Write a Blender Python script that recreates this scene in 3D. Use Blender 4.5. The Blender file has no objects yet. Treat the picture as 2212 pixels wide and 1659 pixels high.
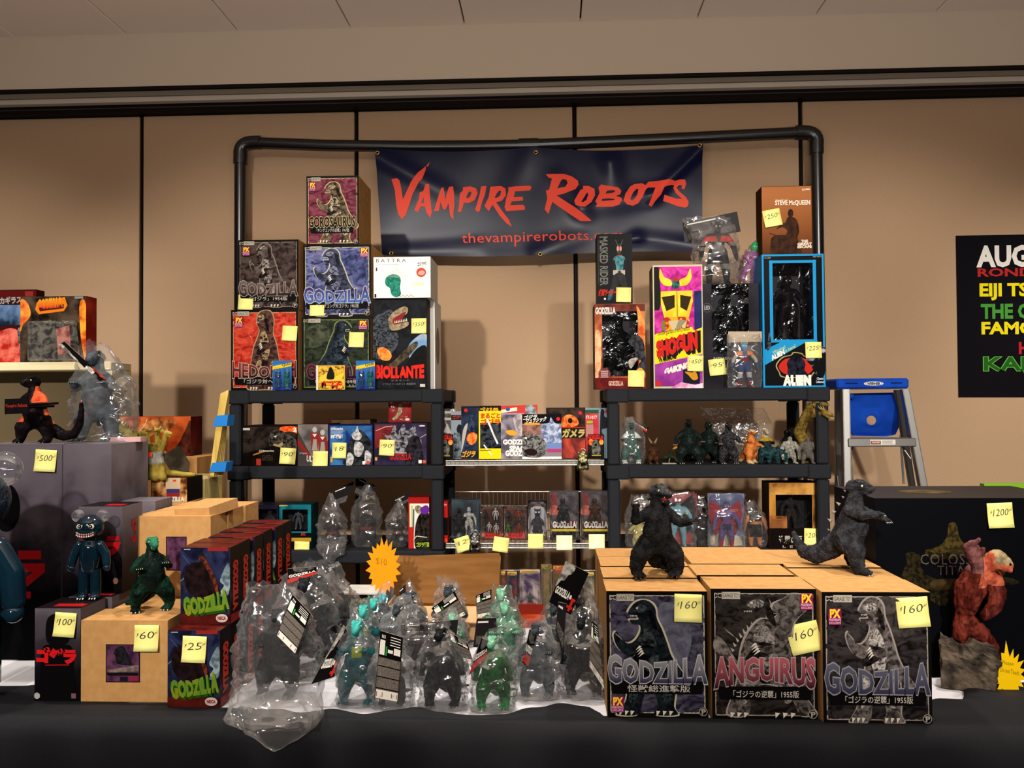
import bpy, bmesh, math, random
import numpy as np
from mathutils import Vector, Matrix, noise
random.seed(7)
C = bpy.context.scene.collection
# ------------------------------------------------ camera
PW, PH, FOC = 2212, 1659, 1853.0
CAM = Vector((0.0, 0.0, 1.47))
RM = Matrix.Rotation(math.radians(2.6), 3, 'Z') @ Matrix.Rotation(math.radians(91.25), 3, 'X') @ Matrix.Rotation(math.radians(-0.4), 3, 'Z')
cd = bpy.data.cameras.new('camera'); cam = bpy.data.objects.new('camera', cd); C.objects.link(cam)
cam.matrix_world = Matrix.Translation(CAM) @ RM.to_4x4()
cd.sensor_width = 36.0; cd.lens = FOC / PW * 36.0; cd.clip_start = 0.05
bpy.context.scene.camera = cam
# ------------------------------------------------ world, lights, exposure
sc = bpy.context.scene
sc.view_settings.view_transform = 'Standard'; sc.view_settings.look = 'None'
sc.view_settings.gamma = 1.0; sc.view_settings.use_curve_mapping = False
sc.view_settings.exposure = 0.28
sc.cycles.transparent_max_bounces = 24
sc.cycles.max_bounces = 7
w = bpy.data.worlds.new('world'); sc.world = w; w.use_nodes = True
w.node_tree.nodes['Background'].inputs[0].default_value = (0.9, 0.75, 0.6, 1)
w.node_tree.nodes['Background'].inputs[1].default_value = 0.10
WARM = (1.0, 0.93, 0.85)
def spot(name, loc, power, size, blend, radius, target=None, col=WARM):
    l = bpy.data.lights.new(name, 'SPOT'); l.energy = power; l.spot_size = math.radians(size)
    l.spot_blend = blend; l.shadow_soft_size = radius; l.color = col
    o = bpy.data.objects.new(name, l); C.objects.link(o); o.location = loc
    if target is not None:
        o.rotation_euler = (Vector(target) - Vector(loc)).to_track_quat('-Z', 'Y').to_euler()
    return o
# four angled ceiling spots in the room behind the photographer (they cut off high on the wall), and overhead downlights
for x, pw in ((-3.4, 800), (-1.35, 900), (0.05, 620), (1.45, 900), (3.5, 800)):
    spot('ceiling_spot', (x, -2.5, 3.30), pw, 32, 0.6, 0.09, (x, 4.5, 3.30 - 7*math.tan(math.radians(18.6))))
for x, pw in ((-1.7, 110), (-0.2, 130), (1.25, 130)):
    spot('downlight', (x, 2.25, 3.30), pw, 76, 0.6, 0.06)
for x in (-2.6, 0, 2.6):
    for y in (-2.6, -0.4): spot('downlight', (x, y, 3.30), 60, 90, 0.5, 0.08)
def area(name, loc, sx, sy, power, target, col=WARM):
    l = bpy.data.lights.new(name, 'AREA'); l.shape = 'RECTANGLE'; l.size = sx; l.size_y = sy; l.energy = power; l.color = col
    o = bpy.data.objects.new(name, l); C.objects.link(o); o.location = loc
    o.rotation_euler = (Vector(target) - Vector(loc)).to_track_quat('-Z', 'Y').to_euler()
    return o
area('fill_uplight', (0, -0.9, 1.15), 3.4, 0.8, 215, (0, -0.9, 3.4), (1.0, 0.93, 0.87))  # added fill light, unseen behind the camera, aimed up to brighten the ceiling
# ------------------------------------------------ pixel -> place
def ray(px, py):
    return RM @ Vector(((px - PW / 2) / FOC, -(py - PH / 2) / FOC, -1.0))
def P(px, py, Y):
    d = ray(px, py); return CAM + d * (Y / d.y)
def PZ(px, py, Z):
    d = ray(px, py); return CAM + d * ((Z - CAM.z) / d.z)
# ------------------------------------------------ colours & materials
def lin(h):
    h = h.lstrip('#'); o = []
    for i in (0, 2, 4):
        v = int(h[i:i + 2], 16) / 255.0
        o.append(v / 12.92 if v <= 0.04045 else ((v + 0.055) / 1.055) ** 2.4)
    k = 0.50 + 0.50 * max(o) ** 0.5
    return (o[0]*k, o[1]*k, o[2]*k, 1.0)
_mats = {}
def M(col, rough=0.6, metal=0.0, spec=0.03, coat=0.0, emit=0.0):
    k = (col, rough, metal, spec, coat, emit)
    if k in _mats: return _mats[k]
    m = bpy.data.materials.new('paint_' + col.strip('#')); m.use_nodes = True
    b = m.node_tree.nodes['Principled BSDF']
    b.inputs['Base Color'].default_value = lin(col); b.inputs['Roughness'].default_value = rough
    b.inputs['Metallic'].default_value = metal; b.inputs['Specular IOR Level'].default_value = spec
    b.inputs['Coat Weight'].default_value = coat; b.inputs['Coat Roughness'].default_value = 0.08
    _mats[k] = m; return m
def MM(c1, c2, scale=8, rough=0.5, det=6, dist=0.0, lo=0.4, hi=0.6, c3=None, bump=0.0, bscale=None, metal=0.0, coat=0.0, spec=0.03, squash=(1, 1, 1), kind='noise', seed=0.0):
    """mottled two or three tone material"""
    k = ('mm', c1, c2, scale, rough, det, dist, lo, hi, c3, bump, bscale, metal, coat, spec, squash, kind, seed)
    if k in _mats: return _mats[k]
    m = bpy.data.materials.new('mottle'); m.use_nodes = True; nt = m.node_tree; N = nt.nodes; L = nt.links
    b = N['Principled BSDF']; b.inputs['Roughness'].default_value = rough; b.inputs['Metallic'].default_value = metal
    b.inputs['Coat Weight'].default_value = coat; b.inputs['Specular IOR Level'].default_value = spec
    b.inputs['Coat Roughness'].default_value = 0.08
    tc = N.new('ShaderNodeTexCoord'); mp = N.new('ShaderNodeMapping'); mp.inputs['Scale'].default_value = squash
    mp.inputs['Location'].default_value = (seed, seed * 1.7, seed * 0.3)
    L.new(tc.outputs['Object'], mp.inputs[0])
    if kind == 'voronoi':
        n = N.new('ShaderNodeTexVoronoi'); n.inputs['Scale'].default_value = scale; out = n.outputs['Distance']
    else:
        n = N.new('ShaderNodeTexNoise'); n.inputs['Scale'].default_value = scale; n.inputs['Detail'].default_value = det
        n.inputs['Distortion'].default_value = dist; out = n.outputs['Fac']
    L.new(mp.outputs[0], n.inputs['Vector'])
    r = N.new('ShaderNodeValToRGB'); L.new(out, r.inputs[0]); e = r.color_ramp.elements
    e[0].position = lo; e[0].color = lin(c1); e[1].position = hi; e[1].color = lin(c2)
    if c3:
        x = e.new(min(1, hi + (hi - lo))); x.color = lin(c3)
    L.new(r.outputs[0], b.inputs['Base Color'])
    if bump:
        n2 = N.new('ShaderNodeTexNoise'); n2.inputs['Scale'].default_value = bscale or scale * 4; n2.inputs['Detail'].default_value = 5
        L.new(tc.outputs['Object'], n2.inputs['Vector'])
        bp = N.new('ShaderNodeBump'); bp.inputs['Strength'].default_value = bump; bp.inputs['Distance'].default_value = 0.01
        L.new(n2.outputs['Fac'], bp.inputs['Height']); L.new(bp.outputs[0], b.inputs['Normal'])
    _mats[k] = m; return m
def MG(cols, axis='z', rough=0.5, lo=0.0, hi=1.0, amp=0.0, scale=20, rng=1.0):
    """colour bands along a local axis (print gradient), broken up by noise; lo..hi in metres"""
    k = ('mg', tuple(cols), axis, rough, lo, hi, amp, scale)
    if k in _mats: return _mats[k]
    m = bpy.data.materials.new('gradient_print'); m.use_nodes = True; nt = m.node_tree; N = nt.nodes; L = nt.links
    b = N['Principled BSDF']; b.inputs['Roughness'].default_value = rough; b.inputs['Specular IOR Level'].default_value = .03
    tc = N.new('ShaderNodeTexCoord'); sx = N.new('ShaderNodeSeparateXYZ'); L.new(tc.outputs['Object'], sx.inputs[0])
    mr = N.new('ShaderNodeMapRange'); mr.inputs['From Min'].default_value = lo; mr.inputs['From Max'].default_value = hi
    L.new(sx.outputs['XYZ'.index(axis.upper())], mr.inputs['Value'])
    n = N.new('ShaderNodeTexNoise'); n.inputs['Scale'].default_value = scale; n.inputs['Detail'].default_value = 8
    L.new(tc.outputs['Object'], n.inputs['Vector'])
    ma = N.new('ShaderNodeMath'); ma.operation = 'MULTIPLY_ADD'; L.new(n.outputs['Fac'], ma.inputs[0]); ma.inputs[1].default_value = amp
    sb = N.new('ShaderNodeMath'); sb.operation = 'SUBTRACT'; L.new(mr.outputs[0], sb.inputs[0]); sb.inputs[1].default_value = amp / 2
    L.new(sb.outputs[0], ma.inputs[2])
    r = N.new('ShaderNodeValToRGB'); L.new(ma.outputs[0], r.inputs[0]); e = r.color_ramp.elements
    e[0].color = lin(cols[0]); e[0].position = 0; e[1].color = lin(cols[-1]); e[1].position = 1
    for i, cc in enumerate(cols[1:-1]):
        x = e.new((i + 1) / (len(cols) - 1)); x.color = lin(cc)
    L.new(r.outputs[0], b.inputs['Base Color'])
    _mats[k] = m; return m
def film(name, haze=0.12, gloss=0.08, rough=0.10, tint=(0.95, 0.95, 0.95), bump=0.5, bscale=26, fres=.40, crease=False):
    if name in _mats: return _mats[name]
    m = bpy.data.materials.new(name); m.use_nodes = True; nt = m.node_tree; N = nt.nodes; L = nt.links
    N.remove(N['Principled BSDF']); out = N['Material Output']
    tr = N.new('ShaderNodeBsdfTransparent'); tr.inputs[0].default_value = (*tint, 1)
    gl = N.new('ShaderNodeBsdfGlossy'); gl.inputs['Roughness'].default_value = rough; gl.inputs[0].default_value = (1, 1, 1, 1)
    df = N.new('ShaderNodeBsdfDiffuse'); df.inputs[0].default_value = (0.80, 0.80, 0.80, 1)
    tc = N.new('ShaderNodeTexCoord')
    n = N.new('ShaderNodeTexNoise'); n.inputs['Scale'].default_value = bscale; n.inputs['Detail'].default_value = 3; n.inputs['Distortion'].default_value = 0.8
    if crease: n.noise_type = 'RIDGED_MULTIFRACTAL'; n.normalize = True; n.inputs['Scale'].default_value = bscale * .45
    L.new(tc.outputs['Object'], n.inputs['Vector'])
    bp = N.new('ShaderNodeBump'); bp.inputs['Strength'].default_value = bump; bp.inputs['Distance'].default_value = 0.02
    L.new(n.outputs['Fac'], bp.inputs['Height']); L.new(bp.outputs[0], gl.inputs['Normal'])
    lw = N.new('ShaderNodeLayerWeight'); lw.inputs['Blend'].default_value = 0.35; L.new(bp.outputs[0], lw.inputs['Normal'])
    ma = N.new('ShaderNodeMath'); ma.operation = 'MULTIPLY_ADD'; L.new(lw.outputs['Fresnel'], ma.inputs[0]); ma.inputs[1].default_value = fres; ma.inputs[2].default_value = gloss
    mh = N.new('ShaderNodeMath'); mh.operation = 'MULTIPLY_ADD'; L.new(lw.outputs['Facing'], mh.inputs[0]); mh.inputs[1].default_value = haze * 2.2 + .03; mh.inputs[2].default_value = haze
    m1 = N.new('ShaderNodeMixShader'); L.new(mh.outputs[0], m1.inputs[0]); L.new(tr.outputs[0], m1.inputs[1]); L.new(df.outputs[0], m1.inputs[2])
    m2 = N.new('ShaderNodeMixShader'); L.new(ma.outputs[0], m2.inputs[0]); L.new(m1.outputs[0], m2.inputs[1]); L.new(gl.outputs[0], m2.inputs[2])
    L.new(m2.outputs[0], out.inputs[0]); _mats[name] = m; return m
BAG = film('poly_bag', 0.026, 0.055, .08, bump=.55, bscale=24, crease=True)
BAGM = film('milky_bag', 0.055, 0.055, .08, bump=.55, bscale=24, crease=True)
CLEAR = film('clear_blister', 0.008, 0.03, 0.05, (0.97, 0.97, 0.97), 0.35, 12)
PRINTED = film('clear_window', 0.0, 0.004, 0.08, (0.80, 0.80, 0.82), 0.35, 14, fres=.10)
# ------------------------------------------------ mesh builder
class MB:
    def __init__(s): s.v = []; s.f = []; s.m = []; s.mats = []; s.sm = []
    def mi(s, mat):
        if mat not in s.mats: s.mats.append(mat)
        return s.mats.index(mat)
    def add(s, vs, fs, mat, smooth=False):
        o = len(s.v); i = s.mi(mat); s.v += [tuple(v) for v in vs]
        for f in fs: s.f.append(tuple(a + o for a in f)); s.m.append(i); s.sm.append(smooth)
        return s
    def box(s, a, b, mat, mats=None):
        x0, y0, z0 = a; x1, y1, z1 = b
        vs = [(x0,y0,z0),(x1,y0,z0),(x1,y1,z0),(x0,y1,z0),(x0,y0,z1),(x1,y0,z1),(x1,y1,z1),(x0,y1,z1)]
        fs = [(0,1,5,4),(1,2,6,5),(2,3,7,6),(3,0,4,7),(4,5,6,7),(3,2,1,0)]   # front right back left top bottom
        mats = mats or {}
        for k, f in zip(('front','right','back','left','top','bottom'), fs):
            s.add([vs[i] for i in f], [(0,1,2,3)], mats.get(k, mat))
        return s
    def cbox(s, a, b, mat, c=0.004):
        """box with chamfered vertical & front edges"""
        x0, y0, z0 = a; x1, y1, z1 = b
        c = min(c, (x1-x0)/3, (y1-y0)/3, (z1-z0)/3)
        V = []
        for z, i in ((z0, c), (z0 + c, 0), (z1 - c, 0), (z1, c)):
            V += [(x0+i+(c if not i else 0), y0+i, z),(x1-i-(c if not i else 0), y0+i, z),(x1-i, y0+i+(c if not i else 0), z),(x1-i, y1-i-(c if not i else 0), z),
                  (x1-i-(c if not i else 0), y1-i, z),(x0+i+(c if not i else 0), y1-i, z),(x0+i, y1-i-(c if not i else 0), z),(x0+i, y0+i+(c if not i else 0), z)]
        F = [tuple(range(7, -1, -1)), tuple(range(24, 32))]
        for r in range(3):
            for k in range(8):
                F.append((r*8+k, r*8+(k+1) % 8, (r+1)*8+(k+1) % 8, (r+1)*8+k))
        return s.add(V, F, mat)
    def tube(s, p0, p1, r, mat, n=12, r1=None, caps=True):
        p0 = Vector(p0); p1 = Vector(p1); d = (p1 - p0).normalized()
        a = d.orthogonal().normalized(); b = d.cross(a); r1 = r if r1 is None else r1
        vs = []
        for p, rr in ((p0, r), (p1, r1)):
            for k in range(n):
                t = 2*math.pi*k/n; vs.append(p + a*(rr*math.cos(t)) + b*(rr*math.sin(t)))
        s.add(vs, [(k, (k+1) % n, n+(k+1) % n, n+k) for k in range(n)], mat, True)
        if caps: s.add(vs, [tuple(range(n-1, -1, -1)), tuple(range(n, 2*n))], mat)
        return s
    def path(s, pts, r, mat, n=10, radii=None):
        pts = [Vector(p) for p in pts]; vs = []; up = None
        for i, p in enumerate(pts):
            d = (pts[min(i+1, len(pts)-1)] - pts[max(i-1, 0)]).normalized()
            if up is None: up = d.orthogonal().normalized()
            up = (up - d*up.dot(d)).normalized(); b = d.cross(up); rr = radii[i] if radii else r
            for k in range(n):
                t = 2*math.pi*k/n; vs.append(p + up*(rr*math.cos(t)) + b*(rr*math.sin(t)))
        fs = [(i*n+k, i*n+(k+1) % n, (i+1)*n+(k+1) % n, (i+1)*n+k) for i in range(len(pts)-1) for k in range(n)]
        s.add(vs, fs, mat, True)
        s.add(vs, [tuple(range(n-1, -1, -1)), tuple(range((len(pts)-1)*n, len(pts)*n))], mat); return s
    def ball(s, c, r, mat, n=14, m=9, sc=(1, 1, 1), rot=None):
        vs = []
        for j in range(m+1):
            ph = math.pi*j/m
            for k in range(n):
                t = 2*math.pi*k/n
                v = Vector((r*sc[0]*math.sin(ph)*math.cos(t), r*sc[1]*math.sin(ph)*math.sin(t), r*sc[2]*math.cos(ph)))
                if rot is not None: v = rot @ v
                vs.append(v + Vector(c))
        fs = [(j*n+k, (j+1)*n+k, (j+1)*n+(k+1) % n, j*n+(k+1) % n) for j in range(m) for k in range(n)]
        return s.add(vs, fs, mat, True)
    def prism(s, pts, y0, y1, mat, side=None):
        """outline in x,z extruded from y0 (front) to y1"""
        n = len(pts); vs = [(x, y0, z) for x, z in pts] + [(x, y1, z) for x, z in pts]
        s.add(vs, [tuple(range(n))], mat); s.add(vs, [tuple(range(2*n-1, n-1, -1))], side or mat)
        s.add(vs, [(k, n+k, n+(k+1) % n, (k+1) % n) for k in range(n)], side or mat); return s
    def build(s, name, parent=None, world=False, bevel=0, loc=None):
        me = bpy.data.meshes.new(name)
        vs = s.v
        if world and parent is not None:
            q = Vector((0, 0, 0)); p = parent
            while p is not None: q = q + p.location; p = p.parent
            vs = [(v[0]-q.x, v[1]-q.y, v[2]-q.z) for v in vs]
        me.from_pydata(vs, [], s.f)
        for m in s.mats: me.materials.append(m)
        me.polygons.foreach_set('material_index', s.m); me.polygons.foreach_set('use_smooth', s.sm); me.update()
        o = bpy.data.objects.new(name, me); C.objects.link(o)
        if parent is not None: o.parent = parent
        if loc is not None: o.location = loc
        return o
def tag(o, label=None, cat=None, group=None, kind=None):
    if label: o['label'] = label
    if cat: o['category'] = cat
    if group: o['group'] = group
    if kind: o['kind'] = kind
    return o
def thing(name, loc, label, cat, group=None, rz=0.0):
    o = bpy.data.objects.new(name, None); C.objects.link(o); o.location = loc; o.rotation_euler = (0, 0, rz)
    o.empty_display_size = 0.05
    return tag(o, label, cat, group)
# ------------------------------------------------ lettering
_txt = {}
def glyphs(s, bold=0.0, spacing=1.0, res=2):
    k = (s, bold, spacing, res)
    if k in _txt: return _txt[k]
    def mk(off):
        c = bpy.data.curves.new('t', 'FONT'); c.body = s; c.resolution_u = res; c.offset = off; c.space_character = spacing
        o = bpy.data.objects.new('t', c); C.objects.link(o); bpy.context.view_layer.update()
        me = bpy.data.meshes.new_from_object(o.evaluated_get(bpy.context.evaluated_depsgraph_get()))
        v = np.array([(a.co.x, a.co.y) for a in me.vertices]); f = [tuple(p.vertices) for p in me.polygons]
        bpy.data.objects.remove(o); bpy.data.curves.remove(c); bpy.data.meshes.remove(me); return v, f
    v, f = mk(bold); b = v if bold == 0 else mk(0)[0]
    lo = b.min(0); hi = b.max(0)
    v = (v - lo) / (hi - lo); _txt[k] = (v, f); return _txt[k]
class Sheet:
    """flat print: art given in photo pixels inside `rect`, mapped on the quad tl,tr,br,bl (3D points)"""
    STEP = 0.00016
    def __init__(s, rect, tl, tr, br, bl, nrm=(0, -1, 0), base=0.0004):
        s.r = rect; s.q = [Vector(a) for a in (tl, tr, br, bl)]; s.n = Vector(nrm); s.k = 0; s.base = base; s.mb = MB()
    def pt(s, x, y, off=0.0):
        u = (x - s.r[0]) / (s.r[2] - s.r[0]); v = (y - s.r[1]) / (s.r[3] - s.r[1])
        u = min(max(u, 0.0), 1.0); v = min(max(v, 0.0), 1.0)
        a = s.q[0].lerp(s.q[1], u); b = s.q[3].lerp(s.q[2], u)
        return a.lerp(b, v) + s.n * (s.base + off)
    def poly(s, pts, mat, step=True):
        if step: s.k += 1
        vs = [s.pt(x, y, s.k * s.STEP) for x, y in pts]
        s.mb.add(vs, [tuple(range(len(vs)))], mat); return s
    def rect(s, x0, y0, x1, y1, mat): return s.poly([(x0, y1), (x1, y1), (x1, y0), (x0, y0)], mat)
    def ell(s, cx, cy, rx, ry, mat, n=20): return s.poly([(cx + rx*math.cos(2*math.pi*i/n), cy + ry*math.sin(2*math.pi*i/n)) for i in range(n)], mat)
    def line(s, pts, w, mat):
        s.k += 1; o = []
        for i in range(len(pts)-1):
            (x0, y0), (x1, y1) = pts[i], pts[i+1]; l = math.hypot(x1-x0, y1-y0) or 1; nx, ny = -(y1-y0)/l*w/2, (x1-x0)/l*w/2
            s.poly([(x0+nx, y0+ny), (x1+nx, y1+ny), (x1-nx, y1-ny), (x0-nx, y0-ny)], mat, False)
        return s
    def spline(s, pts, mat, n=4):
        """closed smooth outline through pts"""
        o = []; m = len(pts)
        for i in range(m):
            p0, p1, p2, p3 = pts[i-1], pts[i], pts[(i+1) % m], pts[(i+2) % m]
            for k in range(n):
                t = k/n
                o.append(tuple(0.5*((2*b)+(-a+c)*t+(2*a-5*b+4*c-d)*t*t+(-a+3*b-3*c+d)*t**3) for a, b, c, d in zip(p0, p1, p2, p3)))
        return s.poly(o, mat)
    def jag(s, x0, y0, x1, y1, w, mat, seed=1, n=16):
        """ragged frame line just inside a rectangle"""
        rr = random.Random(seed); s.k += 1
        for (ax, ay, bx, by) in ((x0, y0, x1, y0), (x1, y0, x1, y1), (x1, y1, x0, y1), (x0, y1, x0, y0)):
            l = math.hypot(bx-ax, by-ay); dx, dy = (bx-ax)/l, (by-ay)/l; nx, ny = -dy, dx
            for i in range(n):
                if rr.random() < 0.08: continue
                t0, t1 = l*i/n, l*(i+1)/n; w0, w1 = w*rr.uniform(.5, 1.5), w*rr.uniform(.5, 1.5)
                s.poly([(ax+dx*t0, ay+dy*t0), (ax+dx*t1, ay+dy*t1), (ax+dx*t1+nx*w1, ay+dy*t1+ny*w1), (ax+dx*t0+nx*w0, ay+dy*t0+ny*w0)][::-1], mat, False)
        return s
    def text(s, t, x0, y0, x1, y1, mat, bold=0.0, warp=None, rot=0.0, shear=0.0, spacing=1.0, out=None, outb=0.03, quad=None):
        """lettering that fills x0,y0,x1,y1 (photo px); warp(u,v)->(u,v) with v up; quad = tl,tr,br,bl px"""
        def put(bo, m):
            v, f = glyphs(t, bo, spacing); s.k += 1; vs = []
            cx, cy = (x0+x1)/2, (y0+y1)/2; cr, sr = math.cos(math.radians(rot)), math.sin(math.radians(rot))
            for u, w in v:
                if warp: u, w = warp(u, w)
                if quad:
                    a = [quad[0][i] + (quad[1][i]-quad[0][i])*u for i in (0, 1)]; b = [quad[3][i] + (quad[2][i]-quad[3][i])*u for i in (0, 1)]
                    x, y = a[0] + (b[0]-a[0])*(1-w), a[1] + (b[1]-a[1])*(1-w)
                else:
                    x = x0 + (x1-x0)*u + shear*(w-0.5)*(y1-y0); y = y1 - (y1-y0)*w
                    if rot: dx, dy = x-cx, y-cy; x, y = cx + dx*cr - dy*sr, cy + dx*sr + dy*cr
                vs.append(s.pt(x, y, s.k*s.STEP))
            s.mb.add(vs, f, m)
        if out: put(bold + outb, out)
        put(bold, mat); return s
    def done(s, name, parent, world=False):
        return s.mb.build(name, parent, world)
def arch(u, v):            # bigger letters at both ends
    k = 0.62 + 0.38 * abs(2*u-1)**1.3
    return u, 1 - (1 - v) * 1.0 if False else v * k
def archlogo(u, v):        # outer letters taller: foot flat, top raised at ends
    return u, v * (0.66 + 0.34 * abs(2*u-1)**1.2)
# ------------------------------------------------ cartons
KRAFT = MM('#b98a54', '#bf925c', 45, 0.75, 8, bump=0.05, bscale=160)
KRAFT2 = MM('#a87a48', '#b6884f', 20, 0.8, 6, bump=0.08, bscale=140, squash=(3, 1, 0.3))
WHITE = M('#e9e4d8', 0.6); BLACK = M('#0c0b0c', 0.5); INK = M('#3a3a46', 0.7)
def carton(name, label, cat, rect, Y, depth, base=None, mats=None, body=KRAFT, group=None, yaw=0.0, part='carton', top=None, flap=True):
    """box whose front face covers the photo rectangle at distance Y; returns root, Sheet for the front"""
    x0, y0, x1, y1 = rect; ym = (y0+y1)/2; xm = (x0+x1)/2
    a = P(x0, ym, Y); b = P(x1, ym, Y); zb = P(xm, y1, Y).z if base is None else base
    zt = P(xm, y0, Y).z if top is None else top
    wd = b.x - a.x; h = zt - zb
    t = thing(name, ((a.x+b.x)/2, Y, zb), label, cat, group, math.radians(yaw))
    m = MB(); m.box((-wd/2, 0, 0), (wd/2, depth, h), body, mats)
    o = m.build(part, t)
    bv = o.modifiers.new('b', 'BEVEL'); bv.width = 0.0012; bv.segments = 1; bv.limit_method = 'ANGLE'
    s = Sheet(rect, (-wd/2, 0, h), (wd/2, 0, h), (wd/2, 0, 0), (-wd/2, 0, 0))
    t['w'] = wd; t['h'] = h; t['d'] = depth
    return t, s
YEL = MM('#e9e283', '#f0ea90', 6, 0.7, 2)
YELP = MM('#f1edb4', '#f6f3c4', 6, 0.7, 2)
n_notes = 0
def note(cx, cy, w, Y, label, price='', tilt=0.0, h=None, mat=None, curl=0.006):
    """yellow sticky note, centre & width in photo px"""
    h = h or w; c = P(cx, cy, Y); k = Y / FOC; W = w*k; H = h*k; ti = math.radians(tilt)
    t = thing('sticky_note', (c.x, c.y, c.z), label, 'note', 'yellow price notes')
    m = MB(); n = 6; vs = []; ct, st = math.cos(ti), math.sin(ti)
    def loc(u, v, off=0):     # u,v in -.5..5 , v up
        x, z = u*W, v*H; y = -0.0008 - curl*max(0, (0.5 - v))**2.2 - off
        return (x*ct + z*st, y, -x*st + z*ct)
    for j in range(n+1):
        for i in range(3): vs.append(loc(i/2 - .5, j/n - .5))
    m.add(vs, [(j*3+i, j*3+i+1, (j+1)*3+i+1, (j+1)*3+i) for j in range(n) for i in range(2)], mat or YEL, True)
    o = m.build('paper', t); sm = o.modifiers.new('s', 'SOLIDIFY'); sm.thickness = 0.0006; sm.offset = -1
    if price:
        ik = MB(); items = [(price, -.30, .30, -.02, .26)] if len(price) < 5 else [(price, -.32, .32, -.02, .25)]
        items += [('$', -.42, -.35, .06, .20), ('00', .30, .43, .16, .25)]
        for s_, u0, u1, v0, v1 in items:
            v, f = glyphs(s_, -0.012, 1.0)
            vs = [loc(u0 + (u1-u0)*a + 0.05*b, v0 + (v1-v0)*b + 0.04*(a-.5), 0.0011) for a, b in v]
            ik.add(vs, f, INK)
        ik.build('ink', t)
    return t
# ================================================ the room
WY = 4.5
wallm = MM('#bc9c7c', '#c0a080', 160, 0.85, 4, bump=0.10, bscale=600)
seam = M('#2a2320', 0.5); rail = M('#231d1c', 0.45)
LX, RX, FZ, CZ, BY = -4.4, 4.4, 0.0, 3.42, -4.0
ztop = P(1243, 218, WY).z
wb = tag(MB().box((LX, WY+0.03, 0), (RX, WY+0.12, 3.42), seam).build('wall_back'), kind='structure')
xs = [LX] + [P(x, 500, WY).x for x in (304.5, 770, 1243, 1733)]
pw_ = xs[2] - xs[1]; xs = [xs[1]-pw_*2, xs[1]-pw_] + xs[1:] + [xs[4]+pw_, xs[4]+2*pw_]
for a, b in zip(xs[:-1], xs[1:]):
    a = max(a, LX); b = min(b, RX)
    g = 0.011
    MB().cbox((a+g, WY, 0.10), (b-g, WY+0.034, ztop-0.03), wallm, 0.004).build('wall_panel', wb)
    MB().cbox((b-0.006, WY+0.004, 0.10), (b+0.006, WY+0.034, ztop-0.03), rail, 0.002).build('joint_strip', wb) if b < RX else None
zs = [P(1243, y, WY-0.05).z for y in (183, 195, 205, 222)]
tag(MB().box((LX, WY-0.06, zs[3]), (RX, WY+0.03, zs[2]), rail).box((LX, WY-0.045, zs[3]+0.02), (RX, WY-0.062, zs[3]+0.026), M('#4a4340', .4)).build('trim_1'), 'dark ceiling track of the folding wall', kind='structure')
tag(MB().box((LX, WY-0.10, zs[2]), (RX, WY+0.03, zs[1]+0.001), M('#c9bdae', 0.5)).box((LX, WY-0.115, zs[1]), (RX, WY+0.03, zs[0]), M('#8f8373', 0.6)).build('trim_2'), kind='structure')
soff = M('#d6c5b0', 0.9)
zc = P(1243, 47, WY-0.13).z
tag(MB().box((LX, WY-0.13, zs[0]), (RX, WY+0.12, zc+0.02), soff).box((LX, WY-0.14, zs[0]-0.004), (RX, WY-0.10, zs[0]+0.012), M('#2a2422', .5)).build('trim_3'), kind='structure')
ce = tag(MB().box((LX, BY, zc+0.035), (RX, WY+0.12, zc+0.10), M('#3a322c', 0.9)).build('ceiling'), kind='structure')
tilem = MM('#f2e2d4', '#f4e5d8', 200, 0.9, 4, bump=0.05, bscale=300)
jx = [P(x, 50, WY-0.13).x for x in (1003.5, 1253.3)]; tw = jx[1]-jx[0]; x0 = jx[1] - 8*tw; ymax = WY-0.13
tile_me = None
for j in range(4):
    yb = ymax - j*1.22
    for i in range(16):
        xa = x0 + i*tw
        if xa + tw < LX or xa > RX: continue
        if tile_me is None:
            o = MB().cbox((0.004, -1.214, 0), (tw-0.004, 0, 0.03), tilem, 0.003).build('ceiling_tile', ce, loc=(xa, yb, zc)); tile_me = o.data
        else:
            o = bpy.data.objects.new('ceiling_tile', tile_me); C.objects.link(o); o.parent = ce; o.location = (xa, yb, zc)
tag(MB().box((LX, BY, -0.1), (RX, WY+0.12, 0), MM('#4a3e38', '#544640', 30, .95)).build('floor'), kind='structure')
tag(MB().box((LX-0.1, BY, 0), (LX, WY, zc+.1), M('#5c4a3c', .9)).build('wall_left'), kind='structure')
tag(MB().box((RX, BY, 0), (RX+0.1, WY, zc+.1), M('#5c4a3c', .9)).build('wall_right'), kind='structure')
tag(MB().box((LX, BY-0.1, 0), (RX, BY, zc+.1), M('#5c4a3c', .9)).build('wall_front'), kind='structure')
# recessed lamp trims
for x, y in [(-3.4, -2.5), (-1.35, -2.5), (.05, -2.5), (1.45, -2.5), (3.5, -2.5), (-1.7, 2.25), (-.2, 2.25), (1.25, 2.25)] + [(x, y) for x in (-2.6, 0, 2.6) for y in (-2.6, -.4)]:
    m = MB(); n = 20
    vs = [(r*math.cos(2*math.pi*k/n), r*math.sin(2*math.pi*k/n), z) for r, z in ((.10, 0), (.105, -.006), (.08, -.006), (.075, 0.0)) for k in range(n)]
    m.add(vs, [(a*n+k, a*n+(k+1) % n, (a+1)*n+(k+1) % n, (a+1)*n+k) for a in range(3) for k in range(n)], WHITE, True)
    o = m.build('lamp_trim', ce, loc=(x, y, zc-0.0005))
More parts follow.
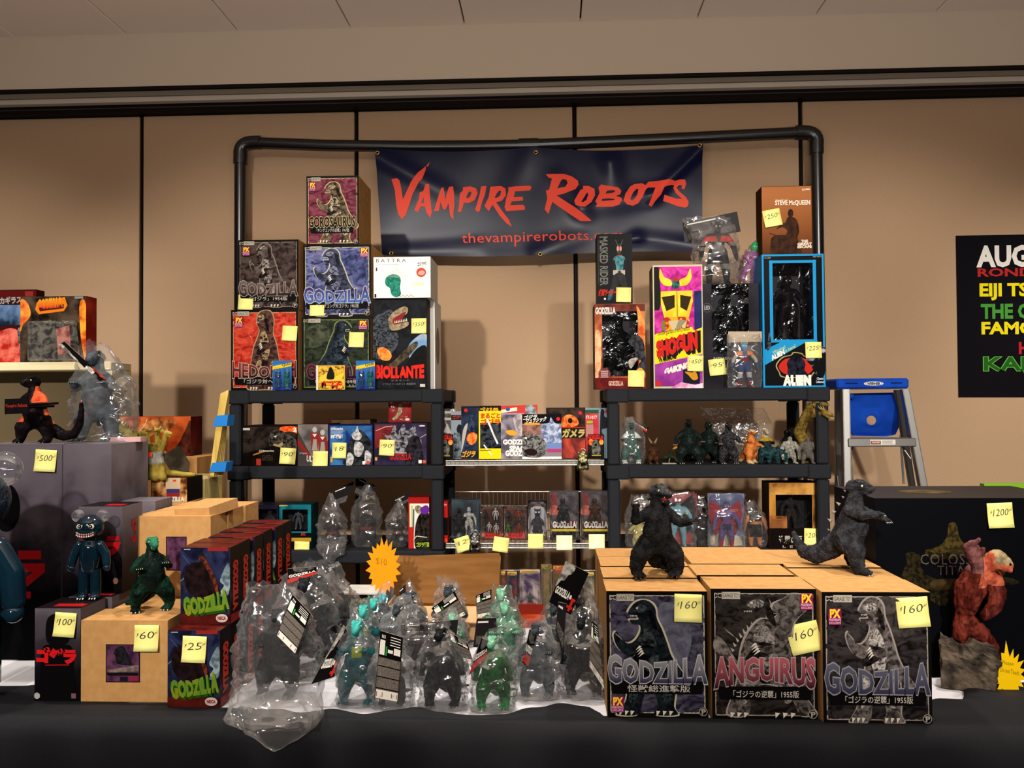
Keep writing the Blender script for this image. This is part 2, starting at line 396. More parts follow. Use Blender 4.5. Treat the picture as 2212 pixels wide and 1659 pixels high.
# ================================================ pipe frame & banner
PY = WY-0.11
pipe = M('#15151a', 0.28, spec=0.6)
tf = thing('pipe_frame', (P(1140, 1100, PY).x, PY, 0), 'black plastic pipe frame standing behind both shelf units holding the banner', 'frame')
a = P(522, 309, PY); b = P(1142, 314, PY); c = P(1762, 286, PY)
xl = P(516, 600, PY).x; xr = P(1769, 600, PY).x; r = 0.0325
def arc(c0, d0, c1, rad, n=6):
    return [c0.lerp(d0, t/n).lerp(d0.lerp(c1, t/n), t/n) for t in range(n+1)]
top = [a + Vector((.05, 0, 0))] + [a.lerp(b, t) + Vector((0, 0, -0.012*math.sin(math.pi*t))) for t in (.3, .6, .85)] + [b] + [b.lerp(c, t) for t in (.3, .6)] + [c - Vector((.05, 0, 0))]
MB().path(top, r*0.92, pipe, 16).build('top_pipe', tf, True)
for x, k in ((xl, a), (xr, c)):
    s_ = 1 if k is a else -1
    MB().tube((x, PY, 0.035), (x + (k.x-x)*.5, PY, k.z-.08), r*0.92, pipe, 16).build('upright_pipe', tf, True)
    MB().path([Vector((x+(k.x-x)*.5, PY, k.z-.11))] + arc(Vector((x+(k.x-x)*.6, PY, k.z-.07)), Vector((k.x - s_*.015, PY, k.z)), Vector((k.x+s_*.06, PY, k.z)), 0) + [Vector((k.x+s_*.10, PY, k.z))], r*1.12, pipe, 16).build('elbow_joint', tf, True)
    MB().path([(x, PY-.35, .035), (x, PY+.07, .035)], .034, pipe).build('foot_pipe', tf, True)
MB().path([top[4]-Vector((.05,0,0)), top[4]+Vector((.05,0,0))], r*1.1, pipe, 16).build('coupling', tf, True)
# banner ------------------------------------------------
BYY = PY - 0.045
q = [P(811, 321, BYY), P(1517, 314, BYY), P(1518, 545, BYY), P(826, 553, BYY)]
nv = 'vinyl'
def banner_mat():
    m = bpy.data.materials.new('banner_vinyl'); m.use_nodes = True; nt = m.node_tree; N = nt.nodes; L = nt.links
    b = N['Principled BSDF']; b.inputs['Base Color'].default_value = lin('#12173a'); b.inputs['Roughness'].default_value = 0.30; b.inputs['Specular IOR Level'].default_value = 0.13
    return m
BANV = banner_mat(); REDV = M('#ea4a32', 0.5, spec=.15)
def brow(u, v):
    """banner surface: u 0..1 left-right, v 0..1 top-down"""
    p = q[0].lerp(q[1], u).lerp(q[3].lerp(q[2], u), v)
    sag = 0.020*(1-v)**2*(math.sin(math.pi*min(1, u/0.49)) if u < .49 else math.sin(math.pi*(u-.49)/.51)*1.2)
    y = 0
    def ridge(x0, v0, x1, v1, wd, amp):
        nonlocal y
        dx, dv = (x1-x0)*2.9, v1-v0; L2 = dx*dx+dv*dv; t = max(0, min(1, ((u-x0)*2.9*dx + (v-v0)*dv)/L2))
        d = math.hypot((u-x0)*2.9 - dx*t, (v-v0) - dv*t); y -= amp*math.exp(-(d/wd)**2)*(1-0.6*t)
    ridge(.0, .06, .22, .42, .09, .016); ridge(1.0, .02, .84, .48, .05, .022); ridge(.84, .45, .63, .58, .10, .012)
    ridge(.63, .58, .56, .3, .09, .012); ridge(.49, .02, .42, .35, .12, .008); ridge(.72, .12, .73, .3, .09, .018)
    ridge(1, .95, .8, .86, .08, .012); ridge(.02, .98, .3, .92, .07, .010); ridge(.49, .98, .62, .86, .08, .010); ridge(.8, .86, .7, .95, .05, .009)
    y -= 0.006*math.sin(u*9+v*3) + 0.004*noise.noise(Vector((u*7, v*3, 1)))
    return Vector((p.x, p.y + y, p.z - sag + (0.008*math.sin(u*math.pi*2+2.5) if v > .9 else 0)))
tb = thing('banner', (q[0].lerp(q[1], .5).x, BYY, q[2].z), 'navy vinyl banner with big red shop name, hung from the black pipe frame', 'banner')
m = MB(); nu, nvv = 90, 34
vs = [brow(i/nu, j/nvv) for j in range(nvv+1) for i in range(nu+1)]
m.add(vs, [(j*(nu+1)+i, (j+1)*(nu+1)+i, (j+1)*(nu+1)+i+1, j*(nu+1)+i+1) for j in range(nvv) for i in range(nu)], BANV, True)
m.build('vinyl_sheet', tb, True)
def on_banner(polys, mat, name, rect=(811, 318, 1517, 549), off=0.0016):
    """polygons (photo px) laid on the curved banner, subdivided so they follow it"""
    bm = bmesh.new()
    for vs, fs in polys:
        bv = [bm.verts.new((x, -y, 0)) for x, y in vs]
        for f in fs:
            try: bm.faces.new([bv[i] for i in f])
            except ValueError: pass
    bmesh.ops.triangulate(bm, faces=bm.faces[:])
    for it in range(3):
        ed = [e for e in bm.edges if e.calc_length() > 11]
        if ed: bmesh.ops.subdivide_edges(bm, edges=ed, cuts=1); bmesh.ops.triangulate(bm, faces=[f for f in bm.faces if len(f.verts) > 3])
    for v in bm.verts:
        u = (v.co.x-rect[0])/(rect[2]-rect[0]); w = (-v.co.y-rect[1])/(rect[3]-rect[1])
        v.co = brow(min(max(u, 0), 1), min(max(w, 0), 1)) + Vector((0, -off, 0))
    bmesh.ops.recalc_face_normals(bm, faces=bm.faces[:])
    m = MB(); m.add([v.co for v in bm.verts], [], mat); bm.verts.index_update()
    m.add([v.co.copy() for v in bm.verts], [[v.index for v in f.verts] for f in bm.faces], mat, True)
    bm.free(); return m.build(name, tb, True)
def zl(pts): return [(830 + x/6.703, 330 + y/6.703) for x, y in pts]
def zr(pts): return [(1160 + x/6.506, 330 + y/6.506) for x, y in pts]
def ringp(out, inn):   # outline with a hole, bridged
    k = min(range(len(out)), key=lambda i: (out[i][0]-inn[0][0])**2 + (out[i][1]-inn[0][1])**2)
    return out[:k+1] + inn + [inn[0], out[k]] + out[k+1:]
LET = [zl(x) for x in [
 [(85,360),(170,345),(205,380),(225,520),(235,655),(370,400),(480,260),(560,190),(600,150),(600,205),(545,345),(490,400),(390,560),(330,720),(255,890),(200,940),(150,860),(130,720),(125,520)],
 ]] + [zl(ringp([(490,550),(545,530),(585,430),(638,425),(640,640),(650,840),(620,925),(575,850),(555,755),(490,755),(450,840),(395,815),(430,730),(470,650)], [(548,615),(505,690),(512,710),(545,705)])),
 zl([(685,825),(720,720),(780,560),(815,485),(845,470),(855,560),(862,660),(905,520),(925,465),(985,455),(995,560),(990,740),(965,860),(965,950),(920,890),(905,710),(855,800),(820,795),(790,690),(755,820)]),
 zl(ringp([(1035,830),(1060,740),(1080,560),(1125,520),(1130,465),(1240,455),(1320,485),(1340,560),(1290,665),(1205,705),(1130,700),(1080,840)], [(1225,530),(1200,550),(1165,620),(1190,638),(1230,610),(1252,545)])),
 zl([(1290,805),(1320,730),(1370,570),(1395,460),(1475,450),(1445,590),(1395,700),(1360,820),(1330,843)]),
 zl(ringp([(1430,750),(1500,620),(1530,465),(1690,460),(1750,500),(1755,600),(1690,680),(1605,700),(1700,850),(1780,960),(1820,1065),(1740,1010),(1650,900),(1550,735),(1490,830)], [(1660,525),(1625,560),(1585,630),(1620,635),(1670,600),(1685,535)])),
 zl([(1725,780),(1755,650),(1795,530),(1790,485),(1900,475),(2110,475),(2135,500),(2105,545),(1890,550),(1865,635),(2000,632),(2000,690),(1835,695),(1810,750),(2000,750),(2025,780),(2020,825),(1750,835)]),
 zl([(605,160),(630,120),(660,90),(650,130),(620,165)]),
 zr(ringp([(130,295),(260,290),(390,285),(500,320),(580,380),(590,440),(540,510),(380,575),(275,600),(420,700),(540,785),(620,850),(755,960),(740,970),(600,970),(480,890),(300,760),(210,690),(150,865),(98,800),(140,640),(125,530),(170,520),(215,360),(165,345)], [(370,360),(340,390),(285,500),(400,475),(435,420),(420,375)])),
 zr(ringp([(520,680),(610,520),(650,500),(650,458),(730,458),(810,500),(815,600),(760,700),(670,770),(590,765),(535,740)], [(700,560),(665,620),(618,695),(640,703),(690,670),(720,590),(715,560)])),
 zr(ringp(ringp([(815,690),(880,560),(865,480),(905,435),(980,455),(1140,480),(1185,530),(1170,585),(1110,610),(1185,640),(1190,680),(1150,740),(1060,768),(820,770),(840,720)], [(985,530),(965,575),(1060,565),(1105,540),(1070,520)]), [(915,655),(905,685),(1060,675),(1100,660),(1000,645)])),
 zr(ringp([(1215,680),(1240,580),(1310,470),(1370,435),(1480,425),(1530,460),(1530,520),(1480,630),(1420,720),(1345,755),(1260,735)], [(1400,505),(1350,560),(1305,660),(1335,680),(1375,650),(1410,590),(1425,515)])),
 zr([(1520,460),(1570,405),(1700,400),(1850,385),(1940,410),(1950,470),(1880,465),(1790,490),(1740,600),(1660,690),(1605,770),(1565,745),(1600,660),(1660,500),(1560,495),(1530,520)]),
 zr([(1940,410),(2010,388),(2080,390),(2095,450),(2070,530),(2030,520),(2040,475),(2000,468),(1962,500),(2000,560),(2090,640),(2130,710),(2120,770),(2080,790),(1980,770),(1870,725),(1770,690),(1790,600),(1860,625),(1960,660),(2040,668),(1950,580),(1915,510)])]
on_banner([(l, [tuple(range(len(l)))]) for l in LET], REDV, 'lettering')
v_, f_ = glyphs('thevampirerobots.com', 0.0, 1.02)
x0_, x1_ = 990, 1345
on_banner([([(x0_+(x1_-x0_)*a, 530 - 29*b - 3*a) for a, b in v_], f_)], REDV, 'lettering')
br = M('#b59a5a', 0.25, 1.0)
for (x, y) in ((816, 329), (1160, 330), (1510, 320), (1162, 548), (1510, 540), (832, 546)):
    u = (x-811)/706; w_ = (y-318)/231; pb = brow(u, max(0, min(1, w_))); n = 16; m = MB()
    vs = [pb + Vector((r_*math.cos(2*math.pi*k/n), yy, r_*math.sin(2*math.pi*k/n))) for r_, yy in ((.012, -.002), (.010, -.005), (.006, -.004), (.005, -.001)) for k in range(n)]
    m.add(vs, [(a_*n+k, a_*n+(k+1) % n, (a_+1)*n+(k+1) % n, (a_+1)*n+k) for a_ in range(3) for k in range(n)], br, True)
    m.add([pb + Vector((.005*math.cos(2*math.pi*k/n), -.0018, .005*math.sin(2*math.pi*k/n))) for k in range(n)], [tuple(range(n))], BLACK)
    m.build('grommet', tb, True)
# ================================================ figures: one continuous skin grown round a skeleton
def _cap(p0, r0, p1, r1, n=12):
    p0 = Vector(p0); p1 = Vector(p1); d = p1 - p0; L_ = d.length
    d = d.normalized() if L_ > 1e-6 else Vector((0, 0, 1)); a = d.orthogonal().normalized(); b = d.cross(a); vs = []; rings = []
    for ph in (-80, -50, -20, 0): rings.append((p0 + d*(r0*math.sin(math.radians(ph))), r0*math.cos(math.radians(ph))))
    for ph in (0, 20, 50, 80): rings.append((p1 + d*(r1*math.sin(math.radians(ph))), r1*math.cos(math.radians(ph))))
    for c, r in rings:
        for k in range(n):
            t = 2*math.pi*k/n; vs.append(c + a*(r*math.cos(t)) + b*(r*math.sin(t)))
    m = len(rings); fs = [(i*n+k, i*n+(k+1) % n, (i+1)*n+(k+1) % n, (i+1)*n+k) for i in range(m-1) for k in range(n)]
    fs += [tuple(range(n-1, -1, -1)), tuple(range((m-1)*n, m*n))]
    return vs, fs
def chain(caps, pts):
    for (p0, r0), (p1, r1) in zip(pts[:-1], pts[1:]): caps.append((p0, r0, p1, r1))
_dtex = {}
def skin(caps, h, mats, zone=None, vox=0.011, smooth=2, rough=0.006, tsize=0.03, extras=None, name='figure', ttype='CLOUDS'):
    """caps in unit height -> remeshed body scaled to h; extras: MB-style (vs, fs, mat) appended after"""
    if not isinstance(mats, (list, tuple)): mats = [mats]
    vs = []; fs = []
    for c in caps:
        v, f = _cap(*c); o = len(vs); vs += v; fs += [tuple(a+o for a in g) for g in f]
    me = bpy.data.meshes.new('tmp'); me.from_pydata([tuple(v) for v in vs], [], fs); ob = bpy.data.objects.new('tmp', me); C.objects.link(ob)
    r = ob.modifiers.new('r', 'REMESH'); r.mode = 'VOXEL'; r.voxel_size = vox
    s = ob.modifiers.new('s', 'SMOOTH'); s.factor = 0.6; s.iterations = smooth
    if rough:
        k = (ttype, tsize)
        if k not in _dtex:
            t = bpy.data.textures.new('t', ttype); t.noise_scale = tsize; _dtex[k] = t
            if ttype == 'CLOUDS': t.noise_depth = 3
        d = ob.modifiers.new('d', 'DISPLACE'); d.texture = _dtex[k]; d.strength = rough*2; d.mid_level = 0.5; d.texture_coords = 'LOCAL'
    bpy.context.view_layer.update()
    out = bpy.data.meshes.new_from_object(ob.evaluated_get(bpy.context.evaluated_depsgraph_get()))
    bpy.data.objects.remove(ob); bpy.data.meshes.remove(me)
    n = len(out.vertices); co = np.empty(n*3); out.vertices.foreach_get('co', co); co = co.reshape(-1, 3)
    polys = [tuple(p.vertices) for p in out.polygons]; bpy.data.meshes.remove(out)
    mb = MB(); base = mb.mi(mats[0])
    for m in mats[1:]: mb.mi(m)
    mz = float(co[:, 2].min()); co[:, 2] -= mz if abs(mz) < .022 else 0
    cl = co.tolist(); mb.v = [(a*h, b*h, c*h) for a, b, c in cl]; mb.f = polys; mb.sm = [True]*len(polys)
    mb.m = [zone(*cl[p[0]]) for p in polys] if zone else [0]*len(polys)
    for (v, f, m, sm) in (extras or []):
        mb.add([(a[0]*h, a[1]*h, a[2]*h) for a in v], f, m, sm)
    return mb
def cone(p0, p1, r, n=6):
    p0 = Vector(p0); p1 = Vector(p1); d = (p1-p0).normalized(); a = d.orthogonal().normalized(); b = d.cross(a)
    vs = [p0 + a*(r*math.cos(2*math.pi*k/n)) + b*(r*math.sin(2*math.pi*k/n)) for k in range(n)] + [p1]
    return vs, [(k, (k+1) % n, n) for k in range(n)] + [tuple(range(n-1, -1, -1))]
def sph(c, r, sc=(1, 1, 1), n=10, m=7):
    b = MB(); b.ball(c, r, None, n, m, sc); return b.v, b.f
def rotz(p, a, c=(0, 0, 0)):
    ca, sa = math.cos(a), math.sin(a); x, y = p[0]-c[0], p[1]-c[1]
    return (c[0] + x*ca - y*sa, c[1] + x*sa + y*ca, p[2])
_figs = {}
def dino(h, mats, claw, arms=None, feet=None, hyaw=0, tail=None, mouth=0.0, plump=1.0, eye=True, vox=0.0105, rough=0.006, tsize=0.03, crest=0.0, crestmat=None, lean=0.0, zone=None, key=None, teeth=True, headmat=None):
    """generic upright dinosaur toy; faces -Y; arms = (elbow, hand) for viewer's left and right"""
    arms = arms or (((-.21, -.05, .58), (-.17, -.17, .62)), ((.21, -.05, .58), (.17, -.17, .62)))
    feet = feet or (((-.17, -.02, 0), 0.15), ((.17, -.02, 0), -0.15)); q = plump
    tail = tail or [((0, .20, .22), .11), ((.03, .34, .10), .075), ((.10, .46, .06), .05), ((.20, .54, .05), .03), ((.28, .57, .05), .015)]
    c = []; ex = []
    chain(c, [((0, .06, .36), .165*q), ((0, .01, .47), .172*q), ((0, -.01+lean*.3, .60), .142*q), ((0, 0+lean*.6, .70), .105*q), ((0, lean, .80), .078), ((0, lean, .87), .066)])
    chain(c, [((0, .10, .34), .14)] + tail)
    def hp(x, y, z): r_ = rotz((x, y, 0), hyaw); return (r_[0], r_[1]+lean, z)
    chain(c, [(hp(0, .02, .905), .078), (hp(0, -.05, .915), .068), (hp(0, -.125, .895), .054), (hp(0, -.160, .885), .044)])
    chain(c, [(hp(0, .0, .86), .066), (hp(0, -.06, .857-mouth*.45), .050), (hp(0, -.13, .857-mouth), .036)])
    for sx in (-1, 1):
        chain(c, [(hp(sx*.044, -.02, .970), .021), (hp(sx*.042, -.085, .960), .020)])
        if eye:
            v, f = sph(hp(sx*.056, -.080, .932), .0135); ex.append((v, f, M('#d8cfa8', .3), True))
            v, f = sph(hp(sx*.060, -.090, .931), .0075); ex.append((v, f, BLACK, True))
    if mouth > 0.01:
        v, f = sph(hp(0, -.098, .868-mouth*.5), .040, (1, 1.5, .35+mouth*5)); ex.append((v, f, M('#8e2f22', .4), True))
        if teeth:
            for i in range(-3, 4):
                x = i*.013; yy = -.165 + abs(i)*.009
                ex.append((*cone(hp(x, yy, .872), hp(x, yy, .852), .004, 4), M('#e3dcc6', .4), False))
                ex.append((*cone(hp(x, yy+.02, .872-mouth), hp(x, yy+.02, .890-mouth), .004, 4), M('#e3dcc6', .4), False))
    for (el, ha), sx in zip(arms, (-1, 1)):
        chain(c, [((sx*.085*q, lean*.5, .695), .066), ((sx*.14*q, -.0+lean*.3, .66), .062), (el, .052), (ha, .036)])
        d = (Vector(ha)-Vector(el)).normalized(); sd = d.cross(Vector((0, 0, 1))).normalized(); up = sd.cross(d)
        for i in (-1.5, -.5, .5, 1.5):
            a = Vector(ha) + sd*(i*.019) + d*.02; b = a + d*.032 + sd*(i*.006); e = b + d*.022 - up*.012
            c.append((tuple(a), .0155, tuple(b), .012)); ex.append((*cone(b, e + d*.006, .0085), claw, True))
    for ((fx, fy, _), fa), sx in zip(feet, (-1, 1)):
        chain(c, [((sx*.09*q, .05, .34), .135*q), ((fx*.85, fy*.6+.0, .23), .108*q), ((fx, fy+.02, .11), .077), ((fx, fy+.01, .055), .062)])
        def fp(x, y, z): r_ = rotz((x, y, 0), fa); return (fx + r_[0], fy + r_[1], z)
        chain(c, [((fx, fy+.02, .05), .052), (fp(0, -.06, .038), .045)])
        for i in (-1, 0, 1):
            a = fp(i*.034, -.07, .032); b = fp(i*.046, -.115+abs(i)*.012, .022); e = fp(i*.052, -.150+abs(i)*.014, .006)
            c.append((a, .030, b, .021)); ex.append((*cone(b, e, .0165), claw, True))
    if crest:
        pts = [(0, lean+.06, .92), (0, lean+.10, .86), (0, lean+.12, .79), (0, lean*.5+.15, .71), (0, .185, .62), (0, .23, .52), (0, .25, .42)] + [(p[0], p[1]+r_*.6, p[2]+r_*.7) for p, r_ in tail[:-1]]
        for i, p in enumerate(pts):
            s_ = crest*(1.0 if 2 < i < 6 else 0.6); n_ = Vector((0, .8, .55)) if i < 7 else Vector((0, .1, 1))
            ex.append((*cone(p, Vector(p) + n_*s_, s_*.42, 5), crestmat or claw, False))
    return skin(c, h, mats if isinstance(mats, (list, tuple)) else [mats], zone, vox, 2, rough, tsize, ex)
def human(h, mats, zone=None, wings=None, ears=None, wide=1.0, arms=None, spread=.11, head=.075, rough=0.0, horns=None, extras=None, vox=.011, bulk=1.0):
    """standing toy figure, arms hanging a little out; faces -Y"""
    c = []; arms = arms or (((-.21*wide, -.01, .60), (-.235*wide, -.05, .44)), ((.21*wide, -.01, .60), (.235*wide, -.05, .44))); B = bulk
    chain(c, [((0, 0, .52), .085*B*wide), ((0, 0, .60), .078*B*wide), ((0, 0, .70), .092*B*wide), ((0, 0, .76), .070)])
    for sx in (-1, 1): c.append(((sx*.04, 0, .71), .082*B, (sx*.10*wide, 0, .73), .062*B))
    chain(c, [((0, 0, .78), .04), ((0, -.005, .85), .05)])
    chain(c, [((0, -.004, .885), head), ((0, -.012, .93), head*.9)])
    c.append(((0, -.07, .885), .018, (0, -.08, .87), .014))
    ex = list(extras or [])
    for (el, ha), sx in zip(arms, (-1, 1)):
        chain(c, [((sx*.12*wide, 0, .735), .052*B), (el, .042*B), (ha, .032*B)]); d = (Vector(ha)-Vector(el)).normalized()
        c.append((ha, .034*B, tuple(Vector(ha)+d*.045), .024*B))
        for i in (-1, 0, 1): c.append((tuple(Vector(ha)+d*.04+Vector((0, i*.017, 0))), .012*B, tuple(Vector(ha)+d*.085+Vector((0, i*.02, 0))), .010*B))
        sp = spread
        chain(c, [((sx*.055, 0, .50), .082*B), ((sx*sp*.85, -.01, .30), .062*B), ((sx*sp, .01, .20), .055*B), ((sx*sp, .01, .07), .040*B)])
        chain(c, [((sx*sp, .015, .035), .038*B), ((sx*sp*1.08, -.075, .028), .030*B)])
        v, f = sph((sx*.028, -head*.93, .90), .011); ex.append((v, f, M('#e8e2c8', .3), True))
        if horns: ex.append((*cone((sx*.05, 0, .94), (sx*horns[0], -.01, .94+horns[1]), .026, 7), horns[2], True))
        if wings:
            W = [(sx*.03, .05, .80), (sx*.30, .09, 1.02), (sx*.36, .09, .72), (sx*.30, .09, .45), (sx*.20, .08, .26), (sx*.06, .05, .55)]
            ex.append((W + [(a, b+.015, z) for a, b, z in W], [tuple(range(6)), tuple(range(11, 5, -1))] + [(k, k+6, (k+1) % 6+6, (k+1) % 6) for k in range(6)], wings, False))
    return skin(c, h, mats, zone, vox, 2, rough, .03, ex)
def gorilla(h, mats, rough=.006, zone=None):
    c = []
    chain(c, [((0, .03, .36), .17), ((0, .0, .52), .18), ((0, -.01, .68), .17)]); chain(c, [((0, -.03, .80), .08), ((0, -.04, .88), .085), ((0, -.08, .85), .06)])
    c.append(((0, -.10, .82), .05, (0, -.12, .815), .04)); c.append(((-.04, -.11, .895), .022, (.04, -.11, .895), .022))
    for sx in (-1, 1):
        chain(c, [((sx*.17, 0, .70), .10), ((sx*.32, -.02, .50), .075), ((sx*.31, -.10, .30), .062), ((sx*.30, -.12, .24), .055)])
        chain(c, [((sx*.10, .02, .34), .12), ((sx*.16, -.02, .18), .085), ((sx*.17, 0, .07), .06)]); chain(c, [((sx*.17, 0, .045), .05), ((sx*.19, -.11, .035), .042)])
        for i in (-1, 0, 1): c.append(((sx*.19+i*.035, -.12, .03), .026, (sx*.19+i*.045, -.155, .022), .02)); c.append(((sx*.30+i*.025, -.12, .21), .022, (sx*.30+i*.03, -.14, .17), .018))
    ex = [(*sph((sx*.03, -.128, .872), .010), BLACK, True) for sx in (-1, 1)]
    return skin(c, h, mats, zone, .012, 2, rough, .04, ex)
_mesh = {}
def place(mb_fn, key, name, parent, loc=(0, 0, 0), rz=0.0, sc=1.0):
    if key not in _mesh:
        o = mb_fn().build(name, parent); _mesh[key] = o.data
    else:
        o = bpy.data.objects.new(name, _mesh[key]); C.objects.link(o); o.parent = parent
    o.location = loc; o.rotation_euler = (0, 0, rz); o.scale = (sc, sc, sc); return o
# ------------------------------------------------ clear plastic bag round a figure
def bag(w, h, d, seed, lean=(0, 0), peak=.35, top=0.25, foot=0.75, cr=0.02, below=0.0, belowx=0.0, fwd=0.0, nu=34, nz=30):
    """crumpled bag: local base centre, width w, height h, depth d; peak = u position of the pointed mouth; below = how far it spills under z=0 (over an edge)"""
    rr = random.Random(seed); vs = []; mb = MB(); sd = seed*3.7
    for j in range(nz+1):
        t = j/nz
        z = -below + (h+below)*t if below else h*t
        if t < .12: k = foot + (1-foot)*t/.12
        elif t < .55: k = 1.0
        else: k = 1.0 + (top-1.0)*((t-.55)/.45)**1.25
        if below and z < 0: k = max(.04, 1 + z/below*0.96)
        cx = lean[0]*t*w + (peak-.5)*w*max(0, (t-.55)/.45)**1.5; cy = lean[1]*t*d
        if below and z < .045:
            f_ = min(1, (.045 - z)/.040); f_ = f_*f_*(3-2*f_); cx += belowx*w*f_; cy -= (fwd + d*.3)*f_; z += .016*f_*(1 if z > -.004 else 0)
        dk = k*(1 - .55*max(0, (t-.6)/.4)); dk = dk if not (below and z < 0) else max(.06, k*.25)
        for i in range(nu):
            a = 2*math.pi*i/nu; ca, sa = math.cos(a), math.sin(a)
            x = cx + w/2*k*math.copysign(abs(ca)**.75, ca); y = cy + d/2*dk*math.copysign(abs(sa)**.8, sa)
            p = Vector((x/ max(w, .01)*3.0+sd, y/max(w, .01)*3, z/max(w, .01)*2.2+sd))
            n1 = abs(noise.noise(p*1.3)) + .55*abs(noise.noise(p*3.1)) + .3*noise.noise(p*6.3)
            rad = 1 - cr/w*4.5*(n1-.25)
            vs.append((cx+(x-cx)*rad, cy+(y-cy)*rad, z + (cr*.8*noise.noise(p*2.2) if 0 < j < nz else cr*1.2*noise.noise(p*4) if j else 0)))
    fs = [(j*nu+i, j*nu+(i+1) % nu, (j+1)*nu+(i+1) % nu, (j+1)*nu+i) for j in range(nz) for i in range(nu)]
    fs += [tuple(range(nu-1, -1, -1))]
    return vs, fs
def add_bag(parent, w, h, d, seed, mat=None, name='bag', **k):
    v, f = bag(w, h, d, seed, **k); m = MB(); m.add(v, f, mat or BAG, True); return m.build(name, parent)
_cardseed = [0]
def header(parent, cs, Y, kind='back', name='header_card', ydep=0.0, accent='#2f9a3a'):
    """folded header card through 4 photo corners tl,tr,br,bl at distance Y; kind 'back' = small print, 'front' = red and white lettering"""
    q = Vector((0, 0, 0)); p = parent
    while p is not None: q = q + p.location; p = p.parent
    Ys = [Y, Y+ydep, Y+ydep, Y]
    c = [P(x, y, yy) - q for (x, y), yy in zip(cs, Ys)]
    nrm = (c[1]-c[0]).cross(c[3]-c[0]).normalized()
    if nrm.y > 0: nrm = -nrm
    m = MB(); b = [a - nrm*.0016 for a in c]
    m.add(c + b, [(3, 2, 1, 0), (4, 5, 6, 7), (0, 1, 5, 4), (1, 2, 6, 5), (2, 3, 7, 6), (3, 0, 4, 7)], M('#b8a890', .7), False)
    o = m.build(name, parent)
    s = Sheet((0, 0, 100, 100), *c, nrm=nrm, base=.0003)
    dk = M('#151214', .35); wh = M('#e6e2d6', .5); gy = MM('#5a524b', '#8d8378', 900, .5, 2)
    if kind == 'back':
        s.rect(0, 0, 100, 100, dk); s.rect(2, 38, 98, 100, gy); s.rect(4, 86, 98, 99, wh)
        for y in (50, 66, 83): s.rect(2, y, 98, y+1.6, dk)
        for x in (6, 30, 70, 92): s.rect(x, 89, x+3, 96, M('#a03a30', .5))
        s.rect(4, 12, 26, 34, wh); s.rect(30, 20, 36, 34, M(accent, .5)); s.rect(40, 24, 62, 29, wh); s.rect(66, 20, 94, 30, wh)
        for i in range(4): s.rect(48, 4+i*4, 92, 5.2+i*4, wh)
        for i in range(3): s.rect(10+i*6, 4, 13+i*6, 9, wh)
    elif kind == 'front':
        s.rect(0, 0, 100, 100, dk)
        s.spline([(0, 0), (38, 0), (46, 8), (40, 20), (30, 26), (24, 40), (12, 44), (0, 60)], MM('#6a6460', '#bdb8b0', 60, .4))
        for i in range(3): s.rect(70+i*0, 66+i*9, 96, 72+i*9, M('#c02a22', .4)) if i != 1 else s.rect(80, 66, 90, 96, M('#c02a22', .4))
        s.text('GODZILLA', 6, 58, 66, 74, wh, .04); s.ell(72, 66, 4, 5, wh)
    elif kind == 'plain':
        s.rect(0, 0, 100, 100, M('#2c292a', .3)); s.rect(8, 10, 60, 16, wh); s.rect(8, 60, 92, 90, MM('#4a4442', '#77706a', 300, .4, 2))
    elif kind == 'red':
        s.rect(0, 0, 100, 100, dk); s.rect(0, 68, 100, 96, M('#c02a22', .4)); s.text('GODZILLA', 4, 44, 96, 62, wh, .04)
        s.spline([(20, 0), (80, 0), (90, 20), (60, 34), (30, 30)], MM('#3a3634', '#6a6460', 60, .4))
    s.done('print', o)
    return o
# ================================================ black plastic shelf units
SH = MM('#2a2d32', '#303338', 300, 0.55, 3, bump=0.1, bscale=500)
SY0, SY1 = 3.45, 3.90
def shelf_unit(x0, x1, ys, label):
    """x0,x1,tiers in photo px at SY0"""
    xa, xb = P(x0, 900, SY0).x, P(x1, 900, SY0).x; mid = (x0+x1)/2
    zt = [P(mid, y, SY0).z for y in ys] + [0.42, 0.10]
    t = thing('shelf_unit', ((xa+xb)/2, SY0, 0), label, 'shelf', 'black plastic shelf units'); hw = (xb-xa)/2; th = .052
    for z in zt:
        m = MB(); m.cbox((-hw+.006, 0.006, z-th), (hw-.006, SY1-SY0-.006, z), SH, .006)
        for k in range(11):
            xx = -hw+.07+k*(2*hw-.14)/10; m.box((xx-.012, .03, z), (xx+.012, SY1-SY0-.03, z+.0006), SH)
        o = m.build('shelf', t)
        for sx in (-1, 1):
            for yy in (0, SY1-SY0-.05):
                MB().cbox((sx*hw-.002 if sx < 0 else hw-.088, yy-.003, z-th-.004), (-hw+.088 if sx < 0 else hw+.002, yy+.053, z+.0005), SH, .005).build('corner_collar', o)
    for i, z in enumerate(zt[:-1] + [0.0]):
        pass
    lv = zt + [0.0]
    for a, b in zip(lv[:-1], lv[1:]):
        for sx in (-1, 1):
            for yy in (.022, SY1-SY0-.028):
                r0 = .024
                if a-th-.004 - b > .01:
                    MB().cbox((sx*(hw-.027)-r0, yy-.019, b+.0012 if b else 0), (sx*(hw-.027)+r0, yy+.025, a-th-.004), SH, .007).build('post', t)
    return t, zt
UL, ZL_ = shelf_unit(492, 957, (842, 1007, 1191), 'black plastic shelf unit on the left, stacked with monster boxes')
UR, ZR_ = shelf_unit(1311, 1793, (838, 1005, 1190), 'black plastic shelf unit on the right, beside the ladder')
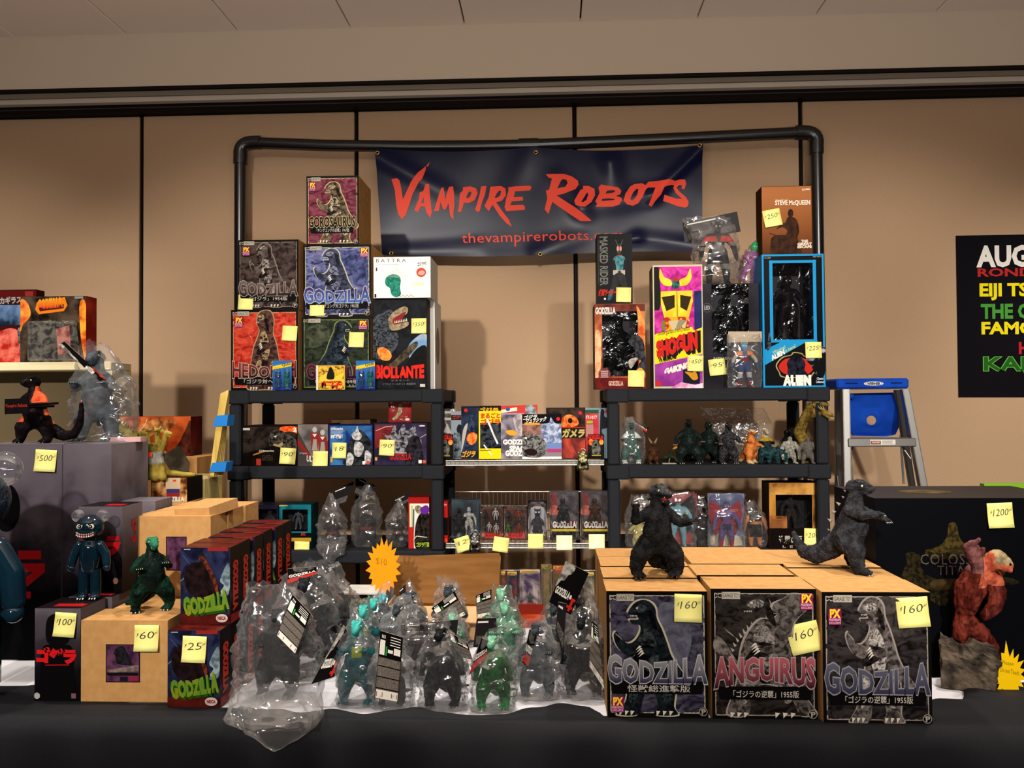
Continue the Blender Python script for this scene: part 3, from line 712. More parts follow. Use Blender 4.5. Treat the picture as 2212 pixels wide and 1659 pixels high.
# ------------------------------------------------ wire shelves between them
CH = M('#b9b6ae', 0.3, 1.0)
def wire_shelf(y0, label, backtop=None, YF=3.50, YB=3.86):
    z = P(1140, y0, YF).z; xa = P(957, y0, YF).x + .012; xb = P(1311, y0, YF).x - .012
    t = thing('wire_shelf', ((xa+xb)/2, YF, z), label, 'shelf', 'white wire shelves'); hw = (xb-xa)/2
    m = MB()
    for yy, zz in ((0, -.004), (0, -.022), (YB-YF, -.004), ((YB-YF)/2, -.006)): m.tube((-hw, yy, zz), (hw, yy, zz), .0032, CH, 6)
    m.build('rail', t)
    m = MB(); n = 34
    for i in range(n+1):
        x = -hw + 2*hw*i/n; m.tube((x, YB-YF, -.001), (x, 0, -.001), .0016, CH, 5); m.tube((x, -.001, 0), (x, -.001, -.023), .0016, CH, 5)
    m.build('wire_grid', t)['kind'] = 'stuff'
    m = MB(); m.box((-hw, -.002, -.019), (hw, .003, -.007), M('#8d8a80', .45, .6)); m.build('front_strip', t)
    if backtop:
        zb = P(1140, backtop, YB).z - z; m = MB(); m.tube((-hw, YB-YF, zb), (hw, YB-YF, zb), .003, CH, 6); m.tube((-hw, YB-YF, zb*.45), (hw, YB-YF, zb*.45), .002, CH, 6)
        for i in range(n+1):
            x = -hw + 2*hw*i/n; m.tube((x, YB-YF, 0), (x, YB-YF, zb), .0016, CH, 5)
        m.build('back_grid', t)['kind'] = 'stuff'
    return t, z
W1, ZW1 = wire_shelf(993, 'wire shelf between the units, holding the magazines and comics', 905)
W2, ZW2 = wire_shelf(1172, 'wire shelf between the units with carded figures and price notes', 1062)
W3, ZW3 = wire_shelf(1336, 'lowest wire shelf behind the open carton and bagged figures', 1232)
# ------------------------------------------------ table
TZ = 0.76
tt = thing('display_table', (-.1, 1.94, 0), 'long folding table under the black and white cloths in front', 'table')
MB().cbox((-2.1, 0, TZ-.034), (2.2, .80, TZ-.009), M('#cfcabd', .6), .006).build('tabletop', tt)
for x in (-2.0, -.3, .3, 2.1):
    for y in (.08, .70): MB().tube((x, y, 0), (x, y, TZ-.034), .014, M('#3c3c40', .4, .8)).build('leg', tt)
WC = MM('#cfced4', '#d6d5da', 4, .75, 3)
nz_ = noise.noise
m = MB(); nx, ny = 150, 30; vs = []
for j in range(ny+1):
    for i in range(nx+1):
        x = -2.2 + 4.3*i/nx; y = 1.97 + .76*j/ny
        z = TZ - .0045 + .0022*(nz_(Vector((x*9, y*9, 3)))+.3)
        vs.append((x, y, min(z, TZ-.0016)))
m.add(vs, [(j*(nx+1)+i, j*(nx+1)+i+1, (j+1)*(nx+1)+i+1, (j+1)*(nx+1)+i) for j in range(ny) for i in range(nx)], WC, True)
wc = m.build('white_tablecloth'); tag(wc, 'white cloth showing between the bagged figures on the table top', 'tablecloth')
BC = MM('#111218', '#16171e', 200, .75, 2, bump=.08, bscale=900, spec=.25)
# black cloth: back border (photo px x -> y on the table), then over the edge
bord = [(-60, 1475), (60, 1462), (180, 1502), (260, 1512), (360, 1512), (470, 1522), (600, 1530), (660, 1541), (720, 1531), (790, 1543), (850, 1535), (900, 1529), (950, 1540), (1020, 1545), (1090, 1541), (1150, 1527), (1210, 1518), (1270, 1524), (1300, 1540), (1500, 1545), (1760, 1548), (2000, 1540), (2030, 1515), (2080, 1506), (2130, 1508), (2200, 1478), (2290, 1470)]
def bordy(px):
    if px <= bord[0][0]: return bord[0][1]
    for (a, ya), (b, yb) in zip(bord[:-1], bord[1:]):
        if px <= b: t = (px-a)/(b-a); t = t*t*(3-2*t); return ya + (yb-ya)*t
    return bord[-1][1]
m = MB(); vs = []; nx = 330; rows = 46; YE = 1.915
for i in range(nx+1):
    x = -1.75 + 3.4*i/nx
    px = PW/2; 
    # photo column of this x at the table edge
    v = RM.transposed() @ (Vector((x, 1.96, TZ)) - CAM); px = PW/2 + FOC*v.x/-v.z
    pb = PZ(px, bordy(px), TZ+.006); yb = max(pb.y, YE+.022)
    for j in range(rows+1):
        t = j/rows
        if j <= 14:
            u = j/14; y = yb + (YE - yb)*u
            z = TZ + .0035 + (.010*math.sin(math.pi*min(1, u*1.6)) if u < .62 else 0) * (0.6+nz_(Vector((x*5, 2, 2)))) + .0045*abs(nz_(Vector((x*6, y*16, 1)))) 
            if j == 0: z = TZ + .0005
            if px < 505 or 1305 < px < 2018:
                z = min(z, TZ - .0006 if y > 1.945 else TZ + .004)
            z = z if u < .9 else z - .004*(u-.9)*10
        else:
            u = (j-14)/(rows-14); zz = TZ - .002 - u*.66
            fold = .030*math.sin(x*17 + 2.2*nz_(Vector((x*2, 0, 5)))*3) * min(1, u*2.2) + .010*math.sin(x*31+3*nz_(Vector((x*3, 1, 7))))*min(1, u*3)
            y = YE - .010 - .02*u + fold*.8 + .012*nz_(Vector((x*7, zz*4, 2)))*min(1, u*5) - .01*math.sin(min(1, u*8)*math.pi/2); z = zz
        vs.append((x, y, z))
R1 = rows+1
m.add(vs, [(i*R1+j, i*R1+j+1, (i+1)*R1+j+1, (i+1)*R1+j) for i in range(nx) for j in range(rows)], BC, True)
bc = m.build('black_tablecloth'); tag(bc, 'black cloth bunched along the table edge and hanging down its front', 'tablecloth')
# ================================================ window-less monster cartons with printed fronts
BEAST = [(.42,.02),(.33,.045),(.27,.09),(.245,.135),(.33,.15),(.37,.185),(.26,.19),(.30,.225),(.385,.235),(.39,.29),(.33,.36),(.24,.39),(.15,.34),(.10,.29),(.06,.32),(.09,.40),(.17,.47),(.28,.50),(.33,.49),(.31,.60),(.24,.72),(.21,.86),(.15,.93),(.10,.99),(.36,.99),(.41,.88),(.49,.74),(.57,.82),(.60,.92),(.56,.99),(.84,.99),(.80,.92),(.82,.80),(.80,.68),(.88,.74),(.97,.76),(1.0,.70),(.90,.62),(.78,.50),(.72,.38),(.66,.27),(.60,.18),(.58,.09),(.51,.035)]
def beast(s, x0, y0, x1, y1, c1, c2, rim, hi='#8a8280', flip=False, claw='#cfc8b8', pts=None, scale=70, arms=True):
    """generic upright reptile picture printed on a sheet"""
    def tr(p, g=0.0):
        u, v = p
        if flip: u = 1-u
        return (x0 + (x1-x0)*u, y0 + (y1-y0)*v)
    B = pts or BEAST
    cx = sum(p[0] for p in B)/len(B); cy = sum(p[1] for p in B)/len(B); g = .02
    s.spline([tr((p[0]+(g if p[0] > cx else -g)*1.0, p[1]+(g*.5 if p[1] > cy else -g*.5))) for p in B], rim)
    bodym = MM(c1, c2, scale*.8, .4, 10, .9, .40, .60)
    s.spline([tr(p) for p in B], bodym)
    him = MM(c1, hi, scale*1.1, .4, 10, 1.0, .40, .60)
    dk = MM(c1, '#050505', scale, .4, 6, .5, .4, .6)
    for q in ([(.40,.28),(.50,.27),(.58,.36),(.62,.50),(.55,.62),(.44,.60),(.38,.48),(.37,.36)], [(.30,.10),(.40,.06),(.48,.08),(.46,.12),(.36,.13)], [(.26,.70),(.34,.62),(.42,.66),(.40,.76),(.32,.86),(.25,.88)], [(.64,.66),(.74,.64),(.78,.74),(.76,.86),(.68,.88),(.62,.78)]):
        s.spline([tr(p) for p in q], him)
    for q in ([(.38,.44),(.45,.40),(.60,.43),(.52,.50),(.42,.54),(.33,.56),(.28,.53)], [(.44,.62),(.55,.66),(.50,.73),(.42,.70)], [(.52,.10),(.57,.16),(.60,.27),(.54,.24),(.50,.15)]):
        s.spline([tr(p) for p in q], dk)
    cm = M(claw, .4)
    if arms:
        s.spline([tr(p) for p in [(.62,.34),(.70,.40),(.66,.47),(.52,.49),(.40,.46),(.38,.42),(.52,.43),(.60,.40)]], bodym)
        for k in range(4):
            s.poly([tr((.38+.012*k, .405+.018*k)), tr((.405+.012*k, .415+.018*k)), tr((.33+.012*k, .445+.02*k))], cm); s.k -= 1
            s.poly([tr((.09+.022*k, .31+.012*k)), tr((.11+.022*k, .33+.012*k)), tr((.06+.018*k, .285+.01*k))], cm); s.k -= 1
    for bx in (.12, .19, .26, .58, .66, .74): s.poly([tr((bx, .955)), tr((bx+.05, .96)), tr((bx+.005, 1.0))], cm); s.k -= 1
    s.k += 1
    for k in range(5): s.poly([tr((.27+.018*k, .15)), tr((.282+.018*k, .15)), tr((.276+.018*k, .165))], cm); s.k -= 1
    s.k += 1
    s.poly([tr((.335, .088)), tr((.365, .078)), tr((.36, .098))], cm)
def chip(s, x, y, w, h):
    cr = M('#b8b0a0', .5)
    s.rect(x+w*.30, y, x+w, y+h, cr); s.rect(x+w*.32, y+h*.08, x+w*.98, y+h*.92, M('#3a3530', .5)); s.rect(x+w*.33, y+h*.10, x+w*.97, y+h*.9, cr)
    s.text('GARAGE TOY', x+w*.35, y+h*.22, x+w*.95, y+h*.78, BLACK, .01)
    s.text('DC', x+w*.02, y+h*.14, x+w*.27, y+h*.86, cr, .01); s.rect(x+w*.06, y+h*.43, x+w*.24, y+h*.56, BLACK)
def pxbadge(s, x, y, w, h, yl='#e8c12c'):
    s.poly([(x+w*.06, y+h), (x+w*.94, y+h), (x+w, y+h*.5), (x+w*.96, y+h*.02), (x+w*.5, y), (x+w*.04, y+h*.04), (x, y+h*.5)], M('#8e1450', .45))
    s.text('PX', x+w*.16, y+h*.08, x+w*.86, y+h*.55, M(yl, .4), .05)
    s.text('PREVIEWS', x+w*.06, y+h*.62, x+w*.94, y+h*.77, M('#e0b8d0', .5), .01); s.text('EXCLUSIVE', x+w*.08, y+h*.81, x+w*.92, y+h*.94, M('#e0b8d0', .5), .01)
def roundel(s, x, y, r, c='#a59d90'):
    s.ell(x, y, r, r, M(c, .5)); s.ell(x, y, r*.86, r*.86, BLACK); s.text('P', x-r*.32, y-r*.55, x+r*.52, y+r*.6, M(c, .5), .04); s.rect(x-r*.62, y-r*.5, x-r*.1, y-r*.28, M(c, .5))
def garage(rect, Y, depth, base, label, bg, bc, title, sub, frame='#b9ae98', tcol=('#2c2a44', '#a8a6a2'), tout='#b9b6b0', beastbox=None, badge=None, flip=False, trect=None, twarp=archlogo, tb=.03, round_=True, yaw=0, hi='#8a8280', group=None, pts=None, artscale=70, extra=None, sidem=None, rim=None, claw='#cfc8b8', chipr=None):
    t, s = carton('toy_carton', label, 'box', rect, Y, depth, base, {'front': M('#120f0e', .42)}, group=group, yaw=yaw, body=sidem or KRAFT)
    x0, y0, x1, y1 = rect; W = x1-x0; H = y1-y0
    s.rect(x0+W*.03, y0+H*.035, x1-W*.03, y1-H*.035, MM(*bg, scale=artscale*.35, rough=.38, det=9, dist=1.5, lo=.36, hi=.62, squash=(1, 1, 1.8)))
    s.jag(x0+W*.03, y0+H*.032, x1-W*.03, y1-H*.035, W*.010, M(frame, .5), seed=int(x0), n=26)
    if extra: extra(s, rect)
    bb = beastbox or (.12, .03, .92, .98)
    beast(s, x0+W*bb[0], y0+H*bb[1], x0+W*bb[2], y0+H*bb[3], bc[0], bc[1], M(rim or frame, .5), hi, flip, claw, pts, artscale)
    tr = trect or (.02, .58, .98, .80)
    h = t['h']; za, zb = h*(1-tr[3]), h*(1-tr[1])
    sh = [(tr[0]+.02, tr[3]-.01), (tr[0]+.04, tr[3]+.09), (tr[2]-.04, tr[3]+.09), (tr[2]-.02, tr[3]-.01)]
    if sub: s.poly([(x0+W*a, y0+H*b) for a, b in sh], M('#0e0c0d', .5))
    s.text(title, x0+W*tr[0], y0+H*tr[1], x0+W*tr[2], y0+H*tr[3], MG(tcol, 'z', .4, za, zb), tb, twarp, out=M(tout, .4), outb=.035)
    if sub: s.text(sub, x0+W*.20, y0+H*(tr[3]+.02), x0+W*.82, y0+H*(tr[3]+.075), M('#b5afa6', .5), .01)
    cx, cy, cw, chh = chipr or (.025, .02, .25, .055)
    chip(s, x0+W*cx, y0+H*cy, W*cw, H*chh)
    if badge: pxbadge(s, x0+W*badge[0], y0+H*badge[1], W*.125, H*.125)
    if round_: roundel(s, x1-W*.055, y1-H*.055, W*.042)
    s.done('front_print', t)
    m = MB(); m.box((-t['w']*.07, depth*.2, t['h']), (t['w']*.07, depth*.2+.002, t['h']+.0006), M('#a9814f', .8)); m.build('lid_tab', t)
    return t
# Top of the left unit -------------------------------------------------
Zt = ZL_[0]; yb1 = 3.49
def ghost(col1, col2, pts):     # a second dim head in the background of the picture
    def f(s, r):
        x0, y0, x1, y1 = r; W = x1-x0; H = y1-y0
        s.spline([(x0+W*a, y0+H*b) for a, b in pts], MM(col1, col2, 40, .4, 8, 1, .35, .65))
    return f
GH = [(.60,.10),(.75,.08),(.92,.16),(.96,.40),(.90,.58),(.74,.52),(.72,.40),(.58,.32),(.56,.20)]
garage((499, 669, 644, 839), yb1, .30, Zt, 'carton with bright red cloudy art, left end of the left unit top', ('#9c180e', '#cc4a34'), ('#2e1a1c', '#6b4a3c'), 'HEDORAH', '「ゴジラ対ヘドラ」', '#a98e66', ('#1e1414', '#8c3a30'), '#b0988c', (.22, .0, .80, 1.0), (.06, .09), trect=(.03, .64, .97, .84), tb=.02, pts=[(.50,.01),(.38,.03),(.31,.09),(.30,.18),(.36,.26),(.30,.36),(.22,.46),(.16,.60),(.10,.80),(.04,.96),(.20,.99),(.5,.985),(.8,.99),(.94,.95),(.90,.76),(.84,.58),(.78,.42),(.70,.30),(.72,.18),(.70,.08),(.62,.02)], hi='#b09a70')
garage((652, 685, 801, 838), yb1+.005, .30, Zt, 'carton with dark green reptile art, behind the disc case', ('#141a14', '#3a4430'), ('#101822', '#2e3a48'), 'GODZILLA', '「ゴジラ」1989版', '#7c8a4c', ('#1c1030', '#5a1c2a'), '#8a4a50', (.20, .03, .88, .95), (.83, .05), flip=True, extra=ghost('#20281e', '#5a6048', [(.06,.20),(.18,.10),(.34,.12),(.44,.22),(.40,.32),(.20,.42),(.10,.38)]), trect=(.08, .64, .95, .84), hi='#4a5868')
Zu1 = P(574, 669, yb1).z; Zu2 = P(727, 685, yb1+.005).z
garage((514, 518, 645, 668), yb1, .30, Zu1+.0008, 'carton with brown grey reptile art, upper left of the left stack', ('#1c1210', '#5a4a44'), ('#2a1e1c', '#6a5c58'), 'GODZILLA', '「ゴジラ」1954版', '#8c8070', ('#2a1c1a', '#7a6a66'), '#a09088', (.16, .03, .82, .97), (.08, .10), extra=ghost('#241816', '#5c4c48', GH), hi='#a89c98')
garage((655, 529, 802, 683), yb1+.005, .30, Zu2+.0008, 'carton with violet blue reptile art, upper middle of the left stack', ('#1c2350', '#7478a8'), ('#1e2238', '#4c5068'), 'GODZILLA', '「キングコング対ゴジラ」1962版', '#b8b49a', ('#4a6cb0', '#3a2258'), '#b6b8c8', (.12, .03, .82, .99), (.84, .05), extra=ghost('#1e2750', '#5a6296', GH), hi='#8488a0', claw='#d8d4c0')
Zu3 = P(727, 529, yb1+.005).z
garage((662, 380, 775, 523), yb1+.03, .24, Zu3+.0008, 'carton with maroon dinosaur art, topmost of the left stack', ('#561226', '#8c4656'), ('#2c211a', '#7c6a50'), 'GOROSAURUS', '「キングコングの逆襲」1967版', '#b9a678', ('#16100c', '#2a1c12'), '#c0ac80', (.16, .07, .98, .96), (.06, .09), trect=(.05, .59, .93, .73), twarp=None, tb=.035, hi='#b8a888', sidem=MM('#a07a4a', '#ad8752', 30, .75))
# Table front ----------------------------------------------------------
def Yof(px, py, z): return PZ(px, py, z).y
Y1 = Yof(1420, 1550, TZ); Y2 = Yof(1650, 1556, TZ); Y3 = Yof(1895, 1566, TZ)
g1 = garage((1311, 1277, 1529, 1551), Y1, .135, TZ, 'priced monster carton with purple grey art under the standing black figure with raised arm', ('#262033', '#5a5668'), ('#0c0f12', '#232b30'), 'GODZILLA', '怪獣総進撃版', '#b5ad92', ('#35304e', '#98979a'), '#a9a8a8', (.02, .05, .82, .985), (.04, .83), extra=ghost('#4a4a5c', '#6e6e7c', [(.52,.12),(.66,.10),(.80,.22),(.84,.40),(.74,.62),(.60,.60),(.52,.40)]), trect=(.01, .50, .98, .72), hi='#454f52', artscale=90)
ANG = [(.74,.02),(.66,.06),(.58,.10),(.57,.15),(.62,.17),(.57,.22),(.45,.22),(.34,.30),(.26,.42),(.22,.56),(.20,.70),(.14,.84),(.10,.97),(.30,.98),(.34,.86),(.42,.74),(.60,.74),(.72,.80),(.80,.92),(.84,.98),(1,.96),(.92,.86),(.80,.70),(.78,.52),(.76,.36),(.78,.26),(.84,.20),(.92,.14),(.86,.12),(.94,.08),(.88,.03)]
def ang_extra(s, r):
    x0, y0, x1, y1 = r; W = x1-x0; H = y1-y0; cm = M('#a59c90', .4)
    for k in range(13):
        t = k/12; a = math.radians(185 + 75*t); cx, cy = .60, .62; u = cx+.43*math.cos(a); v = cy+.38*math.sin(a)
        s.poly([(x0+W*(u-.008), y0+H*(v+.014)), (x0+W*(u+.014), y0+H*(v)), (x0+W*(u-.03*math.cos(a)*-1), y0+H*(v+.045*math.sin(a)))], cm); s.k -= 1
    s.k += 1
    for k in range(6):
        s.poly([(x0+W*(.57+.016*k), y0+H*(.13+.012*k)), (x0+W*(.59+.016*k), y0+H*(.14+.012*k)), (x0+W*(.55+.004*k), y0+H*(.07+.022*k))], cm); s.k -= 1
    s.k += 1
    s.spline([(x0+W*a, y0+H*b) for a, b in [(.04,.36),(.12,.40),(.20,.50),(.26,.58),(.22,.60),(.12,.52),(.02,.46)]], MM('#4a4240', '#8c847c', 60, .4))
g2 = garage((1537, 1272, 1765, 1557), Y2, .135, TZ, 'priced monster carton with pink red title, middle of the three in front', ('#171210', '#3c3633'), ('#2a2522', '#6e6762'), 'ANGUIRUS', '「ゴジラの逆襲」1955版', '#9a9088', ('#321424', '#a8545c'), '#a58c90', (.06, .02, .98, .98), (.84, .03), extra=ang_extra, pts=ANG, trect=(.03, .53, .97, .75), twarp=lambda u, v: (u, 1-(1-v)*(.72+.28*abs(2*u-1)**1.4)), tb=.035, hi='#958d88', artscale=90, )
g3 = garage((1777, 1279, 2012, 1566), Y3, .135, TZ, 'priced monster carton at the right end of the three by the statue', ('#161212', '#413c3c'), ('#332c2b', '#78706c'), 'GODZILLA', '「ゴジラの逆襲」1955版', '#9a9088', ('#3a3850', '#606070'), '#8e8e92', (.18, .02, .84, .985), (.05, .12), extra=ghost('#2c2624', '#5a5350', [(.50,.06),(.66,.04),(.80,.14),(.84,.30),(.70,.34),(.56,.26)]), trect=(.02, .53, .97, .76), hi='#b9b2aa', artscale=90)
# rows behind
rows_ = [(1311, 1529, (1251, 1228, 1207), g1, 'left'), (1539, 1765, (1243, 1213, 1203), g2, 'middle'), (1779, 2010, (1250, 1222, 1206), g3, 'right')]
ordn = ['second', 'third', 'fourth']
r_ = random.Random(5)
for xa, xb, ys, g, nm in rows_:
    w_, h_, d_ = g['w'], g['h'], g['d']; y = g.location.y
    for k in range(3):
        y += d_ + .004 + (.012 if (nm == 'middle' and k == 0) else 0); dx = r_.uniform(-.006, .006)
        t = thing('toy_carton', (g.location.x+dx, y, TZ), f'plain-topped carton, {ordn[k]} back in the {nm} column of the table cartons', 'box', 'cartons on the table at right')
        hh = h_ + r_.uniform(-.003, .004)
        o = MB().box((-w_/2, 0, 0), (w_/2, d_, hh), KRAFT, {'front': M('#120f0e', .42)}).build('carton', t)
        bv = o.modifiers.new('b', 'BEVEL'); bv.width = 0.0015; bv.segments = 1; bv.limit_method = 'ANGLE'
        MB().box((-.02, .01, hh), (.02, .0125, hh+.0006), M('#a9814f', .8)).build('lid_tab', t)
note(1486, 1313, 58, Y1, 'price note $160 on the purple grey carton', '160', 2)
note(1737, 1377, 66, Y2, 'tilted price note $160 on the middle carton', '160', -13, 62)
note(1971, 1322, 66, Y3, 'price note $160 on the right-hand carton', '160', -4, 62)
# ================================================ rest of the left unit
BLK = M('#0d0d10', .4)
# white carton with round window behind the dark BIOLLANTE box
t, s = carton('toy_carton', 'tall dark carton with bright red title and roaring head art', 'box', (806, 645, 922, 837), 3.49, .10, Zt, {'front': M('#0e0e12', .4)}, body=M('#15151a', .5))
x0, y0 = 806, 645
s.rect(808, 648, 920, 834, MM('#0c0c11', '#20232b', 20, .4, 8, 1))
s.spline([(890,735),(922,722),(922,800),(900,790),(880,760)], MM('#c9c6b4', '#6f9ac8', 14, .4))
s.spline([(806,690),(825,676),(846,668),(852,690),(842,712),(860,720),(858,745),(835,770),(812,772),(806,760)], MM('#15171b', '#565d66', 70, .4, 8, 1.5))
s.spline([(840,686),(852,672),(872,662),(881,665),(880,676),(868,684),(856,692),(852,700),(880,694),(882,702),(866,710),(846,712),(840,700)], MM('#7a6a50', '#b09c78', 60, .4)); s.spline([(850,688),(868,677),(878,673),(872,684),(862,696),(852,700)], M('#8c2228', .4))
for k in range(8): s.poly([(852+k*3.6, 697-k*.6), (855+k*3.6, 697-k*.6), (853.5+k*3.6, 691-k*.7)], M('#d9cfb0', .4)); s.k -= 1
s.k += 1
s.spline([(815,752),(828,748),(842,756),(846,768),(838,776),(822,772)], MM('#e0541c', '#f6a040', 60, .4, 6, 1, .35, .6))
s.spline([(836,790),(858,770),(884,745),(900,736),(902,745),(884,766),(860,786),(850,792)], MM('#3a3126', '#6e6046', 50, .4))
s.spline([(870,806),(880,780),(900,752),(922,748),(922,806)], MM('#08080a', '#14140f', 50, .4))
s.text('BIOLLANTE', 812, 786, 915, 812, M('#d8281c', .4), .06, lambda u, v: (u, v*(.8+.2*abs(2*u-1))), out=M('#300808', .4), outb=.02)
s.text('ビオランテ', 846, 816, 884, 820, M('#8a8a86', .5)); s.text('ソフトビニールキット 原型製作', 826, 823, 898, 828, M('#8a8a86', .5)); s.rect(907, 826, 918, 832, M('#cfcabb', .5))
s.done('front_print', t)
t = thing('toy_carton', (P(872, 800, 3.6).x, 3.595, Zt), 'white carton with a round black window on its side, behind the tall dark carton', 'box')
xa, xb = P(812, 800, 3.6).x - t.location.x, P(940, 800, 3.6).x - t.location.x; hz = P(870, 650, 3.6).z - Zt
MB().box((xa, 0, 0), (xb, .20, hz), M('#e4e2dc', .5)).build('carton', t)
m = MB(); n = 20; m.add([(xb+.0006, .09+.055*math.cos(2*math.pi*k/n), hz*.5+.08*math.sin(2*math.pi*k/n)) for k in range(n)], [tuple(range(n))], M('#1c1a1c', .2)); m.build('round_window', t)
Zb = P(865, 645, 3.49).z
t, s = carton('toy_carton', 'flat white carton with a green picture and red disc, on the tall dark carton', 'box', (807, 555, 930, 643), 3.47, .22, Zb+.0008, {'front': M('#eceadf', .5)}, body=M('#dcd8c8', .6))
s.rect(807, 555, 930, 643, M('#eceadf', .5)); s.text('BATTRA', 813, 559, 877, 566, M('#3a3838', .5), 0, spacing=1.5); s.rect(813, 571, 862, 571.8, M('#9a9a94', .5)); s.rect(812, 577, 815, 585, M('#4a4845', .5))
s.spline([(832,605),(838,596),(850,592),(862,596),(866,606),(864,620),(866,636),(856,642),(846,636),(842,622),(834,616)], MM('#0f6a58', '#2a9a80', 70, .4, 8, 1.5))
for k in range(12): s.line([(848+k, 597+k*.3), (832+k*4.0, 578+abs(k-6)*3.2), (830+k*4.4, 586+abs(k-6)*3)], .45, M('#9ab0a6', .5)); s.k -= 1
s.k += 1
for k in range(7): s.ell(866+k*4.4, 640-(k%2)*2, 2.4, 1.8, M('#b9beb4', .5), 8); s.k -= 1
s.k += 1
s.ell(910, 589, 10.5, 10, M('#c8402e', .4)); s.spline([(903,592),(907,586),(914,585),(918,590),(912,595)], M('#e8a090', .4)); s.text('ゴジラVS', 902, 566, 921, 574, M('#3a3a38', .5), .03, rot=-8); s.rect(893, 612, 916, 617, M('#efe8a8', .6)); s.rect(809, 634, 813, 642, BLK)
s.done('front_print', t)
# small things leaning on the unit top
def blister(px0, label):
    t, s = carton('toy_card', label, 'toy pack', (px0, 779, px0+41, 838), 3.455, .003, Zt+.0005, {'front': MG(['#1a3f80', '#2f74b8'], 'z', .35, 0, .11)}, body=M('#24508c', .4), part='backing_card', group='blue carded bear toys')
    s.rect(px0+1, 780, px0+41, 784, M('#2c6cb0', .4)); s.poly([(px0, 797), (px0+41, 790), (px0+41, 783), (px0, 790)], M('#e2bd22', .4)); s.text('Qute', px0+20, 784, px0+39, 790, BLK, .02, rot=-10); s.rect(px0, 831, px0+41, 838, M('#1c3c8c', .4)); s.text('ベアー', px0+28, 833, px0+37, 836, WHITE)
    s.done('print', t); w = t['w']; h = t['h']
    for k, (u, c) in enumerate(((-.20, '#234a78'), (.27, '#1f6a6a'))):
        b = MB(); mt = M(c, .35); X = u*w; b.ball((X, -.008, h*.50), h*.085, mt, 10, 7); b.ball((X-.007, -.008, h*.60), .004, mt, 8, 5); b.ball((X+.007, -.008, h*.60), .004, mt, 8, 5)
        b.ball((X, -.008, h*.33), h*.10, mt, 10, 7, (.8, .7, 1.1)); b.tube((X-.004, -.008, h*.10), (X-.005, -.008, h*.28), .0042, mt, 8); b.tube((X+.004, -.008, h*.10), (X+.005, -.008, h*.28), .0042, mt, 8); b.tube((X-.009, -.008, h*.38), (X-.013, -.009, h*.24), .0028, mt, 8); b.tube((X+.009, -.008, h*.38), (X+.013, -.009, h*.24), .0028, mt, 8); b.build('bear_toy', t)
        v, f = bag(.026, h*.72, .02, 3+k, top=.8, foot=.9, cr=.001, nu=16, nz=8); b = MB(); b.add([(a+X, c_-.008, z+h*.05) for a, c_, z in v], f, CLEAR, True); b.build('blister', t)
    return t
blister(589, 'blue carded pair of bear toys in front of the bright red carton'); blister(769, 'blue carded pair of bear toys beside the disc case')
t, s = carton('disc_case', 'clear disc case with yellow and red picture between the unit-top boxes', 'case', (683, 789, 745, 838), 3.452, .009, Zt+.0005, {'front': M('#c9a23c', .2)}, body=M('#cfccc0', .25), part='case_body')
s.rect(683, 789, 687, 838, M('#d9d5c8', .3)); s.rect(688, 791, 743, 837, MM('#e3b23a', '#3a3a2a', 60, .2, 6, 1.5, .45, .65)); s.spline([(692,812),(706,806),(724,812),(742,804),(736,818),(712,820),(696,822)], M('#e8c23c', .25)); s.spline([(706,816),(709,801),(714,792),(720,800),(722,816)], M('#20241c', .3)); s.text('怪獣', 696, 822, 738, 836, M('#c8281c', .3), .08)
s.done('print', t)
# notes on the stack
note(531, 653, 33, 3.488, 'blank note at the lower left corner of the brown grey carton', '', 2)
note(626, 720, 33, 3.488, 'blank note on the right of the bright red cloudy carton', '', 3)
note(685, 667, 32, 3.493, 'blank note on the lower left of the violet blue carton', '', 0)
note(770, 734, 33, 3.493, 'blank note on the dark green carton', '', 2)
note(905, 704, 33, 3.487, 'price note $350 on the tall dark carton with red title', '350', 0)
# first tier -----------------------------------------------------------
z1 = ZL_[1]; yf = 3.475
t, s = carton('figure_box', 'dark window box with orange flash and black robot head, left of first tier', 'box', (524, 919, 642, 1005), yf, .20, z1+.001, {'front': M('#17120f', .3)}, body=M('#2a1a14', .5))
s.rect(525, 922, 641, 1003, MM('#1d1714', '#3c322d', 20, .22, 6, 1)); s.spline([(608,922),(642,922),(642,936),(628,932),(606,934)], MM('#c8381c', '#e86a28', 60, .35)); s.rect(525, 924, 540, 929, M('#bdb8aa', .5)); s.text('2', 634, 924, 640, 932, WHITE, .05)
s.spline([(582,942),(590,930),(608,930),(622,938),(640,950),(642,972),(620,972),(612,964),(600,974),(588,970),(582,960)], MM('#191512', '#5a524c', 70, .3, 6, .6)); s.poly([(588,965),(598,974),(612,960),(610,954),(602,960),(592,958)], M('#a08c5c', .35)); s.poly([(591,942),(599,940),(596,945)], M('#c8c0b0', .3))
s.poly([(515,978),(540,975),(590,962),(642,975),(642,1004),(515,1004)], MM('#0c0a0a', '#1a1310', 40, .3)); s.line([(547,982),(575,973)], 3, M('#a8742c', .4)); s.rect(554, 990, 564, 1004, M('#a03020', .4)); s.text('GAMERA', 566, 982, 590, 994, M('#3c3226', .4), .03); s.rect(517, 988, 523, 994, M('#a03c34', .4)); s.text('S.H.MonsterArts', 560, 971, 592, 975, M('#c8c4b8', .4), .02)
s.done('front_print', t)
t, s = carton('figure_box', 'narrow silver and red box with two slim figures, second on first tier', 'box', (643, 916, 709, 1004), yf, .20, z1+.001, {'front': M('#6a6562', .3)}, body=M('#6b1f1c', .5))
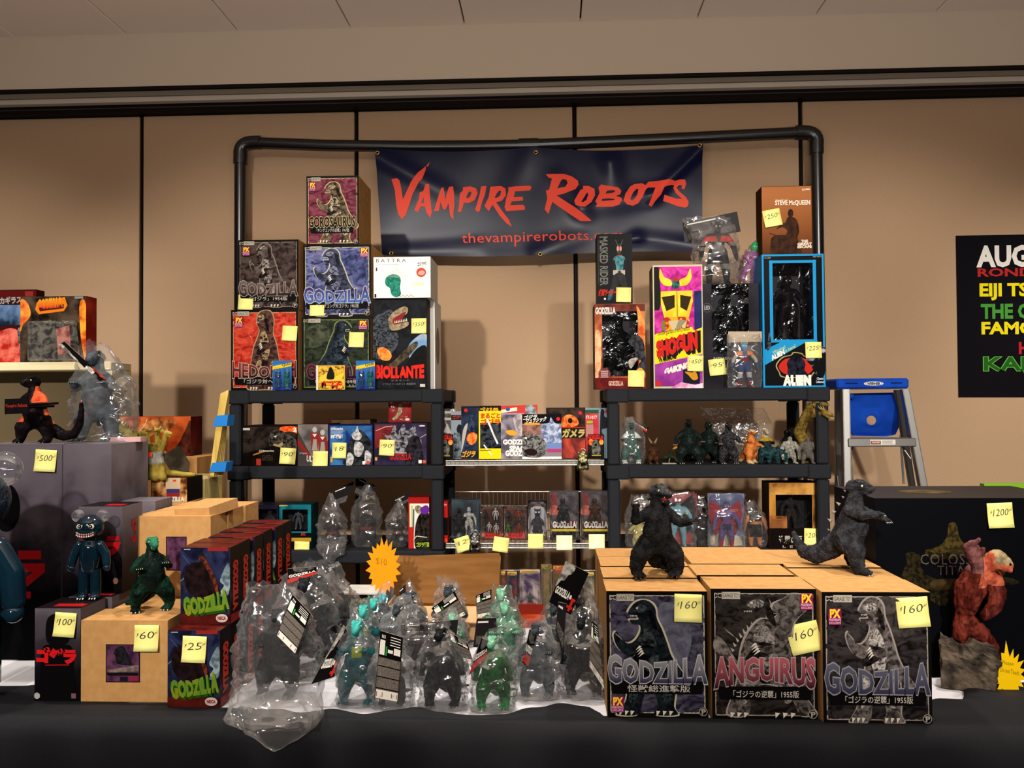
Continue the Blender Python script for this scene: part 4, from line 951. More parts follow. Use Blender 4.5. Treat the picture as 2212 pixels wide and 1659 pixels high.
s.rect(644, 918, 708, 1002, MM('#55504e', '#8a8582', 12, .3)); s.poly([(643,930),(676,990),(670,1003),(643,1003)], M('#4a4342', .35)); s.poly([(643,945),(672,985),(668,990),(643,960)], M('#8c2420', .35)); s.poly([(709,950),(682,990),(690,1003),(709,1003)], M('#7a2a26', .35))
for cx, cy in ((680, 928), (697, 934)): s.ell(cx, cy, 5, 6, M('#b4b0a8', .3)); s.spline([(cx-8, cy+8), (cx+8, cy+8), (cx+9, cy+24), (cx+5, cy+44), (cx-6, cy+44), (cx-8, cy+24)], M('#8c2c28', .35)); s.poly([(cx-3, cy+20), (cx+4, cy+20), (cx+6, cy+44), (cx-6, cy+44)], M('#9c9890', .35)); s.poly([(cx-5, cy+9), (cx+5, cy+9), (cx, cy+16)], M('#d6d2ca', .35))
s.text('ULTRA', 663, 984, 694, 996, M('#d0ccc4', .4), .03, rot=4); s.text('S.H.Figuarts', 647, 976, 664, 980, M('#c8c4b8', .4))
s.done('front_print', t)
t, s = carton('figure_box', 'blue sky box with white and black robot picture, third on first tier', 'box', (711, 918, 805, 1003), yf, .20, z1+.001, {'front': M('#152c70', .3)}, body=M('#142860', .5))
s.rect(713, 920, 803, 1002, MM('#16357c', '#4a8cc4', 14, .3, 6, 1, .4, .7, )); s.spline([(760,940),(775,928),(790,938),(804,960),(804,1003),(744,1003),(748,975)], MM('#14161c', '#3c4048', 50, .3))
for q in ([(760,938),(768,930),(772,920),(776,932),(782,940),(776,950),(764,948)], [(766,956),(778,954),(786,966),(778,984),(766,980)], [(752,976),(764,984),(760,1002),(748,1003)], [(790,972),(802,980),(798,1000),(788,996)]): s.spline(q, MM('#8c8e92', '#d0d0cc', 80, .25))
s.text('3式機龍', 715, 938, 740, 946, M('#e4e2da', .4), .05); s.text('S.H.MonsterArts', 715, 923, 741, 928, M('#e4e2da', .4), .03)
for k in range(4): s.rect(715, 930+k*1.8, 745-3*k, 930.7+k*1.8, M('#a8b0c4', .4))
s.rect(783, 994, 789, 1001, WHITE); s.rect(792, 994, 799, 1001, M('#c84848', .4)); s.rect(714, 985, 719, 996, M('#c8a030', .4))
s.done('front_print', t)
t, s = carton('figure_box', 'purple box with grey spiny beast picture, right end of first tier', 'box', (808, 914, 922, 1003), yf, .20, z1+.001, {'front': M('#2a2238', .3)}, body=M('#231b34', .5))
s.rect(810, 916, 921, 1002, MM('#2c2440', '#4a4060', 10, .3)); s.poly([(810,920),(858,918),(830,960),(810,968)], MM('#6c1c20', '#8c3030', 20, .3)); s.spline([(828,936),(842,940),(852,918),(862,930),(872,916),(880,930),(896,920),(900,938),(910,950),(908,972),(890,985),(860,980),(846,960)], MM('#26242a', '#9a98a0', 60, .3, 8, 1)); s.spline([(886,945),(898,940),(910,955),(914,980),(918,1002),(880,1002),(872,980),(880,960)], MM('#121014', '#3a3640', 60, .3)); s.line([(812,930),(832,922),(848,920)], 1.2, M('#c8c0b8', .4)); s.line([(908,945),(921,938)], 1, M('#c8c0b8', .4))
s.text('GODZILLA', 842, 979, 888, 991, M('#a82420', .35), .05); s.text('S.H.MonsterArts', 850, 974, 878, 978, M('#c8c0b8', .4), .02); s.rect(904, 992, 911, 999, WHITE); s.rect(913, 992, 920, 999, M('#c85050', .4)); s.rect(810, 986, 815, 993, M('#c8a030', .4)); s.ell(912, 920, 7, 1.8, M('#c8c0b8', .4))
s.done('front_print', t)
zq = P(865, 914, yf).z
t, s = carton('toy_card', 'red carded toy standing on top of the purple box', 'toy pack', (839, 863, 889, 915), yf+.06, .008, zq+.001, {'front': M('#7a1c1c', .3)}, body=M('#9c9890', .5), part='backing_card')
s.rect(841, 865, 887, 913, MM('#8a1a1a', '#a83430', 12, .3)); s.text('ゴジラ', 868, 866, 884, 872, M('#d0b040', .4), .03); s.ell(845, 869, 3, 3, M('#c8a040', .4)); s.spline([(862,874),(870,876),(868,890),(862,902),(852,910),(848,906),(858,894)], MM('#7a6c4c', '#b0a27c', 60, .4)); s.ell(880, 908, 5, 3, M('#d8d0c0', .4))
s.done('print', t)
o = MB(); o.box((-t['w']*.36, -.012, .008), (t['w']*.36, 0, t['h']*.8), CLEAR); o.build('blister', t)
note(622, 985, 35, yf-.004, 'price note $90 on the dark robot head box', '90', 4)
note(692, 992, 33, yf-.006, 'blank note below the silver and red box', '', 1, 35)
note(733, 973, 31, yf-.004, 'faint price note on the blue sky robot box', '18', 1, 34)
note(836, 967, 33, yf-.004, 'price note $90 on the purple spiny beast box', '90', 3, 34)
tag(MB().box((P(722,910,3.75).x, 3.70, z1+.0012), (P(805,910,3.75).x, 3.84, P(760,906,3.75).z), MM('#5a4630', '#6a5238', 20, .8)).build('storage_carton'), 'dim brown carton behind the blue sky robot box', 'box')
# second tier ----------------------------------------------------------
z2 = ZL_[2]; yf = 3.50
def window_box(label, rect, Y, depth, base, frame, win, fc, dark='#0d0d12', inner=None, name='figure_box', cat='box', wm=None, sidem=None, art=None, winpoly=None):
    """box with a real recessed window, clear pane and a toy inside"""
    x0, y0, x1, y1 = rect; a = P(x0, (y0+y1)/2, Y); b = P(x1, (y0+y1)/2, Y); zt = P((x0+x1)/2, y0, Y).z; W = b.x-a.x; H = zt-base
    t = thing(name, ((a.x+b.x)/2, Y, base), label, cat); fr = frame
    def lx(px): return -W/2 + W*(px-x0)/(x1-x0)
    def lz(py): return H*(1-(py-y0)/(y1-y0))
    wx0, wy0, wx1, wy1 = win; X0, X1, Z1, Z0 = lx(wx0), lx(wx1), lz(wy0), lz(wy1); th = .003
    m = MB(); sm = sidem or fr
    m.box((-W/2, 0, 0), (-W/2+th, depth, H), sm, {'front': fr}); m.box((W/2-th, 0, 0), (W/2, depth, H), sm, {'front': fr}); m.box((-W/2+th, 0, H-th), (W/2-th, depth, H), sm, {'front': fr}); m.box((-W/2+th, 0, 0), (W/2-th, depth, th), sm, {'front': fr})
    m.box((-W/2+th, depth-th, th), (W/2-th, depth, H-th), M(dark, .6))
    m.box((-W/2+th, 0, Z1), (W/2-th, th*.6, H-th), fr); m.box((-W/2+th, 0, th), (W/2-th, th*.6, Z0), fr); m.box((-W/2+th, 0, Z0), (X0, th*.6, Z1), fr); m.box((X1, 0, Z0), (W/2-th, th*.6, Z1), fr)
    m.build('carton', t)
    MB().box((X0-.002, th*.7, Z0-.002), (X1+.002, th*.7+.0008, Z1+.002), wm or PRINTED).build('window_pane', t)
    m = MB(); m.box((X0-.004, depth*.75, Z0-.004), (X1+.004, depth*.78, Z1+.004), M(dark, .5, spec=.3)); m.build('insert_tray', t)
    t['w'] = W; t['h'] = H; t['d'] = depth
    if inner: inner(t, X0, X1, Z0, Z1, depth)
    if art:
        s = Sheet(rect, (-W/2, 0, H), (W/2, 0, H), (W/2, 0, 0), (-W/2, 0, 0)); art(s); s.done('front_print', t)
    return t
def dark_toy(c1, c2, sc=.9, kind='dino', rz=0, key=None):
    def f(t, X0, X1, Z0, Z1, d):
        h = (Z1-Z0)*sc; mt = MM(c1, c2, 60, .3)
        k = key or (kind, c1)
        fn = (lambda: dino(1.0, mt, M('#8a8578', .4), vox=.016, eye=False)) if kind == 'dino' else (lambda: human(1.0, mt, vox=.016))
        s_ = min(h, (X1-X0)*1.7); place(fn, k, 'figure', t, ((X0+X1)/2, d*.42, Z0+.002), rz, s_)
    return f
t = window_box('dim violet window box, leftmost on the second tier behind the kraft boxes', (545, 1091, 600, 1186), yf+.03, .10, z2+.001, M('#2a2640', .4), (556, 1100, 598, 1160), None, inner=dark_toy('#3c3a44', '#77747c', .9, 'dino'), dark='#14121c')
t = window_box('teal window box with a yellow lower band on the second tier', (603, 1090, 672, 1189), yf, .11, z2+.001, MM('#136a78', '#1a7c8a', 10, .4), (610, 1101, 665, 1150), None, inner=dark_toy('#4a5560', '#aab2b8', .95, 'human'), dark='#1c2c34', sidem=M('#0e3c44', .5),
  art=lambda s: (s.rect(603, 1153, 672, 1189, M('#101014', .4)), s.rect(603, 1090, 606, 1189, M('#0e5c68', .4)), s.rect(609, 1164, 672, 1172, M('#b08c28', .4)), s.text('figma', 609, 1155, 622, 1159, M('#d8d4c8', .4), .03), s.rect(603, 1091, 622, 1093.5, M('#c8a838', .4)), s.text('ATC', 650, 1153, 660, 1159, M('#b83028', .4), .05)))
note(652, 1186, 33, yf-.006, 'blank price note hanging below the teal window box', '', 2)
def bagged(name, label, x, y, z, w, h, d, seed, fig, figargs=(), rz=0, group=None, figs=.9, mat=None, figrz=0, figoff=(0, 0), key=None, **bk):
    """polybagged toy: figure + bag under one Empty at the base"""
    t = thing(name, (x, y, z), label, 'bagged toy', group, 0)
    place(fig, key or seed, 'figure', t, (figoff[0], figoff[1], .001), figrz, h*figs)
    add_bag(t, w, h, d, seed, mat, **bk)
    return t
DKF = lambda: dino(1.0, MM('#15161a', '#26282c', 40, .4), M('#8a857a', .4), vox=.014)
RDK = lambda: dino(1.0, [MM('#151418', '#26242a', 40, .4), MM('#5c2420', '#8c3a30', 40, .4)], M('#6a655c', .4), vox=.014, zone=lambda x, y, z: 1 if (.42 < z < .50 and y < -.02) else 0)
for i, (cx, top, wd, lb, pk) in enumerate(((722, 1063, 62, 'bagged dark toy, left of three on the second tier, bag tip hanging over', .45), (790, 1042, 66, 'bagged dark toy, tallest of three on the second tier', .55), (858, 1078, 50, 'bagged dark toy on the second tier beside the red boxed toy', .6))):
    c = P(cx, 1186, 3.54); ht = (P(cx, top, 3.54).z - z2); wm = wd*3.54/FOC
    t = bagged('bagged_figure', lb, c.x, 3.56 if i else 3.51, z2+.002, wm, ht, .09, 31+i, RDK, figs=.62, key='rdk', group='bagged dark toys on the second tier', peak=pk, top=.10, cr=.012, **(dict(below=.045, belowx=.15, fwd=.06) if i == 0 else {}))
    tilt = [((722,1058),(765,1040),(748,1088),(712,1098)), ((775,1030),(812,1050),(790,1080),(762,1066)), ((850,1080),(888,1062),(895,1078),(855,1100))][i]
    header(t, tilt, 3.57+i*.01, 'plain')
def redcard(s):
    s.rect(882, 1074, 927, 1187, M('#a81f1c', .3)); s.rect(885, 1088, 927, 1187, M('#e4dfd0', .35)); s.spline([(898,1187),(896,1150),(902,1120),(914,1106),(927,1112),(927,1187)], MM('#100e0e', '#3a342e', 60, .3)); s.spline([(896,1096),(904,1092),(912,1098),(908,1110),(900,1108)], MM('#6c6448', '#a8a078', 60, .3)); s.spline([(908,1100),(915,1094),(922,1092),(927,1098),(927,1106),(918,1112),(910,1108)], M('#6a2a9c', .4)); s.line([(890,1092),(891,1180)], 3, M('#c8b42c', .4)); s.line([(894,1100),(893,1150)], 3, M('#2a5aa0', .4))
    s.rect(884, 1140, 894, 1187, M('#b82820', .35)); s.line([(893,1168),(900,1160),(922,1163)], 2, M('#c8c0b0', .4)); s.text('ゴジラ怪獣', 900, 1174, 927, 1184, M('#9ac02c', .4), .05)
t, s = carton('figure_box', 'red and white boxed toy with purple burst by the right post of the second tier', 'box', (882, 1074, 927, 1188), 3.51, .08, z2+.001, {'front': M('#a81f1c', .3)}, body=M('#8c1c1a', .5)); redcard(s); s.done('front_print', t)
# ================================================ magazines on the upper wire shelf
yw = 3.515
def mag(label, rect, Y, mat, art=None, base=None, lean=0.0, group='magazines on the wire shelf', name='magazine', tilt=0.0, th=.004):
    x0, y0, x1, y1 = rect; z = ZW1 if base is None else base
    a = P(x0, (y0+y1)/2, Y); b = P(x1, (y0+y1)/2, Y); zt = P((x0+x1)/2, y0, Y).z; W = b.x-a.x; H = zt-z
    t = thing(name, ((a.x+b.x)/2, Y, z+.0013), label, 'magazine', group); t.rotation_euler = (math.radians(-lean), 0, 0)
    t.rotation_euler = (math.radians(-lean), math.radians(tilt), 0)
    MB().box((-W/2, 0, 0), (W/2, th, H), M('#d8d2c2', .6), {'front': mat}).build('pages', t)
    s = Sheet(rect, (-W/2, 0, H), (W/2, 0, H), (W/2, 0, 0), (-W/2, 0, 0))
    if art: art(s)
    s.done('cover_print', t)
    return t
def a1(s):
    s.rect(960, 883, 1000, 990, MM('#3a3836', '#8c8884', 30, .3)); s.text('ゴ', 961, 885, 980, 908, M('#dcd8cc', .4), .06); s.poly([(957,935),(966,915),(976,938)], M('#c8c4bc', .4)); s.poly([(966,938),(962,912),(974,936)], M('#dcd8d0', .4))
mag('grey magazine with a white katakana title, left end of the wire shelf', (955, 883, 985, 992), yw+.06, M('#5a5856', .25), a1, lean=4)
def a2(s):
    s.rect(974, 897, 999, 908, M('#15120f', .3)); s.text('ゴジラ', 977, 898, 1000, 906, M('#b83028', .3), .03); s.spline([(986,930),(990,918),(998,922),(999,936),(992,940)], M('#15171b', .3)); s.rect(980, 936, 996, 990, MM('#20262c', '#7c8c98', 40, .3))
mag('slim blue grey magazine with a black title band behind the card', (974, 889, 999, 992), yw+.045, M('#8c98a4', .25), a2, lean=4)
def a3(s):
    s.rect(996, 882, 1034, 992, MM('#191d2c', '#34405c', 14, .2, 6)); s.spline([(1012,900),(1020,896),(1026,906),(1028,925),(1024,945),(1008,975),(999,985),(1001,960),(1008,930),(1008,912)], MM('#161b2c', '#3c4a6c', 60, .25))
    s.spline([(1000,930),(1010,915),(1006,940),(999,970),(996,975)], M('#b8b2a4', .3)); s.spline([(1008,945),(1018,935),(1030,940),(1028,955),(1018,962),(1010,955)], MM('#d8481c', '#f0963c', 60, .25)); s.ell(1006, 887, 4, 4, M('#c8202a', .3)); s.text('ゴジラ', 998, 975, 1026, 988, M('#d89c20', .3), .05, shear=.3)
mag('dark blue magazine with a red dot and orange burst, third from left', (996, 878, 1036, 992), yw+.035, M('#1d2233', .2), a3, lean=3)
def a3b(s): s.text('ゴジラ', 1036, 881, 1076, 893, M('#d8a020', .3), .06)
mag('dark magazine with orange title peeking over the yellow magazine', (1034, 877, 1082, 992), yw+.05, M('#241f1d', .2), a3b, lean=3)
def a4(s):
    s.rect(1037, 914, 1082, 970, MM('#15181d', '#4a525c', 30, .15, 6, 1.5)); s.text('まるごと', 1039, 893, 1080, 904, M('#c83a20', .3), .05); s.text('ゴジラ', 1039, 906, 1080, 918, M('#c83a20', .3), .05); s.line([(1052,905),(1068,945),(1075,960)], 4, MM('#c8c8c4', '#e8e8e8', 40, .2)); s.line([(1045,962),(1062,985)], 3, M('#e4e0c0', .2)); s.rect(1036, 973, 1060, 975, M('#8c7a1c', .4))
mag('bright yellow magazine with orange title and dark photo', (1034, 888, 1083, 993), yw+.018, M('#e2cf16', .22), a4, lean=3)
def a5(s):
    s.rect(1080, 876, 1166, 896, M('#c8382c', .3)); s.poly([(1085,885),(1120,880),(1120,888),(1085,892)], M('#e4dcc8', .3)); s.ell(1100, 884, 5, 4, M('#2c5a9c', .3)); s.spline([(1138,880),(1150,876),(1160,884),(1160,900),(1142,900)], MM('#6c747c', '#a8b4bc', 50, .3))
mag('red banded magazine tilted behind the centre ones', (1081, 876, 1164, 993), yw+.06, M('#8c9aa4', .2), a5, lean=3, tilt=-1.5)
def a6(s):
    s.rect(1082, 896, 1128, 992, MM('#5c5468', '#a8a0a8', 14, .15, 6, 1)); s.spline([(1093,932),(1108,930),(1118,938),(1110,942),(1098,940)], M('#dc9a2c', .3)); s.spline([(1110,902),(1128,898),(1128,940),(1118,938),(1112,920)], MM('#8c8088', '#d0c8c4', 30, .2))
    s.text('GODZILLA', 1087, 951, 1150, 961, M('#e8e2d6', .3), .06); s.text('SPACE', 1101, 965, 1140, 975, M('#e8e2d6', .3), .06); s.text('GODZILLA', 1092, 975, 1150, 986, M('#e8e2d6', .3), .06)
mag('pale grey violet magazine with white title lettering, centre left', (1082, 893, 1132, 993), yw+.012, M('#a49cac', .2), a6, lean=2.5)
def a7(s):
    s.rect(1128, 895, 1213, 916, M('#121216', .25)); s.text('ゴジラ', 1132, 897, 1160, 906, M('#d8d4cc', .3), .04, shear=.4, rot=-6); s.text('ジュラシック', 1136, 903, 1180, 913, M('#d8d4cc', .3), .04, shear=.4, rot=-6); s.rect(1133, 914, 1166, 919, M('#d8922c', .3)); s.rect(1128, 919, 1168, 940, MM('#6c443c', '#a4786c', 30, .2))
    s.spline([(1170,920),(1186,914),(1190,902),(1198,914),(1210,922),(1213,960),(1196,968),(1176,952)], MM('#5c6c94', '#b8c4d8', 50, .2, 6, 1)); s.rect(1180, 958, 1213, 972, M('#6c84b8', .2)); s.rect(1182, 971, 1212, 978, M('#b03868', .3)); s.rect(1128, 988, 1213, 993, M('#e8e4dc', .3))
    s.spline([(1127,945),(1134,940),(1152,938),(1166,944),(1178,956),(1180,974),(1170,988),(1150,990),(1132,986),(1126,970)], MM('#26262a', '#8c8c88', 60, .3, 8, 1.5)); s.spline([(1132,975),(1146,970),(1160,976),(1156,985),(1140,984)], M('#2a1614', .3)); s.ell(1136, 947, 3, 2, M('#d8d4c0', .3)); s.ell(1206, 906, 4, 4, M('#c8202a', .3))
mag('large magazine with black top band and grey beast head art, centre of the shelf', (1128, 895, 1213, 993), yw+.004, M('#8c8488', .2), a7, lean=2)
def a8(s):
    s.rect(1180, 884, 1264, 992, MM('#241c1a', '#4c3c34', 30, .2)); s.spline([(1214,905),(1230,896),(1246,904),(1248,920),(1216,926)], MM('#b8401c', '#f08c3c', 50, .25, 6, 1)); s.ell(1232, 910, 5, 6, M('#180c0a', .3)); s.rect(1213, 924, 1264, 928, M('#a8241c', .3)); s.rect(1213, 926, 1264, 948, M('#2a1614', .3)); s.text('ガメラ', 1216, 929, 1262, 946, M('#b8a860', .3), .06, shear=.2); s.rect(1213, 949, 1264, 992, MM('#6c2a28', '#c04a38', 12, .25, 6, 1)); s.ell(1254, 893, 4, 4, M('#c8202a', .3))
mag('brown magazine with orange flare and khaki katakana title, right of centre', (1180, 881, 1265, 993), yw+.03, M('#3a2c26', .2), a8, lean=3)
def a9(s):
    s.rect(1265, 886, 1294, 894, M('#2c5a3c', .3)); s.rect(1265, 894, 1294, 992, MM('#a82c34', '#c84048', 20, .25)); s.text('デストロイア', 1266, 898, 1290, 906, M('#e4dcd0', .3), .04); s.rect(1268, 910, 1281, 916, M('#9ab02c', .3)); s.rect(1266, 918, 1282, 945, M('#b07c78', .3)); s.spline([(1298,890),(1306,888),(1306,900),(1313,906),(1312,925),(1300,930),(1304,950),(1296,960)], M('#232a30', .3)); s.ell(1311, 890, 4, 4, M('#c8202a', .3))
mag('pale blue and red magazine with a green top strip, right end', (1265, 882, 1317, 993), yw+.03, M('#7c98a8', .2), a9, lean=3)
def gcard(px, label):
    def art(s):
        x = px; s.rect(x+1, 943, x+33, 990, MM('#101010', '#26201c', 30, .3)); s.text('GODZILLA', x+1, 941, x+33, 949, M('#c8201c', .3), .06); s.ell(x+7, 956, 6, 7, MM('#c8481c', '#e8963c', 40, .3)); s.ell(x+29, 956, 5, 6, MM('#c8481c', '#e8963c', 40, .3))
        s.spline([(x+17,950),(x+24,956),(x+27,970),(x+25,982),(x+12,983),(x+8,972),(x+10,956)], MM('#2c2c28', '#7a7a70', 60, .3)); s.ell(x+17, 962, 3, 3, BLK); s.rect(x+8, 984, x+28, 986, M('#a8982c', .4))
    return mag(label, (px, 939, px+35, 993), yw-.008, M('#15110f', .3), art, lean=2, group='black cards with red lettering', name='toy_card')
gcard(944+0, 'black card with red title and grey beast, left end of the wire shelf')['category'] = 'card'
gcard(1270, 'black card with red title and grey beast, right end of the wire shelf')['category'] = 'card'
# metal beast-head openers hanging on the shelf rims
def opener(px, py, Y, label):
    c = P(px, py, Y); t = thing('bottle_opener', tuple(c), label, 'opener', 'metal head-shaped bottle openers'); h = .075*Y/3.5
    mt = MM('#8a8258', '#c8c088', 120, .22, 4, metal=1.0, bump=.4, bscale=300) if px > 1200 else MM('#6a6a6c', '#a8a8a8', 120, .22, 4, metal=1.0, bump=.4, bscale=300)
    caps = []; chain(caps, [((0, 0, .30), .26), ((0, 0, .05), .28), ((0, 0, -.25), .27)])
    for i in (-1, 1): caps.append(((i*.2, 0, -.2), .12, (i*.22, -.02, -.42), .12)); caps.append(((i*.10, -.14, .32), .08, (i*.2, -.12, .26), .08)); caps.append(((i*.2, 0, .3), .1, (i*.26, 0, .48), .04))
    caps.append(((-.18, -.18, .02), .09, (.18, -.18, .02), .09)); caps.append(((-.18, -.12, -.38), .11, (.18, -.12, -.38), .11))
    b = skin(caps, h, mt, None, .035, 2, .03, .12, [(*sph((0, -.26, -.17), .12, (1.2, .35, .8)), BLACK, True)]); b.build('head', t)
    m = MB(); m.path([Vector((.0+.012*math.cos(a), -.001, h*.50+.012*math.sin(a))) for a in [i*.7 for i in range(10)]], .0013, CH, 6); m.build('ring', t); return t
opener(1259, 995, 3.475, 'brass coloured beast-head opener hanging on the upper wire shelf')
opener(1026, 1171, 3.47, 'silver beast-head opener hanging beside the $12 note')
# second wire shelf ----------------------------------------------------
def blistercard(label, rect, Y, base, backm, art, figs, yo=0, name='carded_figure', group='carded figures on the middle wire shelf', dome=None):
    x0, y0, x1, y1 = rect; a = P(x0, (y0+y1)/2, Y); b = P(x1, (y0+y1)/2, Y); zt = P((x0+x1)/2, y0, Y).z; W = b.x-a.x; H = zt-base; D = .045
    t = thing(name, ((a.x+b.x)/2, Y, base+.0012), label, 'carded toy', group)
    MB().box((-W/2, D, 0), (W/2, D+.002, H), M('#8a8478', .5), {'front': backm}).build('backing_card', t)
    s = Sheet(rect, (-W/2, D, H), (W/2, D, H), (W/2, D, 0), (-W/2, D, 0)); art(s); s.done('card_print', t)
    for k, (px, py0, py1, fn, key) in enumerate(figs):
        h = H*(py1-py0)/(y1-y0); place(fn, key, 'figure', t, (-W/2+W*(px-x0)/(x1-x0), D*.5, H*(1-(py1-y0)/(y1-y0))), 0, h)
    MB().cbox((-W*.47, .004, .002), (W*.47, D-.001, H*.97), CLEAR, .010).build('blister', t); return t
grf = lambda: dino(1.0, MM('#3c3e3c', '#5c5e5a', 40, .4), M('#8a857a', .4), vox=.018)
wf = lambda: human(1.0, MM('#b8b4ac', '#6c6c6c', 30, .35), vox=.018)
rf = lambda: human(1.0, MM('#8c2a20', '#5c3a1c', 30, .35), vox=.018)
bf = lambda: dino(1.0, MM('#15161a', '#2a2c30', 40, .3), M('#8a857a', .4), vox=.016)
gf = lambda: dino(1.0, MM('#2c5a1c', '#4c6a2a', 40, .3), M('#8a857a', .4), vox=.018)
t, s = carton('figure_box', 'red boxed toy sliver with white katakana beside the left post', 'box', (948, 1083, 967, 1177), 3.49, .06, ZW2+.0012, {'front': M('#b81c18', .3)}, body=M('#8a1816', .5))
s.rect(948, 1120, 967, 1160, M('#161212', .3)); s.text('スーパー', 950, 1088, 965, 1094, M('#e8dccc', .3), .04); s.rect(949, 1167, 957, 1176, M('#8ab028', .3)); s.rect(961, 1168, 966, 1176, M('#d04828', .3)); s.poly([(949,1138),(960,1160),(956,1164),(949,1150)], M('#8c6a58', .3)); s.done('front_print', t)
def c1(s): s.rect(973, 1082, 1036, 1165, MM('#20303c', '#44606c', 12, .3)); s.ell(984, 1157, 7, 5, M('#8a8c8a', .4))
blistercard('large blue grey blister with two pale figures, left of the middle wire shelf', (973, 1080, 1036, 1167), 3.52, ZW2, M('#1c2a34', .4), c1, [(991, 1098, 1158, bf, 'bf'), (1012, 1096, 1158, wf, 'wf')])
def c2(x): 
    def f(s): s.rect(x+1, 1096, x+49, 1165, MM('#1e1414', '#5c2c20', 18, .3)); s.text('GODZILLA', x+2, 1150, x+44, 1163, M('#c4201c', .3), .08, archlogo); s.rect(x, 1094, x+50, 1097, MM('#3a3a30', '#7c786c', 90, .4))
    return f
blistercard('small black blister with white armoured figures and red lettering', (1038, 1094, 1088, 1167), 3.515, ZW2, M('#171314', .4), c2(1038), [(1048, 1102, 1122, bf, 'bf'), (1070, 1099, 1124, wf, 'wf'), (1056, 1128, 1148, wf, 'wf'), (1071, 1130, 1152, wf, 'wf')])
blistercard('small black blister with red and green figures and red lettering', (1089, 1095, 1140, 1167), 3.515, ZW2, M('#171314', .4), c2(1089), [(1098, 1104, 1122, bf, 'bf'), (1120, 1100, 1124, rf, 'rf'), (1097, 1128, 1150, gf, 'gf'), (1121, 1130, 1150, rf, 'rf')])
def c3(s):
    s.rect(1141, 1085, 1181, 1167, M('#17131c', .4)); s.ell(1161, 1105, 20, 22, M('#241c34', .4)); s.ell(1161, 1095, 8, 4, M('#6a4428', .4)); s.spline([(1143,1112),(1150,1098),(1172,1098),(1180,1112),(1180,1150),(1143,1150)], M('#9a98a0', .4)); s.text('GODZILLA', 1144, 1150, 1176, 1159, M('#d0ccc8', .3), .05, out=M('#7a1818', .4), outb=.05)
dmf = lambda: skin((lambda c: (chain(c, [((0,0,.20),.20),((0,0,.45),.19),((0,-.02,.62),.12)]), chain(c, [((0,-.04,.80),.13),((0,-.05,.86),.12)]), [c.append(((s_*.10,-.02,.94),.035,(s_*.12,-.02,1.0),.02)) for s_ in (-1,1)], [chain(c, [((s_*.16,-.05,.5),.07),((s_*.24,-.10,.36),.06)]) for s_ in (-1,1)], [c.append(((s_*.14,-.08,.08),.09,(s_*.16,-.14,.06),.07)) for s_ in (-1,1)], c)[-1])([]), 1.0, MM('#2c2c30', '#3c3c40', 60, .5), None, .016, 2, .004, .05, [(*sph((s_*.065, -.155, .86), .035), M('#e8e6dc', .3), True) for s_ in (-1, 1)])
blistercard('round-topped blister with a dark grey cat-like toy with white eyes', (1141, 1084, 1181, 1168), 3.515, ZW2, M('#17131c', .4), c3, [(1161, 1100, 1150, dmf, 'dmf')])
def c4(x):
    def f(s): s.rect(x+2, 1066, x+62, 1170, MM('#38343a', '#6a6468', 10, .3, 6, 1)); s.rect(x+3, 1068, x+16, 1100, MM('#6a1c1c', '#8c2c28', 20, .3)); s.spline([(x+2,1100),(x+12,1094),(x+24,1104),(x+22,1114),(x+2,1116)], MM('#8c2c2c', '#c06c60', 30, .3)); s.poly([(x+2,1136),(x+20,1128),(x+34,1134),(x+50,1129),(x+62,1136),(x+62,1144),(x+2,1144)], M('#7a1814', .4)); s.rect(x+2, 1138, x+62, 1150, M('#17120f', .4)); s.text('GODZILLA!', x+7, 1131, x+60, 1144, M('#c8c4bc', .3), .06, out=M('#1a1414', .3), outb=.05); s.rect(x+2, 1147, x+62, 1152, M('#c0a828', .4)); s.rect(x+2, 1152, x+62, 1170, M('#151214', .4))
    return f
for x, lb, mt in ((1187, 'tall window card with a black beast, left of the pair by the right post', ('#14181a', '#2a3034')), (1256, 'tall window card with a brown beast, right of the pair by the right post', ('#2a1a16', '#4a3028'))):
    fn = (lambda mt=mt: dino(1.0, MM(*mt, 40, .3), M('#b8b0a0', .4), vox=.014, hyaw=-.7, crest=.05, crestmat=M('#6a6864', .4)))
    blistercard(lb, (x, 1063, x+64, 1171), 3.515, ZW2, M('#4a464c', .4), c4(x), [(x+30, 1078, 1133, fn, lb)])
for cx, cy, w_, ti, pr, lb in ((1000, 1175, 33, -17, '12', 'price note $12 on the left of the middle wire shelf edge'), (1082, 1176, 33, 8, '', 'tilted blank note below the small black blisters'), (1157, 1169, 33, 1, '', 'blank note below the cat-like toy blister'), (1219, 1172, 34, 0, '', 'whitish note below the black beast card'), (1289, 1170, 34, 0, '', 'blank note below the brown beast card')):
    note(cx, cy, w_, 3.492, lb, pr, ti, 31, YELP if cx in (1219, 1289) else None)
# lowest wire shelf ----------------------------------------------------
def low(label, rect, Y, cols, title=None, fig=None, tc='#c8241c'):
    x0, y0, x1, y1 = rect
    def art(s):
        s.rect(x0+1, y0+1, x1-1, y1, MM(*cols, 16, .25, 6, 1)); s.rect(x0+2, y0+2, x1-2, y0+10, MM(cols[1], '#d8b040', 30, .3))
        if title: s.text(title, x0+(x1-x0)*.15, y1-26, x1-3, y1-18, M(tc, .3), .06)
    return blistercard(label, rect, Y, ZW3, M(cols[0], .4), art, [((x0+x1)/2, y1-52, y1-28, fig, label)] if fig else [], group='carded toys on the lowest wire shelf')
low('orange topped carded toy on the lowest wire shelf, left end', (1080, 1238, 1092, 1336), 3.54, ('#6a3a1c', '#c8742c'))
low('dark blue carded toy with red label on the lowest wire shelf', (1093, 1238, 1118, 1330), 3.53, ('#1c2440', '#8c3030'), fig=rf)
